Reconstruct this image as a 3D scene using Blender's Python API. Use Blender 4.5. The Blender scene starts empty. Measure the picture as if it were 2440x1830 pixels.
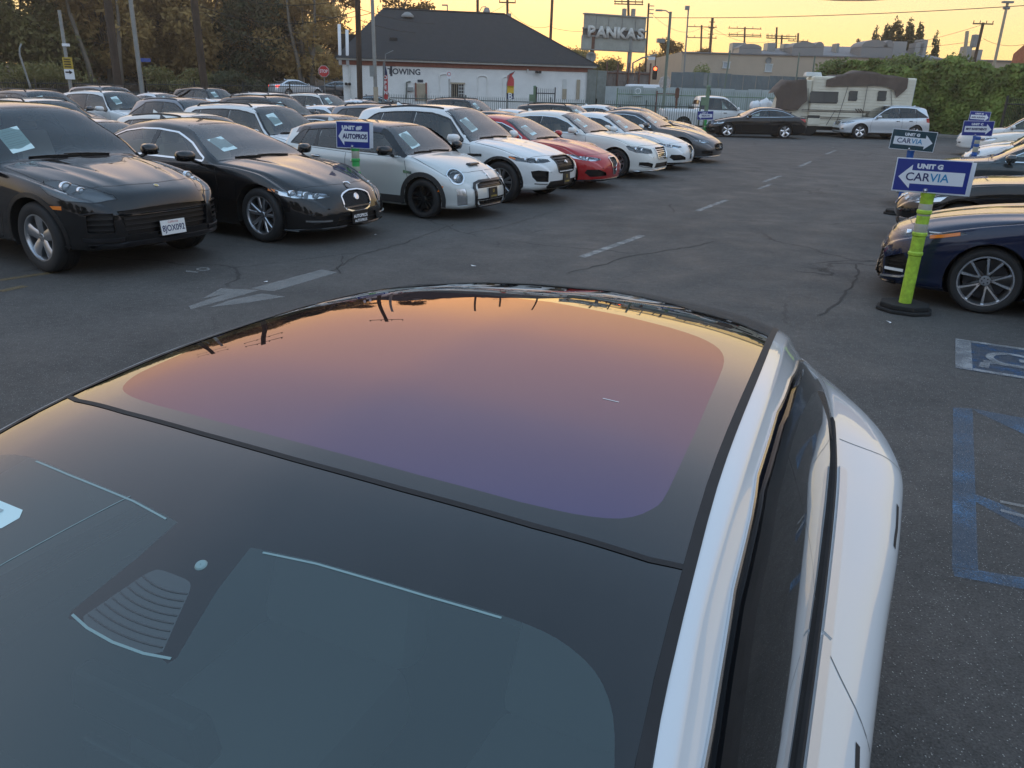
import bpy, bmesh, math, random
import numpy as np
from mathutils import Vector, Matrix
from mathutils.bvhtree import BVHTree

random.seed(7); rng = np.random.default_rng(7)
S = bpy.context.scene
COL = S.collection

# ------------------------------------------------------------------ camera
CAM_H, FPX, PITCH, ROLL = 1.97, 1833.0, math.atan((915-213)/1833.0), math.radians(1.55)
cF = np.array([0, math.cos(PITCH), -math.sin(PITCH)]); r0 = np.array([1., 0, 0]); u0 = np.cross(r0, cF)
cR = r0*math.cos(ROLL)+u0*math.sin(ROLL); cU = -r0*math.sin(ROLL)+u0*math.cos(ROLL)
cam = bpy.data.objects.new('camera', bpy.data.cameras.new('camera')); COL.objects.link(cam)
M = Matrix.Identity(4)
for i in range(3):
    M[i][0] = cR[i]; M[i][1] = cU[i]; M[i][2] = -cF[i]
M[2][3] = CAM_H
cam.matrix_world = M
cam.data.sensor_width = 36; cam.data.lens = 36*FPX/2440; cam.data.clip_start = .05; cam.data.clip_end = 2000
S.camera = cam

def at(px, py, r=None, z=None):
    """real-world point seen at a pixel of the photograph, at horizontal distance r or height z"""
    d = cF*FPX + cR*(px-1220) - cU*(py-915)
    t = r/math.hypot(d[0], d[1]) if r is not None else (z-CAM_H)/d[2]
    return Vector((d[0]*t, d[1]*t, CAM_H+d[2]*t))

# ------------------------------------------------------------------ sky, sun, exposure
W = bpy.data.worlds.new('World'); S.world = W; W.use_nodes = True
SUN_AZ, SUN_EL = math.radians(-6), math.radians(1.0)
def build_world():
    n = W.node_tree.nodes; l = W.node_tree.links; n.clear()
    out = n.new('ShaderNodeOutputWorld'); add = n.new('ShaderNodeAddShader')
    b1 = n.new('ShaderNodeBackground'); b2 = n.new('ShaderNodeBackground')
    sky = n.new('ShaderNodeTexSky'); sky.sky_type = 'NISHITA'; sky.sun_disc = False
    sky.sun_elevation = SUN_EL; sky.sun_rotation = SUN_AZ
    l.new(sky.outputs[0], b1.inputs[0]); b1.inputs[1].default_value = .05
    tc = n.new('ShaderNodeTexCoord'); sep = n.new('ShaderNodeSeparateXYZ'); l.new(tc.outputs['Generated'], sep.inputs[0])
    def ramp(stops):
        r = n.new('ShaderNodeValToRGB'); e = r.color_ramp.elements
        e[0].position, e[0].color = stops[0][0], (*stops[0][1], 1)
        e[1].position, e[1].color = stops[-1][0], (*stops[-1][1], 1)
        for p, c in stops[1:-1]:
            k = e.new(p); k.color = (*c, 1)
        l.new(sep.outputs['Z'], r.inputs[0]); return r
    warm = ramp([(0, (1.14, .72, .24)), (.045, (1.16, .84, .33)), (.11, (1.14, .86, .45)), (.22, (1.10, .82, .62)), (.36, (.95, .80, .80)), (.55, (.70, .78, .96)), (.8, (.48, .69, .98)), (1, (.40, .60, .87))])
    cool = ramp([(0, (.46, .46, .50)), (.1, (.62, .63, .72)), (.25, (.76, .86, 1.05)), (.5, (.64, .86, 1.14)), (1, (.40, .60, .87))])
    dot = n.new('ShaderNodeVectorMath'); dot.operation = 'DOT_PRODUCT'; l.new(tc.outputs['Generated'], dot.inputs[0])
    dot.inputs[1].default_value = (math.sin(SUN_AZ), math.cos(SUN_AZ), 0)
    mr = n.new('ShaderNodeMapRange'); mr.interpolation_type = 'SMOOTHSTEP'; l.new(dot.outputs['Value'], mr.inputs[0])
    mr.inputs[1].default_value = -.55; mr.inputs[2].default_value = .75
    mx = n.new('ShaderNodeMix'); mx.data_type = 'RGBA'; l.new(mr.outputs[0], mx.inputs[0]); l.new(cool.outputs[0], mx.inputs[6]); l.new(warm.outputs[0], mx.inputs[7])
    l.new(mx.outputs[2], b2.inputs[0]); b2.inputs[1].default_value = 1.0
    l.new(b1.outputs[0], add.inputs[0]); l.new(b2.outputs[0], add.inputs[1]); l.new(add.outputs[0], out.inputs[0])
build_world()
sun = bpy.data.objects.new('sun', bpy.data.lights.new('sun', 'SUN')); COL.objects.link(sun)
sun.data.energy = .5; sun.data.angle = math.radians(3); sun.data.color = (1, .80, .55)
sd = Vector((math.sin(SUN_AZ)*math.cos(.02), math.cos(SUN_AZ)*math.cos(.02), math.sin(.02)))
sun.rotation_euler = sd.to_track_quat('Z', 'Y').to_euler(); sun.location = (0, 0, 40)
S.view_settings.view_transform = 'Standard'; S.view_settings.look = 'None'; S.view_settings.exposure = .06; S.view_settings.gamma = 1
S.view_settings.use_curve_mapping = False
S.cycles.max_bounces = 8; S.cycles.transparent_max_bounces = 16; S.cycles.caustics_reflective = False; S.cycles.caustics_refractive = False

# ------------------------------------------------------------------ materials
def new_mat(name):
    m = bpy.data.materials.new(name); m.use_nodes = True
    return m, m.node_tree.nodes, m.node_tree.links, m.node_tree.nodes['Principled BSDF']
def mat(name, c, rough=.6, metal=0, spec=.5, coat=0, coat_r=.03, emit=None, estr=0, var=0, scale=3.0, bump=0, bscale=40, ior=1.5, tint=None):
    m, n, l, b = new_mat(name)
    b.inputs['Base Color'].default_value = (*c, 1); b.inputs['Roughness'].default_value = rough; b.inputs['Metallic'].default_value = metal
    b.inputs['Specular IOR Level'].default_value = spec; b.inputs['Coat Weight'].default_value = coat; b.inputs['Coat Roughness'].default_value = coat_r
    b.inputs['IOR'].default_value = ior
    if tint: b.inputs['Specular Tint'].default_value = (*tint, 1)
    if emit: b.inputs['Emission Color'].default_value = (*emit, 1); b.inputs['Emission Strength'].default_value = estr
    tc = n.new('ShaderNodeTexCoord')
    if var:
        t = n.new('ShaderNodeTexNoise'); t.inputs['Scale'].default_value = scale; t.inputs['Detail'].default_value = 6; t.inputs['Roughness'].default_value = .65
        l.new(tc.outputs['Object'], t.inputs['Vector'])
        r = n.new('ShaderNodeMapRange'); l.new(t.outputs[0], r.inputs[0]); r.inputs[1].default_value = .3; r.inputs[2].default_value = .7
        r.inputs[3].default_value = 1-var; r.inputs[4].default_value = 1+var
        h = n.new('ShaderNodeVectorMath'); h.operation = 'SCALE'; h.inputs[0].default_value = c; l.new(r.outputs[0], h.inputs['Scale'])
        l.new(h.outputs[0], b.inputs['Base Color'])
    if bump:
        t = n.new('ShaderNodeTexNoise'); t.inputs['Scale'].default_value = bscale; t.inputs['Detail'].default_value = 4
        l.new(tc.outputs['Object'], t.inputs['Vector'])
        k = n.new('ShaderNodeBump'); k.inputs['Strength'].default_value = bump; k.inputs['Distance'].default_value = .02
        l.new(t.outputs[0], k.inputs['Height']); l.new(k.outputs[0], b.inputs['Normal'])
    return m
def paint(name, c, metal=0.0, rough=.32, dust=.10):
    """car paint: coloured base, clear coat, thin uneven dust"""
    m, n, l, b = new_mat(name)
    tc = n.new('ShaderNodeTexCoord'); t = n.new('ShaderNodeTexNoise'); t.inputs['Scale'].default_value = 2.2; t.inputs['Detail'].default_value = 8; t.inputs['Roughness'].default_value = .7
    l.new(tc.outputs['Object'], t.inputs['Vector'])
    r = n.new('ShaderNodeMapRange'); l.new(t.outputs[0], r.inputs[0]); r.inputs[1].default_value = .35; r.inputs[2].default_value = .75; r.inputs[4].default_value = dust
    mx = n.new('ShaderNodeMix'); mx.data_type = 'RGBA'; l.new(r.outputs[0], mx.inputs[0]); mx.inputs[6].default_value = (*c, 1); mx.inputs[7].default_value = (.30, .28, .25, 1)
    l.new(mx.outputs[2], b.inputs['Base Color'])
    b.inputs['Metallic'].default_value = metal; b.inputs['Roughness'].default_value = rough
    b.inputs['Specular IOR Level'].default_value = .12
    b.inputs['Coat Weight'].default_value = 1; b.inputs['Coat IOR'].default_value = 1.5
    r2 = n.new('ShaderNodeMapRange'); l.new(t.outputs[0], r2.inputs[0]); r2.inputs[1].default_value = .3; r2.inputs[2].default_value = .8; r2.inputs[3].default_value = .02; r2.inputs[4].default_value = .02+dust*.8
    l.new(r2.outputs[0], b.inputs['Coat Roughness'])
    return m
def glass(name, tint=(.55, .62, .60), ior=1.55, haze=(.0, .0, .0), haze_w=0.0):
    m, n, l, b = new_mat(name); n.remove(b); out = n['Material Output']
    tr = n.new('ShaderNodeBsdfTransparent'); tr.inputs[0].default_value = (*tint, 1)
    gl = n.new('ShaderNodeBsdfGlossy'); gl.inputs['Roughness'].default_value = .0
    df = n.new('ShaderNodeBsdfDiffuse'); df.inputs[0].default_value = (*haze, 1)
    m0 = n.new('ShaderNodeMixShader'); m0.inputs[0].default_value = haze_w; l.new(tr.outputs[0], m0.inputs[1]); l.new(df.outputs[0], m0.inputs[2])
    fr = n.new('ShaderNodeFresnel'); fr.inputs[0].default_value = ior
    # a pane has two faces: about twice the reflection of one, less at grazing
    mt = n.new('ShaderNodeMath'); mt.operation = 'MULTIPLY'; mt.inputs[1].default_value = 1.6; mt.use_clamp = True; l.new(fr.outputs[0], mt.inputs[0])
    mx = n.new('ShaderNodeMixShader'); l.new(mt.outputs[0], mx.inputs[0]); l.new(m0.outputs[0], mx.inputs[1]); l.new(gl.outputs[0], mx.inputs[2])
    l.new(mx.outputs[0], out.inputs[0])
    return m

MT = {
 'black_trim': mat('black_trim', (.012, .012, .013), .35, spec=.5),
 'gloss_black': mat('gloss_black', (.006, .006, .007), .08, spec=.6),
 'rubber': mat('rubber', (.018, .018, .019), .75, var=.25, scale=9),
 'liner': mat('wheel_liner', (.008, .008, .008), .95),
 'chrome': mat('chrome', (.78, .79, .80), .10, 1),
 'satin': mat('satin_metal', (.72, .74, .76), .22, 1),
 'alloy': mat('alloy', (.50, .51, .53), .28, .9),
 'dark_alloy': mat('dark_alloy', (.05, .05, .055), .30, .7),
 'machined': mat('machined_alloy', (.80, .80, .81), .22, 1),
 'black_rim': mat('black_rim', (.010, .010, .011), .3, spec=.6),
 'glass': glass('clear_glass', (.76, .84, .81), haze=(.30, .36, .36), haze_w=.035),
 'glass_dark': glass('privacy_glass', (.10, .11, .11), haze=(.1, .1, .1), haze_w=.03),
 'lens': glass('lamp_lens', (.90, .92, .93)),
 'lamp_dark': mat('lamp_housing', (.10, .105, .11), .3, .6),
 'lamp_chrome': mat('lamp_reflector', (.82, .83, .85), .15, 1),
 'lamp_white': mat('lamp_white', (.85, .87, .88), .2),
 'amber': mat('amber_lens', (.85, .22, .02), .2, coat=.5),
 'red_lens': mat('red_lens', (.45, .01, .01), .18, coat=.8),
 'red_lit': mat('red_lit', (.6, .02, .02), .3, emit=(1, .10, .07), estr=2.5),
 'cabin': mat('cabin_trim', (.030, .029, .028), .8),
 'seat_dark': mat('seat_leather', (.045, .043, .042), .55, bump=.2, bscale=30),
 'seat_tan': mat('seat_tan', (.33, .27, .19), .6, bump=.2, bscale=30),
 'seat_grey': mat('seat_grey', (.16, .155, .15), .6),
 'paper': mat('paper', (.62, .80, .80), .7),
 'ink': mat('ink', (.36, .46, .47), .8),
 'plate_white': mat('plate_white', (.78, .79, .78), .35),
 'plate_black': mat('plate_black', (.012, .012, .013), .3),
 'gold': mat('gold_print', (.55, .40, .08), .4),
 'white_print': mat('white_print', (.80, .81, .82), .5),
 'blue_ink': mat('blue_ink', (.02, .03, .11), .5),
 'red_ink': mat('red_ink', (.45, .04, .04), .5),
 'grille': mat('grille_mesh', (.010, .010, .011), .4, spec=.4),
 'cladding': mat('cladding', (.022, .022, .023), .6, bump=.15, bscale=200),
}

# ------------------------------------------------------------------ object helpers
def link(o, parent=None):
    COL.objects.link(o)
    if parent is not None: o.parent = parent
    return o
def tag(o, label=None, cat=None, group=None, kind=None):
    if label: o['label'] = label
    if cat: o['category'] = cat
    if group: o['group'] = group
    if kind: o['kind'] = kind
    return o
def empty(name, loc=(0, 0, 0), rz=0):
    o = bpy.data.objects.new(name, None); o.empty_display_size = .3; o.location = loc; o.rotation_euler = (0, 0, rz); return link(o)
class MB:
    """collects shapes into one mesh"""
    def __init__(s): s.v = []; s.f = []; s.mi = []; s.m = 0
    def add(s, vs, fs):
        o = len(s.v); s.v += [tuple(v) for v in vs]; s.f += [tuple(i+o for i in f) for f in fs]; s.mi += [s.m]*len(fs); return s
    def box(s, c, d, rz=0, taper=1.0, tilt=None):
        x, y, z = d[0]/2, d[1]/2, d[2]/2; vs = []
        for k in (-1, 1):
            q = taper if k > 0 else 1
            for a, b in ((-1, -1), (1, -1), (1, 1), (-1, 1)): vs.append(Vector((a*x*q, b*y*q, k*z)))
        R = Matrix.Rotation(rz, 3, 'Z')
        if tilt is not None: R = R @ tilt
        vs = [R @ v + Vector(c) for v in vs]
        return s.add(vs, [(3, 2, 1, 0), (4, 5, 6, 7), (0, 1, 5, 4), (1, 2, 6, 5), (2, 3, 7, 6), (3, 0, 4, 7)])
    def tube(s, pts, r, n=8, caps=True, r2=None):
        pts = [Vector(p) for p in pts]; N = len(pts); base = len(s.v); vs = []
        up = Vector((0, 0, 1)) if abs((pts[-1]-pts[0]).normalized().z) < .9 else Vector((0, 1, 0))
        for i, p in enumerate(pts):
            t = (pts[min(i+1, N-1)]-pts[max(i-1, 0)]).normalized(); a = t.cross(up).normalized(); b = a.cross(t)
            rr = r if r2 is None else r+(r2-r)*i/(N-1)
            if isinstance(r, (list, tuple)): rr = r[i]
            for k in range(n):
                w = 2*math.pi*k/n; vs.append(p+a*math.cos(w)*rr+b*math.sin(w)*rr)
        fs = [(i*n+k, i*n+(k+1) % n, (i+1)*n+(k+1) % n, (i+1)*n+k) for i in range(N-1) for k in range(n)]
        if caps: fs += [tuple(range(n-1, -1, -1)), tuple((N-1)*n+k for k in range(n))]
        return s.add(vs, fs)
    def lathe(s, prof, n=24, c=(0, 0, 0), axis='z', closed=False):
        vs = []; m = len(prof)
        for i in range(n):
            w = 2*math.pi*i/n; cs, sn = math.cos(w), math.sin(w)
            for r, h in prof:
                p = (r*cs, r*sn, h) if axis == 'z' else (r*cs, h, r*sn)
                vs.append((p[0]+c[0], p[1]+c[1], p[2]+c[2]))
        fs = []
        for i in range(n):
            j = (i+1) % n
            for k in range(m if closed else m-1):
                k2 = (k+1) % m
                q = (i*m+k, j*m+k, j*m+k2, i*m+k2)
                fs.append(q if axis == 'z' else q[::-1])
        return s.add(vs, fs)
    def prism(s, poly, z0, z1, fr=None):
        """poly in 2D, extruded; fr maps (u,v,w)->world"""
        fr = fr or (lambda u, v, w: (u, v, w)); n = len(poly)
        vs = [fr(u, v, z0) for u, v in poly]+[fr(u, v, z1) for u, v in poly]
        fs = [tuple(range(n-1, -1, -1)), tuple(range(n, 2*n))]+[(i, (i+1) % n, n+(i+1) % n, n+i) for i in range(n)]
        return s.add(vs, fs)
    def mesh(s, name, mats, smooth=False, bevel=0, fix=True):
        me = bpy.data.meshes.new(name); me.from_pydata(s.v, [], s.f)
        for m in (mats if isinstance(mats, (list, tuple)) else [mats]): me.materials.append(m)
        me.polygons.foreach_set('material_index', s.mi)
        if fix or bevel:
            bm = bmesh.new(); bm.from_mesh(me); bmesh.ops.recalc_face_normals(bm, faces=bm.faces)
            if bevel:
                es = [e for e in bm.edges if len(e.link_faces) == 2 and e.calc_face_angle(0) > .6]
                bmesh.ops.bevel(bm, geom=es, offset=bevel, segments=2, affect='EDGES', profile=.5, clamp_overlap=True)
            bm.to_mesh(me); bm.free()
        if smooth:
            me.polygons.foreach_set('use_smooth', [True]*len(me.polygons))
            if smooth != 'all': me.set_sharp_from_angle(angle=math.radians(35))
        return me
    def build(s, name, mats, parent=None, smooth=False, bevel=0, fix=True):
        return link(bpy.data.objects.new(name, s.mesh(name, mats, smooth, bevel, fix)), parent)
def children(o): return list(o.children)
def copy_tree(o, parent=None):
    c = o.copy(); COL.objects.link(c)
    if parent is not None: c.parent = parent
    for ch in children(o): copy_tree(ch, c)
    return c
def text_mesh(body, size, bold=0.0, spacing=1.0, sx=1.0, shear=0):
    """flat lettering as a mesh in its own xy plane, centred"""
    cu = bpy.data.curves.new('lettering', 'FONT'); cu.body = body; cu.size = size; cu.align_x = 'CENTER'; cu.align_y = 'CENTER'
    cu.offset = bold; cu.space_character = spacing; cu.fill_mode = 'FRONT'; cu.resolution_u = 3; cu.shear = shear
    o = bpy.data.objects.new('t', cu); COL.objects.link(o)
    dg = bpy.context.evaluated_depsgraph_get(); me = bpy.data.meshes.new_from_object(o.evaluated_get(dg))
    bpy.data.objects.remove(o); bpy.data.curves.remove(cu)
    me.name = 'lettering'
    if sx != 1:
        for v in me.vertices: v.co.x *= sx
    return me
def lettering(body, size, m, parent, loc, rot, name='lettering', **k):
    me = text_mesh(body, size, **k); me.materials.clear(); me.materials.append(m)
    o = bpy.data.objects.new(name, me); link(o, parent); o.location = loc; o.rotation_euler = rot
    return o
def smoothstep(a, b, x):
    t = min(1, max(0, (x-a)/(b-a))); return t*t*(3-2*t)

# ------------------------------------------------------------------ car builder
def pchip(pts):
    x = np.array([p[0] for p in pts], float); y = np.array([p[1] for p in pts], float)
    h = np.diff(x); dl = np.diff(y)/h; n = len(x); d = np.zeros(n)
    for i in range(1, n-1):
        if dl[i-1]*dl[i] > 0:
            w1 = 2*h[i]+h[i-1]; w2 = h[i]+2*h[i-1]; d[i] = (w1+w2)/(w1/dl[i-1]+w2/dl[i])
    d[0] = dl[0]; d[-1] = dl[-1]
    def f(q):
        q = np.clip(np.asarray(q, float), x[0], x[-1]); i = np.clip(np.searchsorted(x, q, side='right')-1, 0, n-2)
        t = (q-x[i])/h[i]; t2 = t*t; t3 = t2*t
        return (2*t3-3*t2+1)*y[i]+(t3-2*t2+t)*h[i]*d[i]+(-2*t3+3*t2)*y[i+1]+(t3-t2)*h[i]*d[i+1]
    return f
def lerp_pts(a, b, n): return [tuple(a[k]+(b[k]-a[k])*i/n for k in range(len(a))) for i in range(n)]

class Car:
    """a lofted car body. s runs back from the nose, y to the car's left, z up; local +X is forward, origin on the ground mid-length"""
    def __init__(c, name, P):
        c.P = P; c.L = P['L']; c.f = {k: pchip(P[k]) for k in ('zt', 'zs', 'zb', 'ze', 'hw', 'hwb', 'hwe')}
        c.root = empty(name); c.mats = {}
        c.loft()
    def X(c, s): return c.L/2 - s
    def v3(c, p): return Vector((c.L/2-p[0], p[1], p[2]))
    def loft(c):
        P = c.P; L = c.L; st = P.get('step', .07)
        e = [0, .006, .02, .04, .065, .095, .13, .175, .23]
        mid = list(np.linspace(.29, L-.29, int((L-.58)/st)))
        s = np.array(e+mid+[L-q for q in e[::-1]]); N = len(s)
        F = {k: f(s) for k, f in c.f.items()}
        zt, zs, zb, ze, hw, hwb, hwe = (F[k] for k in ('zt', 'zs', 'zb', 'ze', 'hw', 'hwb', 'hwe'))
        zb = np.minimum(zb, zt-.015); zm = zs+(zb-zs)*P.get('zmf', .5); sh = P.get('crease', .015)
        one = np.ones(N); top = np.maximum(ze, zb+.012)
        bul = P.get('bulge', .018)*np.clip((ze-zb)/.3, 0, 1)
        G = [(0*one, zs), (hw*.72, zs), (hw-.045, zs+.0), (hw-.012, zs+.07), (hw-P.get('tuck', .02), zs+(zb-zs)*.22), (hw, zm), (hw-sh*.4, zb-(zb-zs)*.24), (hw-sh, zb-(zb-zs)*.12),
             (hwb+.012, zb-.008), (hwb-.004, zb+.012),
             (hwb+(hwe-hwb)*.45+bul, zb+(top-zb)*.45), (hwe+.012, top-.028), (hwe-.02, top+.010), (hwe-P.get('railw', .07), top+(zt-top)*.42), (hwe*.55, zt-(zt-top)*.10), (0*one, zt)]
        C = np.stack([np.stack(g, -1) for g in G], 1)          # N,K,2
        K = C.shape[1]; nn = P.get('nsec', 3); out = []
        for i in range(1, K-1):
            q0 = C[:, 0] if i == 1 else (C[:, i-1]+C[:, i])/2
            q2 = C[:, K-1] if i == K-2 else (C[:, i]+C[:, i+1])/2
            m = nn if i < K-3 else (nn+2 if i < K-2 else nn+9)
            for t in np.linspace(0, 1, m, endpoint=False): out.append(q0*(1-t)**2+2*C[:, i]*t*(1-t)+q2*t*t)
        out.append(C[:, K-1]); sec = np.stack(out, 1)           # N,Mp,2
        Mp = sec.shape[1]
        for (ya, yb_, wd, am) in P.get('ridge', ()):            # raised hood lines from nose (ya) to cowl (yb_)
            k = np.clip((s-.12)/(P['sc']-.12), 0, 1); yc = (ya+(yb_-ya)*k)[:, None]; fade = (np.clip((s-.12)/.25, 0, 1)*np.clip((P['sc']+.02-s)/.12, 0, 1))[:, None]
            msk = (sec[..., 1] > zb[:, None]+.005); d_ = sec[..., 0]-yc
            sec[..., 1] += np.where(msk, am*fade*np.where(d_ < 0, np.exp(-(d_/wd)**2), np.exp(-(d_/(wd*.45))**2)), 0)
        full = np.concatenate([sec[:, :0:-1]*np.array([-1, 1]), sec], 1)   # right top centre .. bottom .. left top centre (top duplicated ends)
        # index layout: -y top -> bottom -> +y top ; first column = right just beside centre? keep centre only once at the end
        full = np.concatenate([sec[:, Mp-1:0:-1]*np.array([-1, 1]), sec[:, :Mp-1]], 1)  # starts at top centre (y=0) ... ends before top centre on the left
        V = full.shape[1]
        nose = pchip(P['nose']); tail = pchip(P['tail']); sw, tw = P.get('sweep', .22), P.get('tsweep', .10); Wd = P['W']/2
        def warp(sv, y, z):
            a = np.exp(-sv/.22); b = np.exp(-(L-sv)/.22)
            x = sv - nose(z)*a + sw*np.abs(y/Wd)**2.6*np.exp(-(sv/.9)**2) + tail(z)*b - tw*np.abs(y/Wd)**2.6*np.exp(-((L-sv)/.7)**2)
            return x
        yy, zz = full[..., 0], full[..., 1]; ss = warp(s[:, None]*np.ones_like(yy), yy, zz)
        bm = bmesh.new(); vs = [[bm.verts.new((L/2-ss[i, j], yy[i, j], zz[i, j])) for j in range(V)] for i in range(N)]
        for i in range(N-1):
            for j in range(V):
                k = (j+1) % V
                bm.faces.new((vs[i][j], vs[i+1][j], vs[i+1][k], vs[i][k]))
        # end caps: rows between matching right and left points
        for i, flip in ((0, False), (N-1, True)):
            h = V//2; rows = []                                  # j and V-j match; 0 = top centre, h = bottom centre
            prev = None; nc = 8
            for j in range(1, h):
                a, b = vs[i][j], vs[i][V-j]
                row = [a]
                for q in range(1, nc):
                    t = q/nc; y = a.co.y+(b.co.y-a.co.y)*t; z = a.co.z
                    x = warp(np.array(s[i]), np.array(y), np.array(z)); row.append(bm.verts.new((L/2-float(x), y, z)))
                row.append(b)
                if prev is None:
                    for q in range(nc):
                        f = (vs[i][0], row[q], row[q+1]); bm.faces.new(f if not flip else f[::-1])
                else:
                    for q in range(nc):
                        f = (prev[q], row[q], row[q+1], prev[q+1]); bm.faces.new(f if not flip else f[::-1])
                prev = row
            for q in range(nc):
                f = (prev[q], vs[i][h], prev[q+1]); bm.faces.new(f if not flip else f[::-1])
        bmesh.ops.recalc_face_normals(bm, faces=bm.faces); bm.normal_update()
        ln = bm.verts.layers.float_vector.new('nrm')
        for v in bm.verts: v[ln] = v.normal
        c.bm = bm; c.ln = ln; c.bvh = BVHTree.FromBMesh(bm)
    # ---- projection
    def hit(c, p, d):
        """point given as (s,y,z) pushed along d onto the body; returns location, normal"""
        o = c.v3(p); d = Vector(d).normalized()
        r = c.bvh.ray_cast(o+d*1.5, -d)
        if r[0] is None:
            r = c.bvh.find_nearest(o)
        return r[0], r[1]
    def cut(c, poly, d, filt=None):
        """cut the outline poly [(s,y,z)..] seen along d out of the body; returns the faces inside"""
        bm = c.bm; d = Vector(d).normalized(); n = len(poly)
        pts = [c.v3(p) for p in poly]
        u = Vector((0, 0, 1)).cross(d); u = Vector((0, 1, 0)) if u.length < .1 else u.normalized(); v = d.cross(u)
        q = [(p.dot(u), p.dot(v)) for p in pts]
        u0, u1 = min(a for a, b in q)-.02, max(a for a, b in q)+.02; v0, v1 = min(b for a, b in q)-.02, max(b for a, b in q)+.02
        sel = []
        for f in bm.faces:
            if f.normal.dot(d) < .08: continue
            if filt and not filt(f.calc_center_median()): continue
            us = [x.co.dot(u) for x in f.verts]; 
            if max(us) < u0 or min(us) > u1: continue
            ws = [x.co.dot(v) for x in f.verts]
            if max(ws) < v0 or min(ws) > v1: continue
            sel.append(f)
        fs = set(sel)
        for i in range(n):
            a, b = pts[i], pts[(i+1) % n]; e = b-a
            if (e-d*e.dot(d)).length < 1e-5: continue
            no = e.cross(d).normalized()
            # only faces near this edge's span need the cut when the outline is convex; cut them all for safety
            geom = list(fs)+list({x for f in fs for x in f.edges})+list({x for f in fs for x in f.verts})
            r = bmesh.ops.bisect_plane(bm, geom=geom, dist=1e-5, plane_co=a, plane_no=no)
            fs = {g for g in r['geom'] if isinstance(g, bmesh.types.BMFace) and g.is_valid}
        def inside(x, y):
            r = False; j = n-1
            for i in range(n):
                if (q[i][1] > y) != (q[j][1] > y) and x < (q[j][0]-q[i][0])*(y-q[i][1])/(q[j][1]-q[i][1])+q[i][0]: r = not r
                j = i
            return r
        res = []
        for f in fs:
            m = f.calc_center_median()
            if inside(m.dot(u), m.dot(v)): res.append(f)
        return res
    def extract(c, faces, remove=True):
        """faces -> (verts, faces, normals) and deletes them from the body"""
        idx = {}; vs = []; ns = []; fs = []
        for f in faces:
            t = []
            for v in f.verts:
                if v not in idx: idx[v] = len(vs); vs.append(v.co.copy()); ns.append(Vector(v[c.ln]).normalized())
                t.append(idx[v])
            fs.append(tuple(t))
        if remove: bmesh.ops.delete(c.bm, geom=faces, context='FACES')
        return vs, fs, ns
    def put(c, name, data, m, parent=None, off=0):
        vs, fs, ns = data
        me = bpy.data.meshes.new(name); me.from_pydata([v+n*off for v, n in zip(vs, ns)] if off else vs, [], fs); me.materials.append(m)
        me.polygons.foreach_set('use_smooth', [True]*len(me.polygons))
        if fs: me.normals_split_custom_set_from_vertices(ns)
        return link(bpy.data.objects.new(name, me), parent or c.root)
    def panel(c, name, poly, d, m, parent=None, filt=None, recess=0, rim=None, mirror=True, off=0, keep=False):
        """part(s) cut out of the body surface; recess pushes them in and walls the rim"""
        out = []
        for sgn in ((1, -1) if mirror else (1,)):
            pl = [(p[0], p[1]*sgn, p[2]) for p in poly]; dd = Vector((d[0], d[1]*sgn, d[2]))
            fl = (lambda m_, g=sgn: filt(Vector((m_.x, m_.y*g, m_.z)))) if filt else None
            fc = c.cut(pl, dd, fl)
            if not fc: out.append(None); continue
            data = c.extract(fc)
            if recess:
                vs, fs, ns = data; dn = dd.normalized()
                ec = {}
                for f in fs:
                    for i in range(len(f)):
                        k = (f[i], f[(i+1) % len(f)]); ec[k] = 1
                bd = [k for k in ec if (k[1], k[0]) not in ec]
                nv = [v-dn*recess for v in vs]
                mb = MB(); mb.add(nv, fs); mb.m = 1
                mb.add([vs[i] for k in bd for i in k]+[nv[i] for k in bd for i in k], [(2*i, 2*i+1, 2*len(bd)+2*i+1, 2*len(bd)+2*i) for i in range(len(bd))])
                o = mb.build(name, [m, rim or MT['black_trim']], parent or c.root, fix=False)
                o.data.polygons.foreach_set('use_smooth', [True]*len(o.data.polygons)); o.data.set_sharp_from_angle(angle=.6)
                o['_data'] = 1; out.append(o); c.last = data
            else:
                out.append(c.put(name, data, m, parent, off)); c.last = data
            c.datas = getattr(c, 'datas', []); c.datas.append(data)
        return out
    def line(c, pts, d, step=.05, closed=False):
        P = list(pts)+([pts[0]] if closed else []); q = []
        for a, b in zip(P[:-1], P[1:]):
            k = max(1, int(math.dist(a, b)/step)); q += lerp_pts(a, b, k)
        q.append(P[-1])
        return [c.hit(p, d) for p in q]
    def strip(c, mb, pts, d, w=.006, off=.0015, closed=False, h=0.0, step=.05):
        """flat ribbon (or ribbed bar of height h) laid on the body along pts"""
        hs = c.line(pts, d, step, closed); N = len(hs); vs = []
        for i, (p, n) in enumerate(hs):
            t = (hs[min(i+1, N-1)][0]-hs[max(i-1, 0)][0]); t = t.normalized() if t.length > 1e-6 else Vector((1, 0, 0))
            sd_ = t.cross(n).normalized()*w/2
            if h: vs += [p-sd_-n*.004, p-sd_*.9+n*(off+h), p+sd_*.9+n*(off+h), p+sd_-n*.004]
            else: vs += [p-sd_+n*off, p+sd_+n*off]
        k = 4 if h else 2
        fs = [(i*k+j, i*k+j+1, (i+1)*k+j+1, (i+1)*k+j) for i in range(N-1) for j in range(k-1)]
        if h: fs += [(0, 1, 2, 3), tuple(k*(N-1)+q for q in (3, 2, 1, 0))]
        return mb.add(vs, fs)
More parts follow.
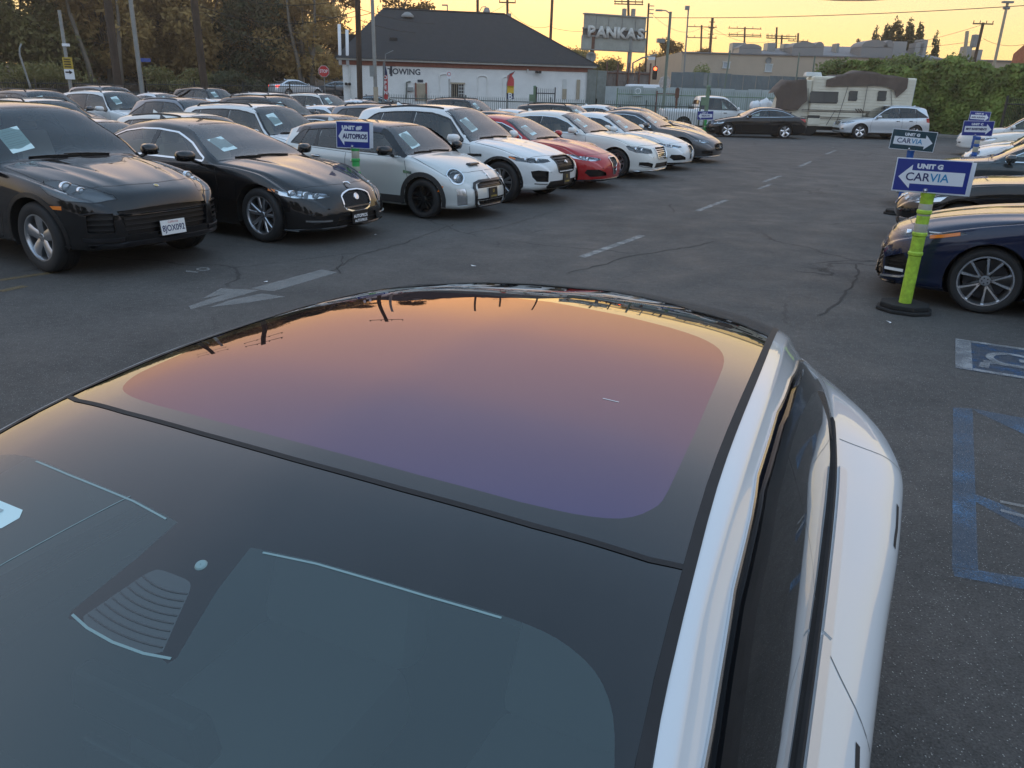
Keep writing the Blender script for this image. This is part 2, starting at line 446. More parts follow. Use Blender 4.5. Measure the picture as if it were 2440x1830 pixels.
    def sides(c, name, pts, d, m, w=.006, off=.0015, h=0.0, closed=False, parent=None, mirror=True, step=.05):
        r = []
        for sgn in ((1, -1) if mirror else (1,)):
            mb = MB(); c.strip(mb, [(p[0], p[1]*sgn, p[2]) for p in pts], (d[0], d[1]*sgn, d[2]), w, off, closed, h, step)
            o = mb.build(name, m, parent or c.root, smooth='all' if not h else True, fix=bool(h)); r.append(o)
        return r
    def finish(c, m_body):
        bm = c.bm
        me = bpy.data.meshes.new('body'); bmesh.ops.delete(bm, geom=[v for v in bm.verts if not v.link_faces], context='VERTS')
        ns = [Vector(v[c.ln]).normalized() for v in bm.verts]
        bm.to_mesh(me); bm.free(); me.materials.append(m_body)
        me.polygons.foreach_set('use_smooth', [True]*len(me.polygons)); me.normals_split_custom_set_from_vertices(ns)
        return link(bpy.data.objects.new('body', me), c.root)

def lathe_mesh(name, prof, m, n=40, axis='y', smooth=True):
    mb = MB(); mb.lathe(prof, n, axis=axis); return mb.mesh(name, m, smooth=smooth)
WHEELS = {}
def wheel_meshes(R, rr, w, style, m):
    """tyre and rim meshes; axle along y, outer face at +y"""
    key = (round(R, 3), round(rr, 3), style, m.name)
    if key in WHEELS: return WHEELS[key]
    h = w/2; sw = R-rr
    prof = [(rr-.012, -h*.85), (rr, -h*.93), (rr+sw*.35, -h), (rr+sw*.7, -h*.97), (R-.012, -h*.85), (R, -h*.62), (R, -h*.30), (R-.008, -h*.28), (R-.008, -h*.22), (R, -h*.20), (R, h*.20), (R-.008, h*.22), (R-.008, h*.28), (R, h*.30), (R, h*.62), (R-.012, h*.85), (R-.02, h*.91), (rr+sw*.7, h*.98), (rr+sw*.5, h*1.0), (rr+sw*.35, h*1.01), (rr+sw*.12, h*.96), (rr, h*.92), (rr-.012, h*.84)]
    tyre = lathe_mesh('tyre', prof, MT['rubber'], 48)
    mb = MB(); o = h*.86
    mb.m = 0
    mb.lathe([(rr-.004, o), (rr-.002, o+.006), (rr-.016, o+.005), (rr-.024, o-.01), (rr-.03, o-.05), (rr-.035, -h*.8)], 48, axis='y')   # lip and barrel
    mb.m = 1
    mb.lathe([(rr*.78, -h*.15), (rr*.78, -h*.15+.02), (.03, -h*.15+.02)], 32, axis='y')                                     # brake disc
    mb.m = 0
    hub = rr*.20; deep = o-.045
    mb.lathe([(hub, deep-.05), (hub, deep+.012), (hub*.85, deep+.02), (.001, deep+.022)], 20, axis='y')
    def spoke(a, w0, w1, r0_, r1_, lean=0, lift0=0.0, lift1=0.012, mi=0):
        mb.m = mi
        ca, sa = math.cos(a), math.sin(a)
        vs = []
        for r_, ww, ln_, lf in ((r0_, w0, 0, lift0), ((r0_+r1_)/2, (w0+w1)/2*.92, lean*.5, (lift0+lift1)/2+.006), (r1_, w1, lean, lift1)):
            for y_, q in ((deep-.035, 1.0), (deep+lf, 1.0), (deep+lf+.010, .62)):
                for sg in (-1, 1):
                    t = ln_+sg*ww/2*q; vs.append((r_*ca-t*sa, y_, r_*sa+t*ca))
        fs = []
        for i in range(2):
            b = i*6; n_ = b+6
            for k0, k1 in ((0, 2), (2, 4), (4, 5), (5, 3), (3, 1), (1, 0)): fs.append((b+k0, b+k1, n_+k1, n_+k0))
        fs += [(0, 2, 4, 5, 3, 1), (12, 13, 15, 17, 16, 14)]
        mb.add(vs, fs)
    e = rr-.02
    if style == 'five':                                     # five broad tapering spokes
        for k in range(5): spoke(math.pi/2+k*2*math.pi/5, .095, .150, hub*.7, e, 0, .006, .020)
    elif style == 'twin5':                                  # five split spokes
        for k in range(5):
            a = math.pi/2+k*2*math.pi/5
            for sg in (-1, 1): spoke(a, .050, .046, hub*.6, e, sg*.056, .004, .022)
    elif style == 'multi':
        for k in range(10):
            spoke(math.pi/2+k*2*math.pi/10, .030, .026, hub*.6, e, .02 if k % 2 else -.02, .004, .020)
    elif style == 'vee':                                    # five machined V pairs over dark spokes
        for k in range(5):
            a = math.pi/2+k*2*math.pi/5
            spoke(a, .07, .15, hub*.7, e, 0, -.008, .010, 2)
            for sg in (-1, 1): spoke(a, .026, .040, hub*1.0, e, sg*.072, .008, .022, 3)
        mb.m = 3; mb.lathe([(rr-.002, o+.004), (rr-.004, o+.009), (rr-.016, o+.008), (rr-.018, o+.002)], 48, axis='y')
    mb.m = 1
    for k in range(5):
        a = math.pi/2+math.pi/5+k*2*math.pi/5; mb.lathe([(.008, deep-.0), (.008, deep+.018), (.001, deep+.02)], 6, c=(hub*.55*math.cos(a), .004, hub*.55*math.sin(a)), axis='y')
    rim = mb.mesh('rim', [m, MT['dark_alloy'], MT['black_rim'], MT['machined']], smooth=True)
    WHEELS[key] = (tyre, rim); return WHEELS[key]
def mirror_mesh(m_body, sgn, big=1.0, cap=None):
    """door mirror: shell, glass and foot; origin at the foot, reaching out to sgn*y"""
    mb = MB(); q = big
    prof = [(.0, .0), (.10, .005), (.13, .05), (.125, .10), (.08, .135), (.0, .14), (-.02, .10), (-.03, .04)]
    secs = []
    for y, sc, bk in ((.10, .62, 0), (.12, .86, 0), (.17, 1.0, 0), (.25, 1.0, -.01), (.30, .88, -.025), (.325, .55, -.04)):
        secs.append([(sc*(a-.05)+.05+bk, y*q*sgn, (b-.07)*sc*q+.07+.05) for a, b in prof])
    base = []
    n = len(prof); vs = [p for s_ in secs for p in s_]
    fs = [(i*n+k, i*n+(k+1) % n, (i+1)*n+(k+1) % n, (i+1)*n+k) for i in range(len(secs)-1) for k in range(n)]
    fs += [tuple(range(n)), tuple((len(secs)-1)*n+k for k in range(n))]
    mb.m = 0; mb.add(vs, fs)
    mb.m = 1; mb.tube([(.03, 0, .02), (.05, .08*sgn, .05), (.05, .15*sgn*q, .075)], .022, 6)
    me = mb.mesh('mirror', [cap or m_body, MT['black_trim']], smooth='all'); 
    mg = MB(); mg.add([(-.024, y*q*sgn, z*q) for y, z in ((.14, .08), (.29, .085), (.29, .165), (.14, .17))], [(0, 1, 2, 3)])
    return me, mg.mesh('mirror_glass', MT['chrome'])

def spec(L, W, H, fo, wb, sc, sh, sr, sd, hn, hc, hd, ht, b0, b1, R, wr, zs=.20, suv=False, nose=None, tail=None, sweep=.24, tw=.235, **k):
    w = W/2; m = (sh+sr)/2; P = dict(L=L, W=W, H=H, fo=fo, wb=wb, sc=sc, sh=sh, sr=sr, sd=sd, hc=hc, b0=b0, b1=b1, R=R, wr=wr, suv=suv, sweep=sweep, tw=tw, hn=hn, hd=hd)
    zt = [(0, hn-.17), (.012, hn-.10), (.04, hn-.045), (.11, hn), (.11+(sc-.11)*.3, hn+(hc-hn)*.47), (.11+(sc-.11)*.65, hn+(hc-hn)*.80), (sc, hc),
          (sc+(sh-sc)*.5, hc+(H-.045-hc)*.54), (sh, H-.045), (sh+.3, H-.012), (m, H), (sr, H-.045)]
    if suv: zt += [(sd-.20, H-.095), (sd-.05, H-.20), (sd, hd+.12), (L-.06, hd), (L-.02, ht), (L, ht-.12)]
    else: zt += [(sr+(sd-sr)*.5, H-.045-(H-.045-hd)*.50), (sd, hd), ((sd+L-.1)/2, (hd+ht)/2+.01), (L-.09, ht), (L-.03, ht-.05), (L, ht-.16)]
    P['zt'] = zt
    P['zs'] = [(0, zs+.07), (.08, zs+.01), (.5, zs), (L-.8, zs), (L-.15, zs+.08), (L, zs+.16)]
    P['zb'] = [(0, hn-.24), (.06, hn-.13), (.25, hn-.045), (fo, b0-.055), (sc, b0), (m, (b0+b1)/2-.005), (sd if not suv else L-.5, b1), (L-.12, min(b1, ht)-.02 if not suv else b1), (L, ht-.2 if not suv else ht-.12)]
    P['ze'] = [(0, .3), (sc-.06, b0-.09), (sc+.05, b0+.005), (sc+(sh-sc)*.5, b0+(H-.125-b0)*.545), (sh, H-.125), (sh+.35, H-.092), (m, H-.085), (sr, H-.135)]
    if suv: P['ze'] += [(sd-.18, H-.19), (sd-.04, b1+.24), (L-.05, b1+.01), (L, .5)]
    else: P['ze'] += [(sr+(sd-sr)*.5, H-.14-(H-.14-b1)*.46), (sd-.02, b1+.015), (L, .4)]
    P['hw'] = [(0, w-.36), (.012, w-.29), (.04, w-.215), (.095, w-.15), (.2, w-.09), (.42, w-.04), (fo, w-.006), (L/2, w-.004), (fo+wb, w), (L-.4, w-.04), (L-.14, w-.09), (L-.04, w-.16), (L, w-.26)]
    P['hwb'] = [(0, w-.40), (.04, w-.26), (.2, w-.13), (.42, w-.085), (fo, w-.06), (sc, w-.055), (m, w-.06), (sd, w-.10 if not suv else w-.08), (L-.14, w-.15), (L, w-.32)]
    P['hwe'] = [(0, w-.46), (.2, w-.24), (fo, w-.16), (sc-.1, w-.125), (sc+.08, w-.085), (sh, wr), (m, wr+.012), (sr, wr-.02)]
    P['hwe'] += [(sd-.1, wr-.06), (L, w-.36)] if suv else [(sd-.05, w-.18), (L, w-.42)]
    P['nose'] = nose or [(.1, -.10), (.30, -.03), (.45, .01), (.62, -.01), (hn, -.06)]
    P['tail'] = tail or [(.1, -.10), (.35, -.01), (.5, .01), (.8, -.03), (1.1, -.05)]
    P.update(k); return P

def std_car(name, P, pm, o):
    c = Car(name, P); f = c.f; L, w, fo, wb, R = P['L'], P['W']/2, P['fo'], P['wb'], P['R']; c.pm = pm; root = c.root
    SD = (0, 1, 0)
    side = lambda m: m.y > .35
    sB = o.get('sB', P['sh']+.62); seams = MB(); chrome = o.get('dlo', MT['black_trim'])
    zb, ze, zt, hwe = (lambda s: float(f['zb'](s))), (lambda s: float(f['ze'](s))), (lambda s: float(f['zt'](s))), (lambda s: float(f['hwe'](s)))
    # --- windscreen and rear window
    s0, s1 = P['sc']+.05, P['sh']-.02; e = .045
    ss = np.linspace(s0, s1, 5)
    pl = [(s, hwe(s)-e, zt(s)) for s in ss]; pl += [(s1-.02, .3, zt(s1)), (s1-.025, 0, zt(s1)), (s1-.02, -.3, zt(s1))]
    pl += [(s, -hwe(s)+e, zt(s)) for s in ss[::-1]]; pl += [(s0-.05, -.35, zt(s0)), (s0-.065, 0, zt(s0)), (s0-.05, .35, zt(s0))]
    topf = lambda m: m.z > P['b0']-.05
    c.panel('windshield', pl, (.45, 0, .9), MT['glass'], filt=topf, mirror=False); ws = pl
    c.sides('screen_frit', pl, (.45, 0, .9), MT['gloss_black'], w=.05, off=.002, closed=True, mirror=False, step=.12)
    if P['suv']:
        q0, q1 = P['sd']-.16, P['L']-.075; rp = []
        for t in np.linspace(0, 1, 4): s = q0+(q1-q0)*t; rp.append((s, P['wr']-.12+.08*t, 1.0))
        zq = [zt(P['sd']-.1)-.03, P['hd']+.06]
        pl = [(L, P['wr']-.16, zq[0]), (L, P['wr']-.06, zq[1]), (L, -P['wr']+.06, zq[1]), (L, -P['wr']+.16, zq[0])]
        c.panel('rear_window', pl, (-1, 0, .25), MT['glass_dark'], filt=lambda m: m.z > P['b1']-.1, mirror=False)
    else:
        q0, q1 = P['sr']+.06, P['sd']-.07; ss = np.linspace(q0, q1, 4)
        pl = [(s, hwe(s)-.06, zt(s)) for s in ss]+[(s, -hwe(s)+.06, zt(s)) for s in ss[::-1]]
        c.panel('rear_window', pl, (-.35, 0, .93), MT['glass_dark'] if o.get('dark') else MT['glass'], filt=lambda m: m.z > P['b1']-.02, mirror=False)
    # --- side glass
    tb = lambda s: zb(s)+.035
    tt = lambda s: ze(s)-.05
    sa = next(s for s in np.arange(P['sc'], P['sh'], .02) if tt(s)-tb(s) > .03)
    cb, ct = o.get('sCb', P['sd']-.30), o.get('sCt', P['sr']+.05)          # rear end of the glass, low and high
    def glass_poly(a, b, rear=False, front=False):
        bt = [(s, w, tb(s)) for s in np.linspace(a, b if not rear else cb, 4)]
        up = [(s, w, tt(s)) for s in np.linspace(ct if rear else b, a, 6)]
        if rear and cb > ct: up = [(s, w, max(tb(s)+.012, min(tt(s), tt(ct)+(tb(cb)+.02-tt(ct))*(max(0, s-ct)/(cb-ct))**o.get('cpow', 1.6)))) for s in np.linspace(cb, ct, 5)][1:]+up
        return bt+up
    spl = o.get('splits', [sB]); edges = [sa]+list(spl); pil = .035
    for i, a in enumerate(edges):
        rear = i == len(edges)-1; b = None if rear else edges[i+1]-pil
        a_ = a if i == 0 else a+pil
        g = glass_poly(a_, b if b else ct, rear)
        c.panel('side_window', g, SD, MT['glass'] if (i == 0 or not o.get('dark')) else MT['glass_dark'], filt=lambda m: m.y > .3 and m.z > P['b0']-.08)
    full = glass_poly(sa, ct, True)
    # black pillars between the panes
    for s in spl:
        for sg in (1, -1):
            pass
    c.sides('window_trim', full, SD, chrome, w=o.get('dlow', .022), off=.004, h=.004, closed=True, step=.1)
    for i, s in enumerate(spl):
        c.sides('pillar_trim', [(s, w, tb(s)), (s+o.get('plean', .02), w, tt(s))], SD, MT['gloss_black'], w=.085, off=.003, step=.1)
    # --- lamps, grilles
    if o.get('front'): o['front'](c)
    if o.get('tail_light'):
        c.panel('tail_light', o['tail_light'], o.get('tdir', (-.7, .7, 0)), o.get('tmat', MT['red_lens']), filt=lambda m: m.y > .1 and m.x < -L/2+1.0)
    # --- doors
    d0, zlo = o.get('d0', P['sc']+.06), P.get('sill', .33); q = lambda s: zb(s)+.008
    dr = o.get('d2', fo+wb-.42)
    fd = [(d0-.02, w, zlo), (d0-.10, w, .62), (d0-.02, w, q(d0)), (sB, w, q(sB)), (sB, w, zlo)]
    rd = [(sB, w, zlo), (sB, w, q(sB)), (o.get('d2t', dr+.42), w, q(dr+.4)), (dr+.40, w, .78), (dr+.12, w, .62), (dr, w, zlo)]
    doors = []
    for pts, hs in ((fd, sB-.22), (rd, dr+.12)):
        if o.get('two_door') and pts is rd: continue
        ds = c.panel('door', pts, SD, pm, filt=side)
        for sg in (1, -1): c.strip(seams, [(p[0], p[1]*sg, p[2]) for p in pts], (0, sg, .12), .008, .0015, True)
        for sg, dd in zip((1, -1), ds):
            hz = o.get('hz', zb(hs)-.12); p, n = c.hit((hs, w*sg, hz), (0, sg, .12))
            mb = MB(); mb.m = 0
            mb.tube([p+Vector((.09, 0, -.004))+n*.002, p+Vector((.07, 0, 0))+n*.03, p+Vector((-.07, 0, .004))+n*.03, p+Vector((-.09, 0, .004))+n*.002], .011, 6)
            mb.m = 1; mb.tube([p+Vector((.075, 0, 0))-n*.004, p+Vector((-.075, 0, 0))-n*.004], .02, 8)
            h = mb.build('handle', [o.get('hmat', pm), MT['black_trim']], dd or root, smooth='all')
            if dd: pass
    # --- hood
    h0, h1 = o.get('h0', .22), P['sc']-.02
    hp = [(h0, 0, zt(h0)), (h0+.04, .35, zt(h0))] + [(s, float(f['hwb'](s))-.10, zt(s)) for s in np.linspace(h0+.22, h1, 5)]
    hp += [(p[0], -p[1], p[2]) for p in hp[:0:-1]]
    c.panel('hood', hp, (.2, 0, 1), o.get('hoodm', pm), mirror=False, filt=lambda m: m.x > L/2-P['sc']-.1)
    c.strip(seams, hp, (.2, 0, 1), .009, .0015, True)
    if o.get('roofm'):
        rp = [(s, w-.2, zt(s)) for s in (P['sh']-.01, P['sr'])]
        ss = np.linspace(P['sh']-.03, o.get('roof_end', P['sr']), 7)
        rp = [(s, hwe(s)+.05, zt(s)) for s in ss]; rp += [(p[0], -p[1], p[2]) for p in rp[::-1]]
        c.panel('roof', rp, (0, 0, 1), o['roofm'], mirror=False, filt=lambda m: m.z > P['H']-.26)
    # --- arches
    Ra = R+o.get('gap', .05)
    for sx in (fo, fo+wb):
        cir = [(sx-math.cos(t)*Ra, w, R+math.sin(t)*Ra) for t in np.linspace(-.75, math.pi+.75, 20)]
        for sg in (1, -1):
            fc = c.cut([(p[0], p[1]*sg, p[2]) for p in cir], (0, sg, 0), lambda m, g=sg: m.y*g > .35)
            bmesh.ops.delete(c.bm, geom=fc, context='FACES')
        arc = [(sx-math.cos(t)*Ra, w, R+math.sin(t)*Ra) for t in np.linspace(-.28, math.pi+.28, 19)]
        for sg in (1, -1):
            mb = MB(); yo = float(f['hw'](sx))
            vs = []
            for (s, y, z) in arc:
                p, n = c.hit((s, w*sg, z), (0, sg, 0)); X_ = c.X(s)
                vs += [(X_, p.y-.001*sg, z), (X_, sg*(w-.42), z)]
            mb.add(vs, [(2*i, 2*i+1, 2*i+3, 2*i+2) for i in range(len(arc)-1)])
            mb.add([(c.X(s), sg*(w-.42), z) for s, y, z in arc], [tuple(range(len(arc)))])
            mb.build('wheel_liner', MT['liner'], root, smooth='all')
        lip = [(sx-math.cos(t)*(Ra+o.get('clad', .018)*.5), w, R+math.sin(t)*(Ra+o.get('clad', .018)*.5)) for t in np.linspace(-.26, math.pi+.26, 22)]
        c.sides('arch_trim', lip, (0, 1, .05), o.get('archm', pm), w=o.get('clad', .018), off=.002, h=.006, step=.2)
    if o.get('sillm'):
        c.sides('sill_trim', [(fo+Ra+.02, w, P.get('sill', .33)-.06), (fo+wb-Ra-.02, w, P.get('sill', .33)-.06)], (0, 1, -.15), o['sillm'], w=.12, off=.003, h=.004, step=.15)
    c.body = c.finish(pm)
    tag(seams.build('panel_gaps', MT['black_trim'], root, smooth='all', fix=False), kind='stuff')
    # --- wheels
    ty, ri = wheel_meshes(R, o.get('rr', R*.69), P['tw'], o.get('rim', 'five'), o.get('rimm', MT['alloy']))
    c.wheels = []
    for sx in (fo, fo+wb):
        for sg in (1, -1):
            e = empty('wheel', (c.X(sx), sg*(w-.035-P['tw']/2), R), 0 if sg > 0 else math.pi); e.parent = root
            a = link(bpy.data.objects.new('tyre', ty), e); b = link(bpy.data.objects.new('rim', ri), e)
            b.rotation_euler = (0, o.get('wrot', .3)+sx, 0); c.wheels.append(e)
    # --- mirrors
    sm = o.get('sm', sa+.10)
    for sg in (1, -1):
        me, mg = mirror_mesh(pm, sg, o.get('mbig', 1.0), o.get('mcap'))
        p, n = c.hit((sm, w*sg, zb(sm)+.0), (0, sg, .12))
        m_ = link(bpy.data.objects.new('mirror', me), root); m_.location = p-Vector((0, .015*sg, .01))
        link(bpy.data.objects.new('mirror_glass', mg), m_)
    # --- cabin
    seatm = o.get('seat', MT['seat_dark']); fl = .36; db = P['b0']
    mb = MB(); wi = w-.16
    mb.box((c.X((P['sc']+P['L']-.5)/2), 0, fl-.03), (P['L']-.5-P['sc'], 2*wi, .05))
    for sg in (1, -1): mb.box((c.X((P['sc']+P['sd'])/2), sg*(wi-.01), (fl+db)/2-.03), (P['sd']-P['sc']-.2, .05, db-fl-.06))
    dx = c.X(P['sc']+.36); mb.box((dx, 0, db-.16), (.55, 2*wi-.1, .28), taper=.94); mb.box((dx-.30, -.0, db-.25), (.18, .3, .2))
    mb.box((c.X(P['sc']+1.5), 0, .52), (1.3, .22, .26), taper=.85)
    if not P['suv']: mb.box((c.X(P['sd']-.22), 0, P['b1']-.06), (.5, 2*wi-.2, .05))
    mb.box((c.X(P['sh']+.10), 0, P['H']-.085), (.18, 2*P['wr']-.25, .02))
    mb.build('cabin', MT['cabin'], root)
    def seat(x, y, wd, n=1):
        mb = MB(); tl = Matrix.Rotation(-.30, 3, 'Y')
        mb.box((x+.12, y, fl+.17), (.50, wd, .18), taper=.94)
        bh = min(.66, P['H']-.34-fl-.22); zc = fl+.22+bh/2
        mb.box((x-.24, y, zc), (.14, wd*.96, bh), taper=.86, tilt=tl)
        for q in range(n):
            yy = y+(q-(n-1)/2)*wd/max(1, n)*1.05
            mb.box((x-.26-bh*.17, yy, zc+bh/2+.07), (.10, .26, .15), taper=.85, tilt=tl)
        mb.build('seat', seatm, root, smooth=True, bevel=.035)
    sx = P['sc']+1.20
    zo = .10 if P['suv'] else 0; fl += zo
    for sg in (1, -1): seat(c.X(sx), sg*.37, .50)
    seat(c.X(sx+.92), 0, 1.24, 3)
    mb = MB(); a = math.radians(25); pts = []
    for k in range(25):
        t = 2*math.pi*k/24; pts.append((math.cos(t)*.185*math.sin(a), math.sin(t)*.185, math.cos(t)*.185*math.cos(a)))
    mb.tube(pts, .016, 6, caps=False); mb.box((.01, 0, -.01), (.04, .14, .09)); mb.box((.008, 0, 0), (.02, .34, .03))
    st = mb.build('steering_wheel', MT['cabin'], root, smooth='all'); st.location = (c.X(P['sc']+.80), .37, db-.055+zo*.3)
    # mirror inside
    mb = MB(); mb.box((0, 0, 0), (.03, .24, .06), taper=.9); mb.tube([(.02, 0, .02), (.07, 0, .07)], .012, 6)
    p, n = c.hit((P['sh']-.12, 0, zt(P['sh']-.12)), (.45, 0, .9)); ob = mb.build('rear_view_mirror', MT['cabin'], root, smooth=True); ob.location = p+Vector((-.10, 0, -.09))
    # paper on the inside of the screen (right-hand side as one looks at it)
    if o.get('paper', True):
        t0, y0 = o.get('pap', (.42, -.30)); s_ = P['sc']+(P['sh']-P['sc'])*t0
        mb = MB(); hw_, hh = .135, .17; k = math.hypot(P['sh']-P['sc'], P['H']-P['hc']); ds = (P['sh']-P['sc'])/k
        vs = []
        for a, b in ((-1, -1), (1, -1), (1, 1), (-1, 1)):
            sp = s_+b*hh*ds+a*.02; p, n = c.hit((sp, y0+a*hw_, zt(sp)), (.45, 0, .9)); vs.append(p+n*.003)
        mb.add(vs, [(0, 1, 2, 3)]); mb.m = 1
        A, B, C_, D = [Vector(v) for v in vs]; nn = (B-A).cross(D-A).normalized()
        if nn.z < 0: nn = -nn
        for r, x0, x1 in ((.86, .2, .8), (.74, .1, .9), (.66, .1, .86), (.58, .1, .9), (.46, .1, .7), (.36, .1, .9), (.28, .1, .82), (.18, .1, .6)):
            lo = A.lerp(D, r), B.lerp(C_, r); h_ = (D-A)*.013
            a_, b_ = lo[0].lerp(lo[1], x0)+nn*.0015, lo[0].lerp(lo[1], x1)+nn*.0015
            mb.add([a_, b_, b_+h_, a_+h_], [(0, 1, 2, 3)])
        mb.build('price_sheet', [MT['paper'], MT['ink']], root, fix=False)
    # wipers
    for y0, y1 in ((.42, -.12), (-.10, -.52)):
        mb = MB(); c.strip(mb, [(P['sc']+.03, y0, zt(P['sc'])), (P['sc']+.06, (y0+y1)/2, zt(P['sc'])), (P['sc']+.07, y1, zt(P['sc']))], (.45, 0, .9), .011, .010, h=.010, step=.15)
        mb.build('wiper', MT['black_trim'], root)
    if o.get('rails'):
        rm = o['rails']
        for sg in (1, -1):
            pts = [];
            for s in np.linspace(P['sh']+.20, P['sr']-.0, 12):
                p, n = c.hit((s, sg*(hwe(s)-.10), zt(s)), (0, 0, 1)); pts.append(p+Vector((0, 0, o.get('railh', .05))))
            pts = [pts[0]+Vector((.10, 0, -o.get('railh', .05)-.005))]+pts+[pts[-1]+Vector((-.10, 0, -o.get('railh', .05)-.01))]
            mb = MB(); mb.tube(pts, .020, 6); mb.build('roof_rail', rm, root, smooth='all')
    if o.get('fin', True):
        p, n = c.hit((P['sr']-.02, 0, P['H']), (0, 0, 1)); mb = MB()
        mb.add([p+Vector(q) for q in ((.09, 0, -.006), (-.07, .028, -.012), (-.07, -.028, -.012), (-.075, 0, .06), (-.045, 0, .055))], [(0, 1, 3, 4), (0, 4, 3, 2), (1, 2, 3), (0, 2, 1)])
        mb.build('antenna_fin', pm, root, smooth=True)
    if o.get('after'): o['after'](c)
    return c

def lamp(c, poly, d, projs, amber=None, housing=None, strip=None, depth=.05):
    """headlight: clear cover, recessed housing, projector lenses and an optional lit strip; projs are (s,y,z,r)"""
    covers = c.panel('headlight', poly, d, MT['lens'], filt=lambda m: m.y > .12 and m.x > c.L/2-1.3)
    n = len(c.datas)
    for k, (sg, ob) in enumerate(zip((1, -1), covers)):
        if ob is None: continue
        vs, fs, ns = c.datas[n-2+k] if covers[0] and covers[1] else c.datas[-1]
        dn = Vector((d[0], d[1]*sg, d[2])).normalized()
        ec = {(f[i], f[(i+1) % len(f)]) for f in fs for i in range(len(f))}; bd = [e for e in ec if (e[1], e[0]) not in ec]
        nv = [v-dn*depth for v in vs]; mb = MB(); mb.add(nv, fs)
        mb.add([vs[i]-dn*.002 for e in bd for i in e]+[nv[i] for e in bd for i in e], [(2*i, 2*i+1, 2*len(bd)+2*i+1, 2*len(bd)+2*i) for i in range(len(bd))])
        mb.build('lamp_housing', housing or MT['lamp_dark'], ob, smooth=True, fix=False)
        for (s, y, z, r) in projs:
            mp = MB(); p, nr = c.hit((s, y*sg, z), dn); q = Vector((1, .12*sg, 0)).normalized().to_track_quat('Y', 'Z').to_matrix()
            mp.m = 0; mp.lathe([(r*1.25, -.03), (r*1.25, .012), (r*1.08, .016), (r, .0)], 18, axis='y')
            mp.m = 1; mp.lathe([(r, .0), (r*.85, .012), (r*.5, .022), (.0005, .026)], 18, axis='y')
            mp.v = [tuple(q @ Vector(v) + p-dn*depth*.75) for v in mp.v]
            mp.build('projector', [MT['lamp_chrome'], o_lens], ob, smooth='all')
        if strip:
            for st in (strip if isinstance(strip[0][0], (list, tuple)) else [strip]):
                ms = MB(); hs = [c.hit((p[0], p[1]*sg, p[2]), dn)[0]-dn*depth*.5 for p in st]; ms.tube(hs, .009, 6); ms.build('light_strip', MT['lamp_white'], ob, smooth='all')
    if amber: c_amber(c, amber)
    return covers
def c_amber(c, poly, d=(.5, .85, 0)):
    c.panel('side_marker', poly, d, MT['amber'], filt=lambda m: m.y > .12 and m.x > c.L/2-1.5)
o_lens = mat('projector_lens', (.35, .42, .48), .05, spec=.8, coat=1)

def plate(c, s, y, z, w=.31, h=.155, kind='black', d=(1, 0, 0), lines=()):
    p, n = c.hit((s, y, z), d); dn = Vector(d).normalized()
    e = empty('license_plate', p+dn*.012); e.parent = c.root
    e.rotation_euler = (math.pi/2-.08, 0, math.pi/2)
    mb = MB(); mb.box((0, 0, 0), (w+.012, h+.012, .014)); mb.build('plate_frame', MT['black_trim'], e, bevel=.004)
    mb = MB(); mb.box((0, 0, .008), (w, h, .004)); mb.build('plate', MT['plate_white'] if kind == 'white' else MT['plate_black'], e, bevel=.0015)
    for body, size, yy, m, kw in lines:
        lettering(body, size, m, e, (0, yy, .0115), (0, 0, 0), **kw)
    return e
def bars(c, rows, y0, y1, d, m, w=.02, h=.012, name='grille_bar', bow=0.0, off=-.02):
    out = []
    for (s, z) in rows:
        mb = MB(); c.strip(mb, [(s+bow*abs(t)**2, y0+(y1-y0)*(t+1)/2, z) for t in np.linspace(-1, 1, 9)], d, w, off, h=h, step=.3); out.append(mb.build(name, m, c.root, smooth=True))
    return out

def repaint(root, old, new):
    for o in root.children_recursive:
        if o.type != 'MESH': continue
        for i, sl in enumerate(o.material_slots):
            if o.data.materials[i] == old: sl.link = 'OBJECT'; sl.material = new
def place(root, contact, az, c, side='R'):
    """put the front wheel on the given side down at a ground point; az = compass heading of the nose, 0 = away from the camera, clockwise"""
    a = math.radians(az); fw = Vector((math.sin(a), math.cos(a), 0)); lf = Vector((-math.cos(a), math.sin(a), 0))
    w = c.P['W']/2-.03
    ax = Vector(contact)+(lf*w if side == 'R' else -lf*w)
    ctr = ax - fw*(c.L/2-c.P['fo'])
    root.location = ctr; root.rotation_euler = (0, 0, math.pi/2-a)
def place_c(root, xy, az, z=0):
    root.location = (xy[0], xy[1], z); root.rotation_euler = (0, 0, math.pi/2-math.radians(az))
LAT = Vector((math.sin(math.radians(29)), math.cos(math.radians(29)), 0)); FWD = Vector((math.cos(math.radians(29)), -math.sin(math.radians(29)), 0))
def grid(lat, fwd): return LAT*lat+FWD*fwd

# ------------------------------------------------------------------ the kinds of car
P_BLACK = paint('black_paint', (.006, .006, .007), rough=.2, dust=.03)
P_WHITE = paint('white_paint', (.76, .77, .76), rough=.35, dust=.06)
P_PEARL = paint('pearl_white_paint', (.74, .73, .68), rough=.35, dust=.06)
P_SILVER = paint('silver_paint', (.68, .71, .74), metal=.5, rough=.30, dust=.08)
P_MINI = paint('pale_silver_paint', (.62, .64, .62), metal=.25, rough=.35, dust=.06)
P_GREY = paint('grey_paint', (.07, .072, .078), metal=.6, rough=.3, dust=.08)
P_MGREY = paint('mid_grey_paint', (.16, .18, .21), metal=.6, rough=.3, dust=.08)
P_RED = paint('red_paint', (.42, .014, .018), metal=.1, rough=.28, dust=.04)
P_NAVY = paint('navy_paint', (.005, .012, .042), metal=.1, rough=.25, dust=.03)
P_ROOF = paint('dark_blue_roof_paint', (.012, .014, .035), rough=.25, dust=.1)
P_SLATE = paint('slate_paint', (.035, .05, .058), metal=.35, rough=.25, dust=.06)
FRONT = (1, .0, .05)
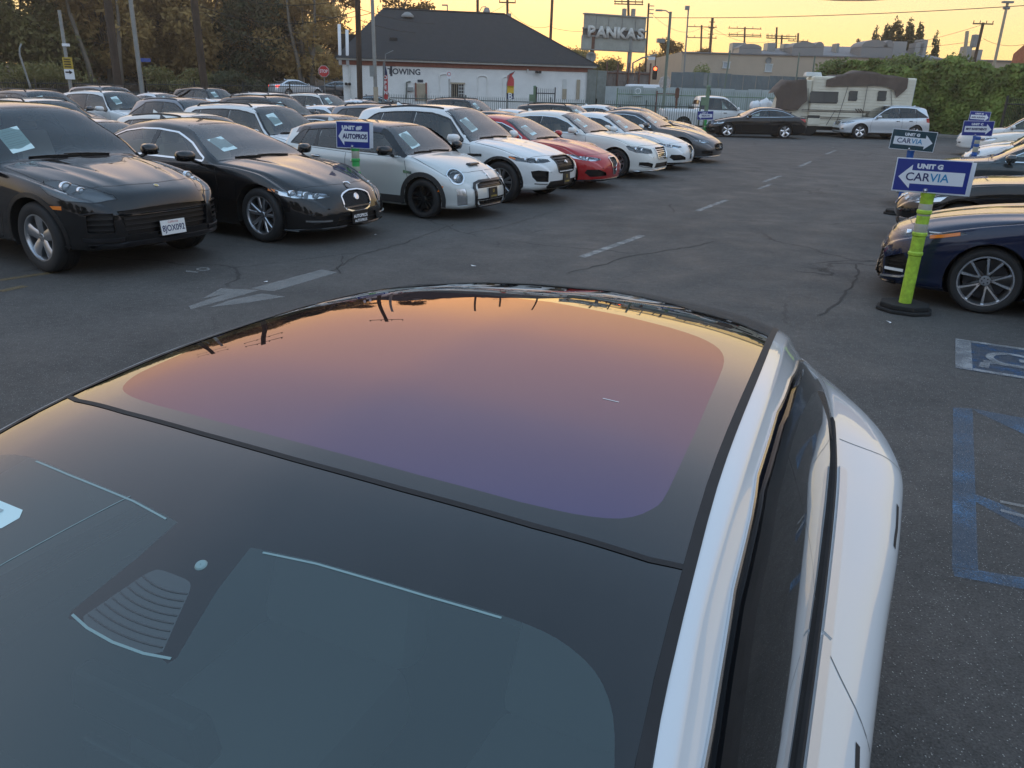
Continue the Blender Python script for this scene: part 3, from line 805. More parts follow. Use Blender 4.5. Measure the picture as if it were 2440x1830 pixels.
def mir(pl): return pl+[(p[0], -p[1], p[2]) for p in pl[::-1]]
def frontfilt(c): return lambda m: m.x > c.L/2-.9
def fpanel(c, name, half, m, recess=.03, rim=None, d=FRONT, mirror=False, filt=None):
    return c.panel(name, half if mirror else mir(half), d, m, filt=filt or frontfilt(c), recess=recess, rim=rim, mirror=mirror)
def loopstrip(c, name, half, m, w, off=.004, h=.010, d=FRONT, mirror=False, closed=True, step=.06):
    return c.sides(name, half if mirror else mir(half), d, m, w=w, off=off, h=h, closed=closed, mirror=mirror, step=step)
def badge(c, s, y, z, r, m, d=(1, 0, .1), h=.012):
    p, n = c.hit((s, y, z), d); mb = MB(); mb.lathe([(.0005, h), (r*.7, h), (r*.85, h*.7), (r, -.01)], 20, axis='z')
    mb.m = 1; mb.lathe([(r*.95, h*.2), (r*1.0, h*1.1), (r*.84, h*1.1), (r*.82, h*.5)], 20, axis='z')
    o = mb.build('badge', [m, MT['chrome']], c.root, smooth=True); o.location = p; o.rotation_euler = n.to_track_quat('Z', 'Y').to_euler(); return o

# ---- black SUV with the front plate
GBAR = mat('grille_bar_grey', (.028, .028, .030), .4, .2)
HLC = [(.13, .50, .80), (.15, .54, .85), (.28, .66, .925), (.48, .78, .985), (.66, .86, 1.015), (.76, .905, 1.0), (.74, .935, .92), (.60, .94, .85), (.40, .90, .80), (.22, .74, .775)]
def cay_front(c):
    lamp(c, HLC, (.72, .62, .28), [(.50, .82, .935, .050), (.36, .75, .90, .032)], strip=[[(.42, .75, .955), (.54, .82, .98)], [(.42, .87, .87), (.56, .905, .91)]], housing=mat('lamp_housing_grey', (.20, .21, .22), .35, .4), depth=.03)
    c.sides('lamp_gasket', HLC, (.72, .62, .28), MT['black_trim'], w=.008, off=.002, closed=True, step=.06)
    fpanel(c, 'centre_grille', [(0, .50, .44), (0, .56, .69), (0, .25, .705)], MT['grille'], .05)
    bars(c, [(0, .50), (0, .555), (0, .61), (0, .66)], -.51, .51, FRONT, GBAR, w=.024, h=.03, off=-.05)
    fpanel(c, 'side_intake', [(.1, .60, .47), (.1, .60, .665), (.1, .78, .675), (.1, .89, .655), (.1, .90, .48)], MT['grille'], .05, mirror=True, d=(.85, .5, 0), filt=lambda m: m.x > c.L/2-.8)
    for sg in (1, -1):
        for z in (.51, .565, .62):
            mb = MB(); c.strip(mb, [(.1, .61*sg, z), (.2, .88*sg, z)], (.85, .5*sg, 0), .022, -.035, h=.02, step=.06); mb.build('intake_bar', GBAR, c.root)
    c.sides('intake_trim', [(.1, .60, .672), (.12, .78, .682), (.2, .90, .662)], (.85, .5, 0), MT['dark_alloy'], w=.014, off=.003, h=.004)
    c.sides('bumper_trim', [(.05, .54, .40), (.1, .70, .40), (.2, .90, .405)], (.85, .5, 0), MT['dark_alloy'], w=.04, off=.003, h=.008)
    c_amber(c, [(.46, .93, .70), (.46, .93, .74), (.62, .95, .735), (.62, .95, .703)])
    loopstrip(c, 'lower_lip', [(0, .0, .33), (.05, .5, .33), (.15, .80, .34)], MT['dark_alloy'], .05, closed=False)
def cay_after(c):
    badge(c, .16, 0, .91, .028, MT['gold'], (.4, 0, 1), .004)
    plate(c, 0, 0, .47, kind='white', lines=[('8JOX092', .092, -.012, MT['blue_ink'], dict(bold=.0016, sx=.82)), ('California', .034, .056, MT['red_ink'], dict(shear=.25))])
    for sg in (1, -1): pass
SP = {}
SP['cay'] = spec(4.93, 1.98, 1.69, .92, 2.895, 1.50, 2.28, 4.0, 4.78, .885, 1.12, 1.10, .95, 1.02, 1.07, .375, .62, zs=.27, suv=True, sweep=.30,
    nose=[(.2, -.12), (.33, -.02), (.45, .01), (.66, .0), (.84, -.03), (.95, -.08)], tw=.265, ridge=[(.30, .52, .10, .020), (.52, .70, .06, .012)])
cay = std_car('black_suv', SP['cay'], P_BLACK, dict(dark=True, splits=[2.98, 3.98], front=cay_front, after=cay_after, rim='five', rimm=MT['alloy'], rr=.25, clad=.05, archm=MT['black_trim'], pap=(.38, -.50), seat=MT['seat_grey'],
    tail_light=[(4.75, .90, .98), (4.75, .2, .98), (4.75, .2, 1.04), (4.75, .92, 1.05)], fin=True))

# ---- black sedan with the oval mesh grille
def xj_front(c):
    lamp(c, [(.13, .42, .60), (.15, .44, .635), (.28, .60, .675), (.45, .78, .70), (.66, .90, .715), (.72, .915, .70), (.56, .90, .645), (.38, .80, .605), (.22, .60, .585)], (.74, .62, .2), [(.30, .66, .63, .040), (.22, .56, .615, .032), (.42, .78, .65, .040)], housing=MT['lamp_chrome'])
    lampa = [(.58, .885, .66), (.60, .89, .705), (.70, .915, .705), (.72, .915, .70)]
    c.sides('side_marker', [(.60, .90, .685), (.70, .915, .70)], (.6, .8, .1), MT['amber'], w=.035, off=.004, h=.003)
    el = [(0, .27*math.sin(t), .535+.135*math.cos(t)*(1 if math.cos(t) > 0 else 1.05)) for t in np.linspace(0, math.pi, 13)]
    el = [(0, min(.265, p[1]*1.16), p[2]) for p in el]
    fpanel(c, 'grille', el[1:-1], MT['grille'], .018, MT['chrome'])
    g = MB()
    for k in range(-13, 14):
        for sg in (1, -1):
            y0 = k*.033
            a, b = (0, y0-sg*.13, .41), (0, y0+sg*.13, .66); pts = []
            for t in np.linspace(0, 1, 12):
                y = a[1]+(b[1]-a[1])*t; z = a[2]+(b[2]-a[2])*t
                if (abs(y)/.25)**2.6+(abs(z-.535)/.125)**2.6 < 1: pts.append((0, y, z))
            if len(pts) > 2: c.strip(g, [pts[0], pts[-1]], FRONT, .004, -.014, h=.004, step=.06)
    tag(g.build('grille_mesh', MT['alloy'], c.root), kind='stuff')
    mb = MB(); c.strip(mb, mir(el[1:-1])[:], FRONT, .022, .002, True, .012, .05); mb.build('grille_surround', MT['chrome'], c.root, smooth=True)
    fpanel(c, 'lower_intake', [(0, .42, .24), (0, .36, .36)], MT['grille'], .03)
    c.sides('bumper_blade', [(.08, .46, .315), (.2, .78, .325)], (.85, .5, 0), MT['chrome'], w=.022, off=.004, h=.012)
    c.sides('fender_vent', [(1.30, .93, .74), (1.62, .94, .735)], (0, 1, 0), MT['chrome'], w=.016, off=.003, h=.006)
    loopstrip(c, 'lower_lip', [(0, .0, .205), (.05, .5, .205), (.2, .85, .21)], MT['gloss_black'], .04, closed=False)
def xj_after(c):
    badge(c, 0, 0, .585, .045, MT['satin'])
    mb = MB(); p, n = c.hit((.20, 0, .71), (.3, 0, 1)); 
    mb.tube([p+Vector((.07, 0, .012)), p+Vector((.03, 0, .035)), p+Vector((-.04, 0, .03)), p+Vector((-.10, 0, .012))], [.008, .014, .012, .004], 8)
    mb.tube([p+Vector((.06, .01, .002)), p+Vector((.02, .01, .03))], .006, 6); mb.tube([p+Vector((-.06, -.01, .0)), p+Vector((-.03, -.01, .028))], .006, 6)
    mb.build('hood_ornament', MT['chrome'], c.root, smooth='all')
    plate(c, 0, 0, .32, h=.16, lines=[('AUTOPROS', .058, .012, MT['white_print'], dict(bold=.0018, sx=.92)), ('AUTOPROS', .05, -.048, MT['white_print'], dict(bold=.0012, sx=.95))])
SP['xj'] = spec(5.12, 1.90, 1.46, .89, 3.03, 1.62, 2.62, 3.75, 4.62, .70, 1.0, 1.04, .99, .93, .98, .352, .57, zs=.17, sweep=.30,
    nose=[(.1, -.12), (.22, -.01), (.36, .01), (.52, -.02), (.68, -.07), (.75, -.1)], ridge=[(.28, .50, .12, .018)])
xj = std_car('black_sedan', SP['xj'], P_BLACK, dict(dlo=MT['chrome'], dlow=.03, splits=[3.02], front=xj_front, after=xj_after, rim='twin5', rimm=MT['alloy'], rr=.252, seat=MT['seat_tan'], pap=(.40, -.42), d2=3.55,
    tail_light=[(4.9, .9, .72), (4.9, .6, .75), (4.9, .6, 1.0), (4.7, .9, 1.0)]))

# ---- pale silver hatchback with the dark roof
def mini_front(c):
    cir = [(.3, .60+.135*math.sin(t), .675+.150*math.cos(t)) for t in np.linspace(0, 2*math.pi, 19)[:-1]]
    lamp(c, cir, (.86, .36, .36), [(.2, .60, .67, .058)], strip=[(.25, .60+.112*math.sin(t), .675+.122*math.cos(t)) for t in np.linspace(0, 2*math.pi, 16)], depth=.045)
    c.sides('lamp_ring', cir, (.86, .36, .36), MT['chrome'], w=.022, off=.002, h=.010, closed=True, step=.2)
    gp = [(0, .30, .595), (0, .40, .57), (0, .44, .50), (0, .44, .26), (0, .36, .215)]
    loopstrip(c, 'grille_surround', gp, MT['gloss_black'], .045, h=.02)
    fpanel(c, 'grille', [(0, .28, .575), (0, .36, .55), (0, .375, .49)], MT['grille'], .03)
    bars(c, [(0, .512), (0, .54)], -.33, .33, FRONT, MT['gloss_black'], w=.012, h=.018, off=-.026)
    fpanel(c, 'lower_grille', [(0, .41, .33), (0, .34, .235)], MT['grille'], .04)
    for k in range(-6, 7): 
        mb = MB(); c.strip(mb, [(0, k*.055, .315), (0, k*.055, .245)], FRONT, .012, -.03, h=.018); mb.build('grille_bar', MT['dark_alloy'], c.root)
    fpanel(c, 'bumper_insert', [(.12, .60, .50), (.12, .56, .24), (.2, .70, .23), (.2, .72, .49)], MT['satin'], .012, rim=c.pm, mirror=True, d=(.9, .4, 0), filt=lambda m: m.x > c.L/2-.8)
    c_amber(c, [(.44, .85, .44), (.40, .84, .53), (.46, .86, .53), (.50, .87, .44)], (.3, .95, 0))
    c.sides('side_scuttle', [(.98, .84, .70), (1.14, .85, .715)], (0, 1, 0), MT['satin'], w=.045, off=.003, h=.006)
    c.sides('stripe', [(1.25, .86, .245), (2.0, .87, .245)], (0, 1, -.1), mat('stripe_blue', (.05, .10, .22), .4), w=.05, off=.003)
def mini_after(c):
    zl, hl = c.f['ze'], c.f['hwe']
    c.sides('pillar_trim', [(s, float(hl(s))+.01, float(zl(s))-.01) for s in np.linspace(1.17, 1.74, 7)], (.15, .85, .5), MT['gloss_black'], w=.115, off=.0035, step=.08)
    c.sides('pillar_trim', [(3.46, .8, float(c.f['zb'](3.4))+.05), (3.40, .8, 1.29)], (0, 1, 0), MT['gloss_black'], w=.20, off=.0035, step=.08)
    p, n = c.hit((.42, 0, .76), (.3, 0, 1)); mb = MB(); mb.box(p+Vector((.02, 0, .008)), (.10, .30, .03), taper=.8); mb.build('hood_scoop', MT['gloss_black'], c.root, bevel=.006)
    p, n = c.hit((.13, 0, .66), (.8, 0, .6)); mb = MB(); b = 0
    mb.lathe([(.0005, .014), (.026, .012), (.034, -.01)], 16, axis='z'); mb.box((0, .062, .004), (.03, .07, .008)); mb.box((0, -.062, .004), (.03, .07, .008))
    o = mb.build('badge', MT['chrome'], c.root, smooth=True); o.location = p; o.rotation_euler = n.to_track_quat('Z', 'Y').to_euler()
    plate(c, 0, 0, .40, w=.24, h=.16, lines=[('U', .07, .03, MT['gold'], dict(bold=.002)), ('AUTOPROS', .032, -.05, MT['gold'], dict(bold=.001))])
SP['mini'] = spec(3.99, 1.73, 1.425, .80, 2.567, 1.10, 1.72, 3.35, 3.90, .70, .965, .98, .80, .905, .985, .308, .60, zs=.17, suv=True, sweep=.24,
    nose=[(.1, -.08), (.2, .0), (.36, .01), (.5, -.01), (.6, -.05), (.75, -.09)], tw=.205)
mini = std_car('hatchback', SP['mini'], P_MINI, dict(splits=[2.28, 3.02], front=mini_front, after=mini_after, rim='multi', rimm=MT['black_rim'], rr=.222, clad=.075, archm=MT['cladding'], sillm=MT['cladding'], mcap=MT['gloss_black'], roofm=P_ROOF, roof_end=3.62, pap=(.46, -.34), dlow=.016,
    hmat=MT['chrome'], mbig=1.05, d2=2.85, h0=.20, gap=.035,
    tail_light=[(3.9, .80, .72), (3.9, .62, .72), (3.9, .62, .94), (3.9, .80, .94)]))

# ---- white SUV with the square mesh grille
def fp_front(c):
    lamp(c, [(.13, .44, .755), (.16, .47, .80), (.34, .66, .815), (.58, .86, .835), (.74, .915, .845), (.72, .925, .82), (.55, .92, .77), (.34, .80, .735), (.2, .60, .73)], (.75, .60, .2), [(.28, .64, .77, .042), (.42, .78, .785, .036)], strip=[(.22, .56, .795), (.40, .72, .81), (.60, .86, .825)])
    c.sides('side_marker', [(.60, .90, .80), (.72, .92, .83)], (.6, .8, .1), MT['amber'], w=.03, off=.004, h=.003)
    gp = [(0, .24, .845), (0, .33, .835), (0, .355, .80), (0, .345, .66), (0, .30, .575), (0, .24, .555)]
    fpanel(c, 'grille', gp, MT['grille'], .03, MT['gloss_black'])
    bars(c, [(0, .60), (0, .64), (0, .68), (0, .72), (0, .76), (0, .80)], -.29, .29, FRONT, MT['black_trim'], w=.014, h=.014, off=-.026)
    loopstrip(c, 'grille_surround', gp, MT['gloss_black'], .02, h=.008)
    fpanel(c, 'side_intake', [(.1, .56, .41), (.12, .56, .60), (.16, .78, .62), (.25, .87, .60), (.25, .84, .50), (.2, .78, .42)], MT['grille'], .05, mirror=True, d=(.85, .5, 0), filt=lambda m: m.x > c.L/2-.8)
    for sg in (1, -1):
        mb = MB(); c.strip(mb, [(.1, .57*sg, .51), (.25, .84*sg, .52)], (.85, .5*sg, 0), .016, -.03, h=.02, step=.06); mb.build('intake_bar', MT['gloss_black'], c.root)
    fpanel(c, 'lower_grille', [(0, .52, .42), (0, .60, .33), (0, .50, .28)], MT['grille'], .04)
    c.sides('fog_slot', [(.1, .58, .37), (.2, .82, .385)], (.85, .5, 0), MT['satin'], w=.022, off=.003, h=.004)
    c.sides('fender_vent', [(1.28, .95, .83), (1.58, .955, .82)], (0, 1, 0), MT['gloss_black'], w=.05, off=.003, h=.004)
def fp_after(c):
    badge(c, 0, 0, .745, .035, MT['chrome'])
    plate(c, 0, .0, .45, w=.27, h=.18, lines=[('U', .085, .03, MT['gold'], dict(bold=.002)), ('AUTOPROS', .036, -.058, MT['gold'], dict(bold=.001))])
SP['fp'] = spec(4.73, 1.94, 1.655, .90, 2.874, 1.52, 2.32, 3.85, 4.60, .82, 1.09, 1.12, .95, 1.0, 1.07, .372, .60, zs=.25, suv=True, sweep=.28,
    nose=[(.2, -.12), (.34, -.02), (.5, .0), (.68, .01), (.8, -.03), (.9, -.1)], tw=.255, ridge=[(.36, .50, .12, .016)])
fp = std_car('white_suv', SP['fp'], P_WHITE, dict(dark=True, splits=[2.98, 3.80], front=fp_front, after=fp_after, rim='twin5', clad=.045, archm=MT['black_trim'], pap=(.45, -.44), rails=MT['black_trim'], railh=.012, seat=MT['seat_dark'], h0=.20,
    tail_light=[(4.6, .90, .98), (4.6, .5, .98), (4.6, .5, 1.03), (4.6, .92, 1.04)]))

# ---- sport sedan with the shield grille
def giu_front(c):
    lamp(c, [(.16, .40, .60), (.17, .42, .635), (.32, .60, .67), (.52, .78, .705), (.68, .875, .725), (.70, .885, .71), (.56, .87, .65), (.36, .76, .60), (.22, .56, .585)], (.75, .60, .25), [(.32, .66, .63, .038), (.42, .76, .65, .034)], housing=MT['lamp_chrome'])
    sh_ = [(0, .13, .655), (0, .165, .62), (0, .12, .45), (0, .05, .31)]
    fpanel(c, 'shield_grille', sh_, MT['grille'], .03, MT['chrome'])
    loopstrip(c, 'grille_surround', sh_, MT['chrome'], .022, h=.014)
    for z in (.42, .48, .54, .60): bars(c, [(0, z)], -(.03+.09*(z-.32)/.3), .03+.09*(z-.32)/.3, FRONT, MT['black_trim'], w=.01, h=.012, off=-.026)
    fpanel(c, 'side_intake', [(.08, .30, .29), (.1, .34, .36), (.16, .56, .43), (.25, .80, .43), (.25, .84, .36), (.2, .74, .28)], MT['grille'], .05, mirror=True, d=(.9, .42, 0), filt=lambda m: m.x > c.L/2-.8)
    loopstrip(c, 'lower_lip', [(0, .0, .20), (.05, .5, .20), (.2, .84, .21)], MT['gloss_black'], .035, closed=False)
def giu_after(c): badge(c, .06, 0, .675, .035, mat('badge_blue', (.05, .08, .2), .3))
SP['giu'] = spec(4.64, 1.86, 1.43, .84, 2.82, 1.58, 2.42, 3.40, 4.20, .69, .97, 1.03, .98, .91, .99, .335, .56, zs=.16, sweep=.30,
    nose=[(.1, -.12), (.22, -.02), (.40, .02), (.55, .0), (.68, -.06), (.75, -.1)], ridge=[(.20, .45, .12, .014)])
giu = std_car('red_sedan', SP['giu'], P_RED, dict(dark=True, dlo=MT['chrome'], splits=[2.82], front=giu_front, after=giu_after, rim='multi', rimm=MT['alloy'], rr=.245, pap=(.40, -.38), seat=MT['seat_grey'], d2=3.2, cpow=1.3,
    tail_light=[(4.5, .85, .80), (4.5, .4, .82), (4.5, .4, .92), (4.5, .85, .93)]))
giu_w = None

# ---- large pale sedan with the barred grille
def sc_front(c):
    lamp(c, [(.13, .46, .60), (.14, .48, .70), (.26, .62, .745), (.46, .80, .775), (.60, .875, .785), (.64, .89, .76), (.56, .89, .68), (.40, .82, .615), (.22, .60, .58)], (.75, .60, .2), [(.30, .66, .67, .045), (.42, .77, .69, .04)], strip=[(.16, .50, .70), (.30, .66, .735), (.50, .82, .765)], housing=MT['lamp_dark'])
    gp = [(0, .32, .735), (0, .36, .70), (0, .31, .50), (0, .26, .47)]
    fpanel(c, 'grille', gp, MT['grille'], .04, MT['chrome'])
    loopstrip(c, 'grille_surround', gp, MT['chrome'], .024, h=.018)
    for z, y in ((.515, .28), (.56, .295), (.605, .31), (.65, .325), (.695, .33)): bars(c, [(0, z)], -y, y, FRONT, MT['chrome'], w=.020, h=.020, off=-.034)
    fpanel(c, 'side_intake', [(.1, .52, .29), (.1, .50, .37), (.16, .66, .41), (.25, .84, .41), (.25, .84, .34)], MT['grille'], .05, mirror=True, d=(.9, .42, 0), filt=lambda m: m.x > c.L/2-.8)
    c.sides('intake_trim', [(.1, .52, .285), (.2, .76, .305), (.25, .84, .33)], (.9, .42, 0), MT['chrome'], w=.018, off=.003, h=.006)
    fpanel(c, 'lower_grille', [(0, .40, .38), (0, .45, .27)], MT['grille'], .04)
    loopstrip(c, 'lower_lip', [(0, .0, .205), (.05, .5, .205), (.2, .84, .215)], MT['chrome'], .02, closed=False)
SP['sc'] = spec(5.25, 1.90, 1.495, .90, 3.165, 1.68, 2.55, 3.75, 4.70, .75, 1.03, 1.08, 1.0, .96, 1.01, .345, .58, zs=.17, sweep=.28,
    nose=[(.1, -.10), (.24, .0), (.40, .01), (.60, -.02), (.76, -.07), (.85, -.1)])
lux = std_car('pale_sedan', SP['sc'], P_PEARL, dict(dark=True, dlo=MT['chrome'], splits=[3.08], front=sc_front, rim='twin5', rr=.25, pap=(.46, -.40), seat=MT['seat_tan'], d2=3.75,
    tail_light=[(5.1, .88, .72), (5.1, .55, .72), (5.1, .5, .92), (5.1, .88, .95)]))

# ---- grey sports sedan with the concave grille
def gh_front(c):
    lamp(c, [(.22, .50, .60), (.24, .53, .63), (.38, .68, .67), (.56, .82, .70), (.68, .885, .715), (.66, .89, .68), (.50, .84, .62), (.34, .70, .585)], (.75, .60, .25), [(.40, .73, .64, .036)], housing=MT['lamp_chrome'])
    gp = [(0, .26, .575), (0, .38, .55), (0, .42, .49), (0, .36, .40), (0, .26, .37)]
    fpanel(c, 'grille', gp, MT['grille'], .06, MT['gloss_black'])
    for k in range(-7, 8):
        mb = MB(); c.strip(mb, [(0, k*.048, .555), (0, k*.048, .39)], FRONT, .012, -.055, h=.03); mb.build('grille_bar', MT['satin'], c.root)
    loopstrip(c, 'grille_surround', gp, MT['gloss_black'], .02, h=.01)
    fpanel(c, 'side_intake', [(.1, .48, .25), (.12, .50, .35), (.2, .70, .38), (.28, .85, .37), (.28, .82, .28)], MT['grille'], .05, mirror=True, d=(.9, .42, 0), filt=lambda m: m.x > c.L/2-.8)
    loopstrip(c, 'lower_lip', [(0, .0, .19), (.05, .5, .19), (.2, .86, .20)], MT['satin'], .025, closed=False)
def gh_after(c):
    mb = MB(); p, n = c.hit((0, 0, .47), FRONT)
    for y in (-.045, 0, .045): mb.tube([p+Vector((-.01, y*.3, -.05)), p+Vector((.0, y, .0)), p+Vector((-.01, y, .06))], .007, 5)
    mb.box(p+Vector((-.0, 0, -.045)), (.02, .10, .012)); mb.build('badge', MT['chrome'], c.root)
SP['gh'] = spec(4.97, 1.945, 1.46, .93, 3.0, 1.72, 2.62, 3.55, 4.55, .68, 1.0, 1.05, 1.0, .93, 1.01, .350, .565, zs=.16, sweep=.32,
    nose=[(.1, -.12), (.22, -.01), (.38, .02), (.55, -.01), (.68, -.08), (.75, -.12)], ridge=[(.34, .56, .10, .020)])
gh = std_car('grey_sedan', SP['gh'], P_GREY, dict(dark=True, dlo=MT['chrome'], splits=[3.02], front=gh_front, after=gh_after, rim='multi', rimm=MT['dark_alloy'], rr=.26, pap=(.45, -.40), d2=3.5, cpow=1.3,
    tail_light=[(4.8, .86, .82), (4.8, .5, .82), (4.8, .5, .95), (4.8, .86, .97)]))

# ---- navy compact sedan on the right
def co_front(c):
    lamp(c, [(.07, .40, .665), (.08, .42, .70), (.24, .60, .725), (.46, .78, .755), (.70, .87, .785), (.74, .88, .775), (.56, .86, .72), (.34, .76, .68), (.16, .56, .655)], (.74, .62, .25), [(.20, .58, .69, .034), (.30, .69, .705, .03)], strip=[(.12, .48, .70), (.28, .64, .73), (.48, .79, .755)], housing=MT['lamp_dark'], depth=.035)
    c.sides('side_marker', [(.44, .835, .70), (.55, .86, .725), (.68, .885, .765)], (.62, .78, .15), MT['amber'], w=.036, off=.003, h=.004)
    fpanel(c, 'grille', [(0, .46, .52), (0, .60, .42), (0, .66, .27), (0, .60, .22)], MT['grille'], .04, MT['gloss_black'])
    bars(c, [(0, .27), (0, .32), (0, .37), (0, .42), (0, .47)], -.46, .46, FRONT, MT['black_trim'], w=.018, h=.02, off=-.035)
    fpanel(c, 'fog_recess', [(.1, .68, .26), (.1, .62, .42), (.2, .80, .50), (.28, .84, .42), (.22, .80, .28)], MT['grille'], .05, mirror=True, d=(.85, .5, 0), filt=lambda m: m.x > c.L/2-.8)
    for sg in (1, -1):
        for z in (.33, .37, .41):
            mb = MB(); c.strip(mb, [(.1, .68*sg, z), (.25, .80*sg, z+.01)], (.85, .5*sg, 0), .012, -.03, h=.015, step=.06); mb.build('intake_bar', MT['black_trim'], c.root)
        mb = MB(); c.strip(mb, [(.1, .66*sg, .315), (.25, .80*sg, .325)], (.85, .5*sg, 0), .03, -.02, h=.02, step=.06); mb.build('fog_lamp', MT['lamp_white'], c.root)
    c.sides('bumper_blade', [(.08, .64, .235), (.2, .82, .26), (.3, .865, .31)], (.8, .6, 0), MT['satin'], w=.022, off=.006, h=.012)
    loopstrip(c, 'lower_lip', [(0, .0, .165), (.05, .5, .165), (.2, .80, .17)], MT['gloss_black'], .04, closed=False)
    fpanel(c, 'upper_grille', [(0, .40, .695), (0, .38, .655)], MT['gloss_black'], .012)
SP['co'] = spec(4.70, 1.78, 1.435, 1.02, 2.70, 1.42, 2.24, 3.38, 4.22, .715, .985, 1.05, .98, .915, .985,   .325, .56, zs=.16, sweep=.15,
    nose=[(.1, -.10), (.2, .02), (.40, .0), (.55, -.02), (.7, -.05), (.8, -.08)], ridge=[(.34, .52, .10, .016)])
co = std_car('navy_sedan', SP['co'], P_NAVY, dict(splits=[2.70], front=co_front, rim='vee', rimm=MT['alloy'], rr=.248, paper=False, gap=.045, wrot=.0, d2=3.1,
    tail_light=[(4.5, .82, .75), (4.5, .4, .78), (4.5, .4, .92), (4.5, .82, .95)]))

# ---- plain kinds for the rows behind and the street
def gen_front(z0, wide=.86, barm='chrome', amber=True):
    def f(c):
        lamp(c, [(.14, .44, z0-.07), (.15, .46, z0), (.34, .66, z0+.035), (.58, .82, z0+.065), (.68, wide, z0+.06), (.60, wide, z0-.02), (.40, .80, z0-.07), (.24, .62, z0-.085)], (.75, .60, .2), [(.32, .66, z0-.02, .045)], housing=MT['lamp_chrome'])
        gp = [(0, .34, z0+.02), (0, .37, z0-.02), (0, .31, z0-.16)]
        fpanel(c, 'grille', gp, MT['grille'], .03, MT['chrome'])
        for q in range(4): bars(c, [(0, z0-.14+q*.045)], -.30, .30, FRONT, MT[barm], w=.014, h=.014, off=-.026)
        loopstrip(c, 'grille_surround', gp, MT[barm], .018, h=.01)
        fpanel(c, 'lower_grille', [(0, .52, z0-.28), (0, .58, z0-.40)], MT['grille'], .04)
        c.sides('fog_lamp', [(.12, .64, z0-.32), (.2, .76, z0-.32)], (.85, .5, 0), MT['lamp_chrome'], w=.06, off=.003, h=.01)
    return f
SP['suv'] = spec(4.90, 1.93, 1.72, .92, 2.86, 1.48, 2.25, 4.05, 4.76, .90, 1.12, 1.14, .98, 1.04, 1.09, .37, .63, zs=.25, suv=True, sweep=.24)
suv = std_car('suv', SP['suv'], P_WHITE, dict(dark=True, splits=[2.92, 3.92], front=gen_front(.82), rim='twin5', clad=.05, archm=MT['cladding'], rails=MT['black_trim'], pap=(.5, -.36), mbig=1.1, seat=MT['seat_tan'],
    tail_light=[(4.8, .92, .90), (4.8, .62, .90), (4.8, .60, 1.12), (4.8, .92, 1.14)]))
SP['sed'] = spec(4.88, 1.85, 1.455, .90, 2.87, 1.58, 2.42, 3.55, 4.42, .72, 1.0, 1.06, .99, .94, .99, .33, .565, zs=.17, sweep=.24)
sed = std_car('sedan', SP['sed'], P_SILVER, dict(splits=[2.88], front=gen_front(.68), rim='five', pap=(.48, -.38), dlo=MT['chrome'], seat=MT['seat_grey'], d2=3.32,
    tail_light=[(4.75, .90, .76), (4.75, .50, .78), (4.75, .50, .93), (4.60, .90, .95)]))
# black street sedan and silver street crossover (seen from their left side, facing left)
SP['ecl'] = spec(4.87, 1.85, 1.46, .86, 2.874, 1.52, 2.42, 3.50, 4.40, .70, 1.0, 1.05, 1.0, .92, 1.0, .335, .57, zs=.16, sweep=.26)
ecl = std_car('black_street_sedan', SP['ecl'], P_BLACK, dict(dark=True, splits=[2.85], front=gen_front(.68), rim='five', rimm=MT['machined'], rr=.25, paper=False, dlo=MT['chrome'], d2=3.3, cpow=1.2,
    tail_light=[(4.75, .93, .80), (4.75, .55, .80), (4.75, .55, .94), (4.48, .93, .95)]))
SP['edge'] = spec(4.68, 1.93, 1.70, .98, 2.824, 1.50, 2.45, 3.95, 4.55, .84, 1.08, 1.10, .95, 1.0, 1.10, .37, .62, zs=.26, suv=True, sweep=.22)
edge = std_car('silver_crossover', SP['edge'], P_SILVER, dict(splits=[2.95, 3.78], dark=True, front=gen_front(.80), rim='five', rimm=MT['machined'], rr=.25, clad=.04, archm=P_SILVER, sillm=MT['cladding'], paper=False, hmat=MT['black_trim'], rails=P_SILVER, railh=.02, sCb=4.40, sCt=3.75, cpow=1.0,
    tail_light=[(4.63, .80, .86), (4.66, .66, .90), (4.60, .66, 1.10), (4.30, .92, 1.10), (4.36, .93, .90)], tdir=(-.55, .83, 0)))

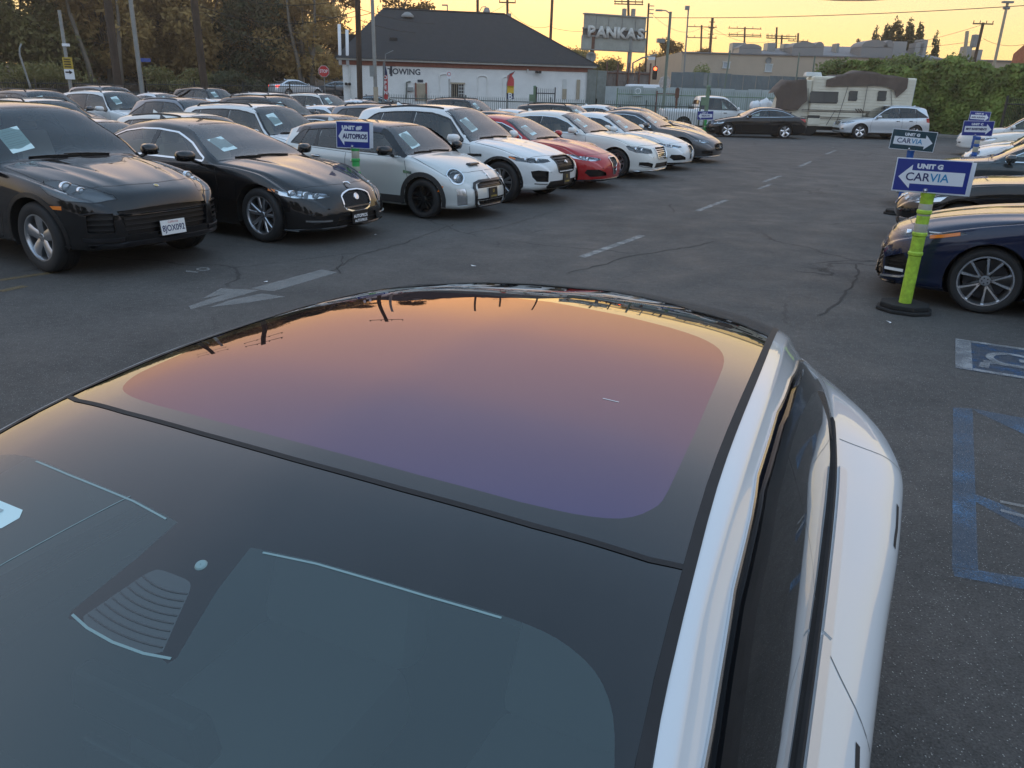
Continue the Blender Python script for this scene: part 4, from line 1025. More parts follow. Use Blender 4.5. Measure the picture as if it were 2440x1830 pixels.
# ------------------------------------------------------------------ the white sedan in the foreground
T_PAINT = paint('tesla_white', (.68, .70, .71), rough=.3, dust=.03); T_PAINT.name = 'bright_white_paint'
NT = 2.05
SP['near'] = dict(L=4.69, W=1.87, H=1.46, step=.045, nsec=5, suv=False, railw=.035, zmf=.55, crease=.02, tuck=.03, bulge=.022,
    zt=[(0, .50), (.02, .58), (.1, .68), (.5, .82), (1.02, .985), (1.4, 1.185), (1.7, 1.325), (1.9, 1.395), (2.05, 1.43), (2.35, 1.462), (2.65, 1.468), (3.0, 1.452), (3.4, 1.402), (3.8, 1.315), (4.2, 1.19), (4.42, 1.105), (4.60, 1.06), (4.66, 1.0), (4.69, .88)],
    zs=[(0, .25), (.1, .18), (.6, .15), (4.0, .15), (4.5, .24), (4.69, .34)],
    zb=[(0, .45), (.1, .58), (.5, .72), (1.05, .885), (2.0, .935), (2.9, .955), (3.4, .985), (3.8, 1.01), (4.1, 1.005), (4.3, .985), (4.6, .92), (4.69, .85)],
    ze=[(0, .3), (1.02, .86), (1.1, .935), (1.4, 1.105), (1.7, 1.245), (1.9, 1.315), (2.1, 1.36), (2.4, 1.388), (2.7, 1.392), (3.0, 1.378), (3.35, 1.325), (3.65, 1.245), (3.95, 1.145), (4.2, 1.078), (4.5, .9), (4.69, .5)],
    hw=[(0, .56), (.012, .63), (.04, .70), (.095, .77), (.2, .83), (.42, .885), (.85, .915), (1.6, .918), (2.4, .925), (2.9, .940), (3.4, .962), (3.65, .964), (3.95, .925), (4.25, .825), (4.5, .72), (4.64, .64), (4.69, .58)],
    hwb=[(0, .5), (.2, .76), (.85, .855), (1.1, .85), (1.6, .800), (2.25, .788), (2.8, .775), (3.3, .754), (3.7, .714), (4.0, .672), (4.3, .60), (4.6, .52), (4.69, .5)],
    hwe=[(0, .44), (.2, .68), (.85, .76), (1.0, .80), (1.12, .80), (1.4, .755), (1.7, .71), (1.9, .685), (2.05, .668), (2.4, .652), (2.8, .635), (3.2, .612), (3.6, .585), (3.9, .56), (4.2, .53), (4.69, .40)],
    nose=[(.1, -.12), (.25, 0), (.45, .01), (.65, -.05)], tail=[(.1, -.1), (.4, 0), (.8, 0), (1.05, .02)], sweep=.3, tsweep=.16)
near = Car('white_sedan', SP['near'])
TAZ = math.radians(25.5); ta = Vector((math.sin(TAZ), math.cos(TAZ), 0)); tb_ = Vector((math.cos(TAZ), -math.sin(TAZ), 0))
seam_mid = Vector((-.31, 1.065, 0))*1.03 + tb_*(-.035) - ta*.02
near.root.location = seam_mid + ta*(4.69/2-NT); near.root.rotation_euler = (0, 0, -math.pi/2-TAZ)
near.root.location += tb_*.033
def near_build(c):
    SDn = (0, 1, 0); w = .94
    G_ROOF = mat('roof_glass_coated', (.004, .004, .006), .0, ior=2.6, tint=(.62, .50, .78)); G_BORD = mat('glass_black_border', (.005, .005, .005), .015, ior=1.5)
    # coated glass: the interference coating mirrors violet when looked at steeply and pink towards grazing
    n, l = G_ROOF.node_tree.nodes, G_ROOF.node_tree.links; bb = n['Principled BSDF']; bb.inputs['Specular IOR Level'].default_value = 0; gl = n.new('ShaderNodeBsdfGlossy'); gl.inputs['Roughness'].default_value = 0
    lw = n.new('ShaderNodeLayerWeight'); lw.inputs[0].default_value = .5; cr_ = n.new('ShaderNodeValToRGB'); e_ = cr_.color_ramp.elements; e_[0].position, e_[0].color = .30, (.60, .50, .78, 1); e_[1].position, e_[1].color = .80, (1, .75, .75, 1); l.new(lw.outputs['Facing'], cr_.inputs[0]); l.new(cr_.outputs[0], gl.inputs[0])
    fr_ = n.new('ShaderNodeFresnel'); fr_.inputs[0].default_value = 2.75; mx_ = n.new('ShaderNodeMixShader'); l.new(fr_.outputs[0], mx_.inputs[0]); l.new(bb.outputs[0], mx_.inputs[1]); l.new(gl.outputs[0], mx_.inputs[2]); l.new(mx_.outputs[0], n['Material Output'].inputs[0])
    bb = G_BORD.node_tree.nodes['Principled BSDF']; bb.inputs['Coat Weight'].default_value = 1; bb.inputs['Coat IOR'].default_value = 1.35; bb.inputs['Coat Roughness'].default_value = .0
    for m_, sc_ in ((G_ROOF, 0), (G_BORD, 1)):   # faint dust, uneven
        n, l = m_.node_tree.nodes, m_.node_tree.links; b = n['Principled BSDF']; tc = n.new('ShaderNodeTexCoord'); t = n.new('ShaderNodeTexNoise')
        t.inputs['Scale'].default_value = 5; t.inputs['Detail'].default_value = 10; t.inputs['Roughness'].default_value = .75; l.new(tc.outputs['Object'], t.inputs['Vector'])
        r = n.new('ShaderNodeMapRange'); r.inputs[1].default_value = .4; r.inputs[2].default_value = .8; r.inputs[4].default_value = .014; l.new(t.outputs[0], r.inputs[0])
        mx = n.new('ShaderNodeMix'); mx.data_type = 'RGBA'; l.new(r.outputs[0], mx.inputs[0]); mx.inputs[6].default_value = b.inputs['Base Color'].default_value; mx.inputs[7].default_value = (.5, .47, .42, 1)
        l.new(mx.outputs[2], b.inputs['Base Color'])
    zt = lambda s: float(c.f['zt'](s)); zb = lambda s: float(c.f['zb'](s)); top = lambda m: m.z > .95
    edge = pchip([(1.08, .80), (1.4, .722), (1.7, .662), (1.83, .640), (2.03, .620), (2.345, .594), (2.8, .573), (3.4, .535), (3.98, .49), (4.3, .47)])
    U = (.25, 0, 1)
    def sym(h): return h+[(p[0], -p[1])+tuple(p[2:]) for p in h[::-1] if abs(p[1]) > 1e-6]
    def symo(h): return [(p[0], -p[1])+tuple(p[2:]) for p in h[::-1] if abs(p[1]) > 1e-6]+h
    def sy(lst): return [(s, y, zt(s)) for s, y in lst]
    WG = glass('near_windshield_glass', (.50, .60, .58), ior=1.5, haze=(.22, .32, .33), haze_w=.17)
    def cr(P, n=4):
        out = []
        for i in range(len(P)-1):
            p0, p1, p2, p3 = (np.array(P[max(0, min(len(P)-1, k))]) for k in (i-1, i, i+1, i+2))
            for t in np.linspace(0, 1, n, endpoint=False): out.append(tuple(.5*((2*p1)+(p2-p0)*t+(2*p0-5*p1+4*p2-p3)*t*t+(3*p1-p0-3*p2+p3)*t**3)))
        return out+[tuple(P[-1])]
    # clear part of the screen, with the sensor housing notch
    h = [(1.871, .085), (1.882, .17)]+cr([(1.893, .33), (1.902, .43), (1.901, .50), (1.882, .555), (1.845, .590), (1.79, .612)], 3)+[(s, float(edge(s))-.045) for s in (1.6, 1.4, 1.2)]+[(1.09, .735), (1.06, .40), (1.05, .0)]
    notch = [(1.868, .068), (1.80, .074), (1.712, .094), (1.703, .088), (1.706, .073)]
    half = notch[::-1][0:0]+[(1.700, .0)]+[(1.704, .055)]+notch[::-1]+h
    c.panel('windshield', sy(sym(half[:-1]+[half[-1]])), U, WG, filt=top, mirror=False)
    c.panel('sensor_window', sy(sym([(1.798, .0)]+cr([(1.798, .018), (1.796, .030), (1.790, .037), (1.782, .042)], 3)+[(1.712, .071), (1.706, .062), (1.703, .045), (1.7015, .022), (1.701, .0)])), U, glass('sensor_glass', (.22, .25, .26), ior=1.5, haze=(.22, .27, .28), haze_w=.30), filt=top, mirror=False)
    g0 = [(2.040, .0), (2.046, .2), (2.056, .4), (2.071, .56), (2.085, float(edge(2.08)))]
    c.panel('windshield_border', sy(sym(g0+[(s, float(edge(s))) for s in (1.9, 1.7, 1.4, 1.08)]+[(1.02, .76), (.99, .4), (.985, 0)])), U, G_BORD, filt=top, mirror=False)
    tint = [(2.076, .0), (2.082, .2), (2.092, .36), (2.105, .44), (2.13, .50), (2.175, .532), (2.235, .540), (2.45, .530), (2.70, .512), (2.83, .498), (2.92, .468), (2.975, .41), (3.005, .33), (3.030, .2), (3.040, 0)]
    tint = tint[:2]+cr(tint[2:8], 3)+cr(tint[8:13], 3)+tint[13:]
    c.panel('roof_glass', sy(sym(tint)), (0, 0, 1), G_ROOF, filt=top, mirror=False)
    g1 = [(3.06, float(edge(3.06))), (3.09, .4), (3.115, .2), (3.122, 0)]
    c.panel('roof_glass_border', sy(sym(g0+[(s, float(edge(s))) for s in (2.3, 2.6, 2.85)]+g1)), (0, 0, 1), G_BORD, filt=top, mirror=False)
    c.panel('rear_glass', sy(sym([(3.128, 0), (3.120, .2), (3.095, .4), (3.066, float(edge(3.06)))]+[(s, float(edge(s))) for s in (3.3, 3.6, 3.9, 4.15)]+[(4.28, .40), (4.31, .2), (4.32, 0)])), (-.2, 0, 1), mat('rear_glass', (.006, .006, .006), .0, ior=1.5), filt=top, mirror=False)
    # seams as dark gaskets
    fs_ = MB(); c.strip(fs_, sy(symo([(2.035, 0), (2.041, .2), (2.051, .4), (2.0665, .56), (2.081, float(edge(2.07))-.006)])), U, .010, .0012, step=.02); fs_.build('front_seam', MT['rubber'], c.root, smooth='all', fix=False)
    seam = MB()
    c.strip(seam, sy(symo([(3.125, 0), (3.118, .2), (3.093, .4), (3.063, float(edge(3.06)))])), (0, 0, 1), .005, .0008, step=.03); seam.build('rear_seam', MT['rubber'], c.root, smooth='all', fix=False)
    c.sides('roof_gasket', [(s, float(edge(s))+.006, zt(s)) for s in np.linspace(1.08, 4.15, 34)], (0, .25, 1), MT['rubber'], w=.016, off=.0015)
    # refraction along the clear glass edges, painted as pale lines
    sp = [p for p in sy([(1.871, .09), (1.882, .17), (1.893, .33), (1.902, .43)])]
    EDGE = mat('edge_refraction', (.22, .33, .33), .3)
    for sg in (1, -1):
        mb = MB(); c.strip(mb, [(p[0]-.004, p[1]*sg, p[2]) for p in sp], U, .0032, .0006, step=.03); mb.build('edge_refraction', EDGE, c.root, smooth='all', fix=False)
    mb = MB(); c.strip(mb, sy([(1.709, -.088), (1.702, -.05), (1.699, 0), (1.702, .05), (1.709, .088)]), U, .0035, .0006, step=.02); mb.build('edge_refraction', EDGE, c.root, smooth='all', fix=False)
    mb = MB()
    for q in np.linspace(1.716, 1.782, 8): mb_y = .068-(q-1.712)*.40; c.strip(mb, sy([(q-.006*(1-(t/mb_y)**2), t) for t in np.linspace(-mb_y, mb_y, 9)]), U, .0018, .0008, step=.02)
    mb.build('heater_wires', mat('heater_wire', (.06, .07, .075), .5), c.root, fix=False)
    mb = MB(); p, n = c.hit((1.822, .024, zt(1.82)), U); mb.lathe([(.0005, .0022), (.007, .002), (.0095, -.001)], 16, axis='z'); o = mb.build('rain_sensor', EDGE, c.root, smooth=True); o.location = p; o.rotation_euler = n.to_track_quat('Z', 'Y').to_euler()
    mb = MB(); c.strip(mb, sy([(1.885, -.185), (1.70, -.285), (1.5, -.40), (1.2, -.58)]), U, .0016, .0006, step=.04); mb.build('pale_screen_line', EDGE, c.root, smooth='all', fix=False)  # thin pale line slanting down the screen from its border
    # --- side: frame, panes, mouldings
    fo_ = [(1.30, 1.075), (1.6, 1.195), (1.87, 1.292), (2.13, 1.350), (2.41, 1.386), (2.7, 1.389), (2.985, 1.366), (3.3, 1.312), (3.6, 1.220), (3.84, 1.122), (3.92, 1.068)]
    wt = [(1.36, 1.0), (1.6, 1.095), (1.928, 1.225), (2.19, 1.288), (2.48, 1.318), (2.75, 1.318), (2.97, 1.296), (3.3, 1.228), (3.55, 1.152), (3.75, 1.082), (3.82, 1.052)]
    wb = lambda s: zb(s)+.020
    pane = [(s, w, z) for s, z in wt]+[(3.70, w, wb(3.70)+.012)]+[(s, w, wb(s)) for s in (3.4, 2.9, 2.4, 1.9, 1.5, 1.28)]
    BW = 2.66
    fr = [p for p in wt if p[0] < BW]; rr = [p for p in wt if p[0] > BW]; wtf = pchip(wt)
    side = lambda m: m.y > .3 and m.z > .85
    qx = 3.46
    DG = glass('near_side_glass', (.10, .115, .11), ior=1.5, haze=(.05, .06, .06), haze_w=.1)
    p1_ = [(s, w, z) for s, z in fr]+[(BW, w, float(wtf(BW))), (BW+.015, w, wb(BW))]+[(s, w, wb(s)) for s in (2.2, 1.8, 1.5, 1.28)]
    p2_ = [(BW+.010, w, float(wtf(BW+.01)))]+[(s, w, z) for s, z in rr if s < qx]+[(qx, w, float(wtf(qx))), (qx+.05, w, wb(qx+.05)), (3.1, w, wb(3.1)), (BW+.025, w, wb(BW+.025))]
    p3_ = [(qx+.012, w, float(wtf(qx+.012)))]+[(s, w, z) for s, z in rr if s > qx+.02]+[(3.70, w, wb(3.70)+.012), (qx+.062, w, wb(qx+.06))]
    QT = mat('quarter_panel_texture', (.02, .02, .02), .35, bump=.6, bscale=260)
    c.panel('side_window', p1_, SDn, DG, filt=side); c.panel('side_window', p2_, SDn, DG, filt=side); c.panel('quarter_trim', p3_, SDn, QT, filt=side)
    fr_poly = [(s, w, z) for s, z in fo_]+[(3.80, w, 1.045), (3.70, w, wb(3.70)-.010)]+[(s, w, wb(s)-.018) for s in (3.4, 2.9, 2.4, 1.9, 1.5, 1.22)]
    c.panel('window_frame', fr_poly, SDn, MT['gloss_black'], filt=side)
    c.sides('frame_strip', [(s, w, z) for s, z in fo_], SDn, MT['satin'], w=.006, off=.001, h=.003, step=.05)
    c.sides('frame_fold', [(s, w, z-.030) for s, z in fo_[2:8]], SDn, MT['gloss_black'], w=.022, off=.001, h=.006, step=.05)
    c.sides('belt_moulding', [(s, w, wb(s)-.008) for s in np.linspace(1.25, 3.68, 22)], SDn, MT['rubber'], w=.020, off=.001, h=.006)
    BST = mat('belt_strip_satin', (.62, .64, .66), .3, .35)
    for a, b in ((1.22, BW), (BW+.012, 3.42)): c.sides('belt_strip', [(s, w, wb(s)-.032) for s in np.linspace(a, b, 12)], SDn, BST, w=.026, off=.001, h=.006)
    # --- doors
    seams = MB(); sl = .30
    d1 = [(1.18, w, sl), (1.10, w, .62), (1.20, w, zb(1.2)-.006), (BW-.02, w, zb(BW)-.004), (BW-.14, w, .80), (BW-.17, w, .55), (BW-.17, w, sl)]
    d2 = [(BW-.17, w, sl), (BW-.17, w, .55), (BW-.14, w, .80), (BW-.02, w, zb(BW)-.004), (3.60, w, zb(3.6)-.006), (3.70, w, .93), (3.60, w, .78), (3.36, w, .62), (3.22, w, sl)]
    for pts, hs in ((d1, 2.36), (d2, 3.35)):
        ds = c.panel('door', pts, SDn, T_PAINT, filt=lambda m: m.y > .35)
        for sg, dd in zip((1, -1), ds):
            pass
            mb = MB(); c.strip(mb, [(hs-.10, w*sg, .862), (hs-.05, w*sg, .866), (hs, w*sg, .867), (hs+.06, w*sg, .872), (hs+.12, w*sg, .878)], (0, sg, .25), .013, .0012, step=.02); mb.build('handle', MT['rubber'], dd, smooth='all', fix=False)
    for sg in (1, -1):
        for pl in ([(2.655, .80, .945), (2.62, .835, .935), (2.57, .875, .90), (2.52, .91, .83), (2.49, .92, .70), (2.49, .92, .35)], [(3.60, .755, 1.0), (3.65, .84, .965), (3.69, .90, .92), (3.68, .93, .85), (3.58, .95, .76), (3.36, .95, .60), (3.22, .93, .30)], [(1.18, .86, .90), (1.12, .91, .75), (1.10, .915, .6), (1.18, .9, .3)]):
            c.strip(seams, [(p[0], p[1]*sg, p[2]) for p in cr(pl, 4)], (0, .75*sg, .65), .0035, .0008, step=.03)
    c.strip(seams, sy(symo([(4.27, 0), (4.25, .4), (4.22, .50)])), (-.3, 0, 1), .006, .001)
    for fo, R in ((.86, .335), (3.735, .335)):
        Ra = R+.045
        cir = [(fo-math.cos(t)*Ra, w, R+math.sin(t)*Ra) for t in np.linspace(-.75, math.pi+.75, 24)]
        for sg in (1, -1):
            bmesh.ops.delete(c.bm, geom=c.cut([(p[0], p[1]*sg, p[2]) for p in cir], (0, sg, 0), lambda m, g=sg: m.y*g > .35), context='FACES')
            arc = [(fo-math.cos(t)*Ra, w, R+math.sin(t)*Ra) for t in np.linspace(-.28, math.pi+.28, 19)]; mb = MB(); vs = []
            for (s, y, z) in arc: p, n = c.hit((s, w*sg, z), (0, sg, 0)); vs += [(c.X(s), p.y-.001*sg, z), (c.X(s), sg*.5, z)]
            mb.add(vs, [(2*i, 2*i+1, 2*i+3, 2*i+2) for i in range(len(arc)-1)]); mb.add([(c.X(s), sg*.5, z) for s, y, z in arc], [tuple(range(len(arc)))]); mb.build('wheel_liner', MT['liner'], c.root, smooth='all')
    c.finish(T_PAINT); tag(seams.build('panel_gaps', mat('near_gap', (.12, .13, .14), .6), c.root, smooth='all', fix=False), kind='stuff')
    ty, ri = wheel_meshes(.335, .235, .235, 'five', MT['dark_alloy'])
    for fo in (.86, 3.735):
        for sg in (1, -1):
            e = empty('wheel', (c.X(fo), sg*.79, .335), 0 if sg > 0 else math.pi); e.parent = c.root
            link(bpy.data.objects.new('tyre', ty), e); link(bpy.data.objects.new('rim', ri), e)
    for sg in (1, -1):
        me, mg = mirror_mesh(T_PAINT, sg, 1.0); p, n = c.hit((1.30, .94*sg, zb(1.3)-.02), (0, sg, .25))
        m_ = link(bpy.data.objects.new('mirror', me), c.root); m_.location = p; link(bpy.data.objects.new('mirror_glass', mg), m_)
    # --- cabin
    mb = MB(); mb.box((c.X(2.6), 0, .33), (3.0, 1.5, .05))
    for sg in (1, -1): mb.box((c.X(2.4), sg*.73, .62), (2.4, .05, .55))
    mb.box((c.X(1.42), 0, .80), (.72, 1.42, .14), taper=.96); mb.box((c.X(3.9), 0, .95), (.6, 1.2, .05)); mb.build('cabin', MT['cabin'], c.root, bevel=.02)
    def seat(x, y, wd, n=1):
        mb = MB(); tl = Matrix.Rotation(-.32, 3, 'Y')
        mb.box((x+.12, y, .50), (.50, wd, .18), taper=.94); mb.box((x-.24, y, .85), (.14, wd*.96, .62), taper=.84, tilt=tl)
        for q in range(n): mb.box((x-.375, y+(q-(n-1)/2)*wd/max(1, n), 1.19), (.10, .27, .16), taper=.85, tilt=tl)
        mb.build('seat', mat('near_seat', (.30, .31, .31), .5) if 'near_seat' not in bpy.data.materials else bpy.data.materials['near_seat'], c.root, smooth=True, bevel=.04)
    for sg in (1, -1): seat(c.X(2.42), sg*.37, .50)
    seat(c.X(3.35), 0, 1.2, 3)
    mb = MB(); mb.box((0, 0, 0), (.02, .38, .23)); o = mb.build('screen', MT['gloss_black'], c.root, bevel=.006); o.location = (c.X(1.75), 0, .93)
    mb = MB(); a = math.radians(25); mb.tube([(math.cos(t)*.18*math.sin(a), math.sin(t)*.18, math.cos(t)*.18*math.cos(a)) for t in np.linspace(0, 2*math.pi, 25)], .016, 6, caps=False); mb.box((.01, 0, 0), (.04, .34, .05))
    o = mb.build('steering_wheel', MT['cabin'], c.root, smooth='all'); o.location = (c.X(1.86), .37, .90)
    mb = MB(); mb.box((0, 0, 0), (.04, .25, .065), taper=.9); o = mb.build('rear_view_mirror', MT['black_trim'], c.root, bevel=.01); o.location = (c.X(1.72), 0, 1.20)
    # price sheet stuck inside the screen at its far side, a scratch on the roof
    mb = MB(); hs = [c.hit((q[0], q[1], zt(q[0])), U) for q in ((1.822, -.52), (1.816, -.42), (1.812, -.337), (1.799, -.326), (1.777, -.336), (1.740, -.42), (1.70, -.52))]; mb.add([p+n*.0006 for p, n in hs], [tuple(range(7))])
    mb.m = 1; hs = [c.hit((q[0], q[1], zt(q[0])), U) for q in ((1.808, -.50), (1.803, -.37), (1.797, -.37), (1.80, -.50), (1.790, -.50), (1.787, -.38), (1.782, -.38), (1.783, -.50))]; mb.add([p+n*.0010 for p, n in hs], [(0, 1, 2, 3), (4, 5, 6, 7)])
    mb.build('price_sheet', [MT['paper'], MT['ink']], c.root, fix=False)
    mb = MB(); c.strip(mb, sy([(2.455, .355), (2.457, .385)]), (0, 0, 1), .0022, .0005, step=.01); mb.build('scratch', MT['white_print'], c.root, fix=False)
    tag(c.root, 'white sedan filling the foreground, seen over its tinted glass roof', 'car')
near_inv = (Matrix.Translation(near.root.location) @ Matrix.Rotation(-math.pi/2-TAZ, 4, 'Z')).inverted()
near_build(near)

# ------------------------------------------------------------------ ground
def latfwd(x, y): return x*LAT.x+y*LAT.y, x*FWD.x+y*FWD.y
def gz(x, y):
    la, fw = latfwd(x, y)
    dip = -.20*smoothstep(-10.5, -14, fw)*smoothstep(48, 36, la)*smoothstep(-45, -36, fw)
    rise = smoothstep(52, 74, y)*smoothstep(2, -16, x)*.85
    hill = 2.4*smoothstep(84, 118, y)*smoothstep(6, -22, x)
    return dip+rise+hill
def asphalt():
    m, n, l, b = new_mat('asphalt'); tc = n.new('ShaderNodeTexCoord'); V = tc.outputs['Object']
    def noise(sc, det=6, ro=.6, w=None):
        t = n.new('ShaderNodeTexNoise'); t.inputs['Scale'].default_value = sc; t.inputs['Detail'].default_value = det; t.inputs['Roughness'].default_value = ro; l.new(V, t.inputs['Vector']); return t.outputs[0]
    def rmp(src, a, b_, c0, c1):
        r = n.new('ShaderNodeMapRange'); l.new(src, r.inputs[0]); r.inputs[1].default_value = a; r.inputs[2].default_value = b_; r.inputs[3].default_value = c0; r.inputs[4].default_value = c1; return r.outputs[0]
    def mul(a, b_):
        k = n.new('ShaderNodeMath'); k.operation = 'MULTIPLY'; l.new(a, k.inputs[0]); l.new(b_, k.inputs[1]); return k.outputs[0]
    def addn(a, b_):
        k = n.new('ShaderNodeMath'); k.operation = 'ADD'; l.new(a, k.inputs[0]); l.new(b_, k.inputs[1]); return k.outputs[0]
    big = rmp(noise(.16, 5), .3, .7, .82, 1.2); mid = rmp(noise(1.1, 8, .7), .3, .7, .86, 1.14); fine = rmp(noise(95, 3, .7), .3, .7, .55, 1.45)
    # scattered pale stones in the binder
    vo = n.new('ShaderNodeTexVoronoi'); vo.inputs['Scale'].default_value = 85; l.new(V, vo.inputs['Vector'])
    near_ = rmp(vo.outputs['Distance'], .10, .26, 1, 0)
    sel = n.new('ShaderNodeSeparateColor'); l.new(vo.outputs['Color'], sel.inputs[0]); few = rmp(sel.outputs[0], .62, .72, 0, 1)
    stone = mul(near_, few)
    # oil and water stains
    st = rmp(noise(.45, 4, .5), .58, .74, 1, .75)
    val = mul(mul(mul(mul(big, mid), fine), st), rmp(noise(14, 4, .7), .3, .7, .80, 1.2))
    base = n.new('ShaderNodeVectorMath'); base.operation = 'SCALE'; base.inputs[0].default_value = (.078, .074, .069); l.new(val, base.inputs['Scale'])
    # hairline cracks
    wob = n.new('ShaderNodeTexNoise'); wob.inputs['Scale'].default_value = 1.3; wob.inputs['Detail'].default_value = 6; l.new(V, wob.inputs['Vector'])
    mixv = n.new('ShaderNodeMix'); mixv.data_type = 'VECTOR'; mixv.inputs[0].default_value = .35; l.new(V, mixv.inputs[4]); l.new(wob.outputs['Color'], mixv.inputs[5])
    cr = n.new('ShaderNodeTexVoronoi'); cr.feature = 'DISTANCE_TO_EDGE'; cr.inputs['Scale'].default_value = .42; l.new(mixv.outputs[1], cr.inputs['Vector'])
    crk = rmp(cr.outputs['Distance'], .002, .006, .45, 1); where = rmp(noise(.3, 2), .5, .56, 1, 0)
    keep = n.new('ShaderNodeMath'); keep.operation = 'MAXIMUM'; l.new(crk, keep.inputs[0]); l.new(where, keep.inputs[1])
    k2 = n.new('ShaderNodeVectorMath'); k2.operation = 'SCALE'; l.new(base.outputs[0], k2.inputs[0]); l.new(keep.outputs[0], k2.inputs['Scale'])
    mx = n.new('ShaderNodeMix'); mx.data_type = 'RGBA'; l.new(stone, mx.inputs[0]); l.new(k2.outputs[0], mx.inputs[6]); mx.inputs[7].default_value = (.42, .41, .38, 1)
    l.new(mx.outputs[2], b.inputs['Base Color']); l.new(rmp(noise(1.5), .3, .7, .62, .9), b.inputs['Roughness']); b.inputs['Specular IOR Level'].default_value = .35
    h = addn(rmp(noise(140, 3, .7), 0, 1, 0, 1), rmp(vo.outputs['Distance'], 0, .5, .8, 0))
    bp = n.new('ShaderNodeBump'); bp.inputs['Strength'].default_value = .55; bp.inputs['Distance'].default_value = .006; l.new(h, bp.inputs['Height']); l.new(bp.outputs[0], b.inputs['Normal'])
    return m
ASPH = asphalt()
def worn(name, c, cover=.5, scale=7, edge=60, amax=.75):
    """worn road paint: the paint flakes away to the asphalt under it"""
    m, n, l, b = new_mat(name); tc = n.new('ShaderNodeTexCoord'); b.inputs['Roughness'].default_value = .8; b.inputs['Base Color'].default_value = (*c, 1)
    t = n.new('ShaderNodeTexNoise'); t.inputs['Scale'].default_value = edge; t.inputs['Detail'].default_value = 5; t.inputs['Roughness'].default_value = .7; l.new(tc.outputs['Object'], t.inputs['Vector'])
    t2 = n.new('ShaderNodeTexNoise'); t2.inputs['Scale'].default_value = scale; t2.inputs['Detail'].default_value = 6; l.new(tc.outputs['Object'], t2.inputs['Vector'])
    a = n.new('ShaderNodeMath'); a.operation = 'ADD'; l.new(t.outputs[0], a.inputs[0]); l.new(t2.outputs[0], a.inputs[1])
    r = n.new('ShaderNodeMapRange'); l.new(a.outputs[0], r.inputs[0]); r.inputs[1].default_value = 1.0-.12+(.5-cover)*.6; r.inputs[2].default_value = 1.0+.16+(.5-cover)*.6; r.inputs[3].default_value = amax; r.inputs[4].default_value = .16
    l.new(r.outputs[0], b.inputs['Alpha']); return m
gx = np.concatenate([np.arange(-220, -70, 15), np.arange(-70, 70, 2.5), np.arange(70, 221, 15)]); gy = np.concatenate([np.arange(-60, -5, 10), np.arange(-5, 140, 2.5), np.arange(140, 241, 10)])
mb = MB(); nx = len(gx)
mb.add([(x, y, gz(x, y)) for y in gy for x in gx], [(j*nx+i, j*nx+i+1, (j+1)*nx+i+1, (j+1)*nx+i) for j in range(len(gy)-1) for i in range(nx-1)])
tag(mb.build('ground', ASPH, smooth='all', fix=False), kind='structure')

def sheet(name, pts, m, z=.004, parent=None, kind='structure', label=None):
    mb = MB(); mb.add([(p[0], p[1], gz(p[0], p[1])+z) for p in pts], [tuple(range(len(pts)))]); o = mb.build(name, m, parent, fix=False)
    if o.data.polygons[0].normal.z < 0: o.data.flip_normals()
    if kind: tag(o, kind=kind)
    return o
def gp(px, py): return at(px, py, z=0)
W_OLD = worn('worn_white_paint', (.50, .50, .48), .36, amax=.29, edge=70); W_MED = worn('white_road_paint', (.52, .52, .50), .58, amax=.55, edge=110); B_OLD = worn('worn_blue_paint', (.10, .23, .40), .80, 3, 120, .72)
Y_OLD = worn('worn_yellow_paint', (.30, .20, .07), .25, amax=.35)
# stall marks down the aisle, arrow, stencilled 10, disabled bay
D = 1.1031
for a, b, w in (((1256, 556), (1388, 509), .11), ((1506, 456), (1570, 432), .11), ((1650, 393), (1686, 380), .11), ((1727, 360), (1752, 349), .11), ((1784, 333), (1806, 325), .12), ((1665, 398), (1640, 408), .1)):
    A, B = gp(a[0]*D, a[1]*D), gp(b[0]*D, b[1]*D); t = (B-A).normalized(); nrm = Vector((-t.y, t.x, 0))*w/2
    sheet('stall_mark', [A-nrm, B-nrm, B+nrm, A+nrm], W_MED)
arrow = [[(598, 688), (767, 643), (804, 650), (652, 695)], [(455, 738), (620, 692), (579, 690), (526, 688), (482, 712), (512, 706), (540, 700), (450, 730)], [(500, 733), (548, 716), (626, 700), (680, 708), (590, 722)]]
for q in arrow: sheet('arrow_mark', [gp(*p) for p in q], W_OLD)
sheet('stall_number', [gp(443, 648), gp(471, 651), gp(472, 648), gp(444, 645)], W_OLD)
o_ = []
for k in range(24):
    t = 2*math.pi*k/24; o_.append((484+17*math.cos(t), 642+4.4*math.sin(t)))
mb = MB(); vs = [gp(*p)+Vector((0, 0, .004)) for p in o_]+[gp(484+10*math.cos(2*math.pi*k/24), 642+2.2*math.sin(2*math.pi*k/24))+Vector((0, 0, .004)) for k in range(24)]
mb.add(vs, [(k, (k+1) % 24, 24+(k+1) % 24, 24+k) for k in range(24)]); tag(mb.build('stall_number', W_OLD), kind='structure')
for a, b in (((0, 668), (140, 648)), ((0, 695), (60, 682))):
    A, B = gp(*a), gp(*b); t = (B-A).normalized(); nrm = Vector((-t.y, t.x, 0))*.05; sheet('stall_mark', [A-nrm, B-nrm, B+nrm, A+nrm], Y_OLD)
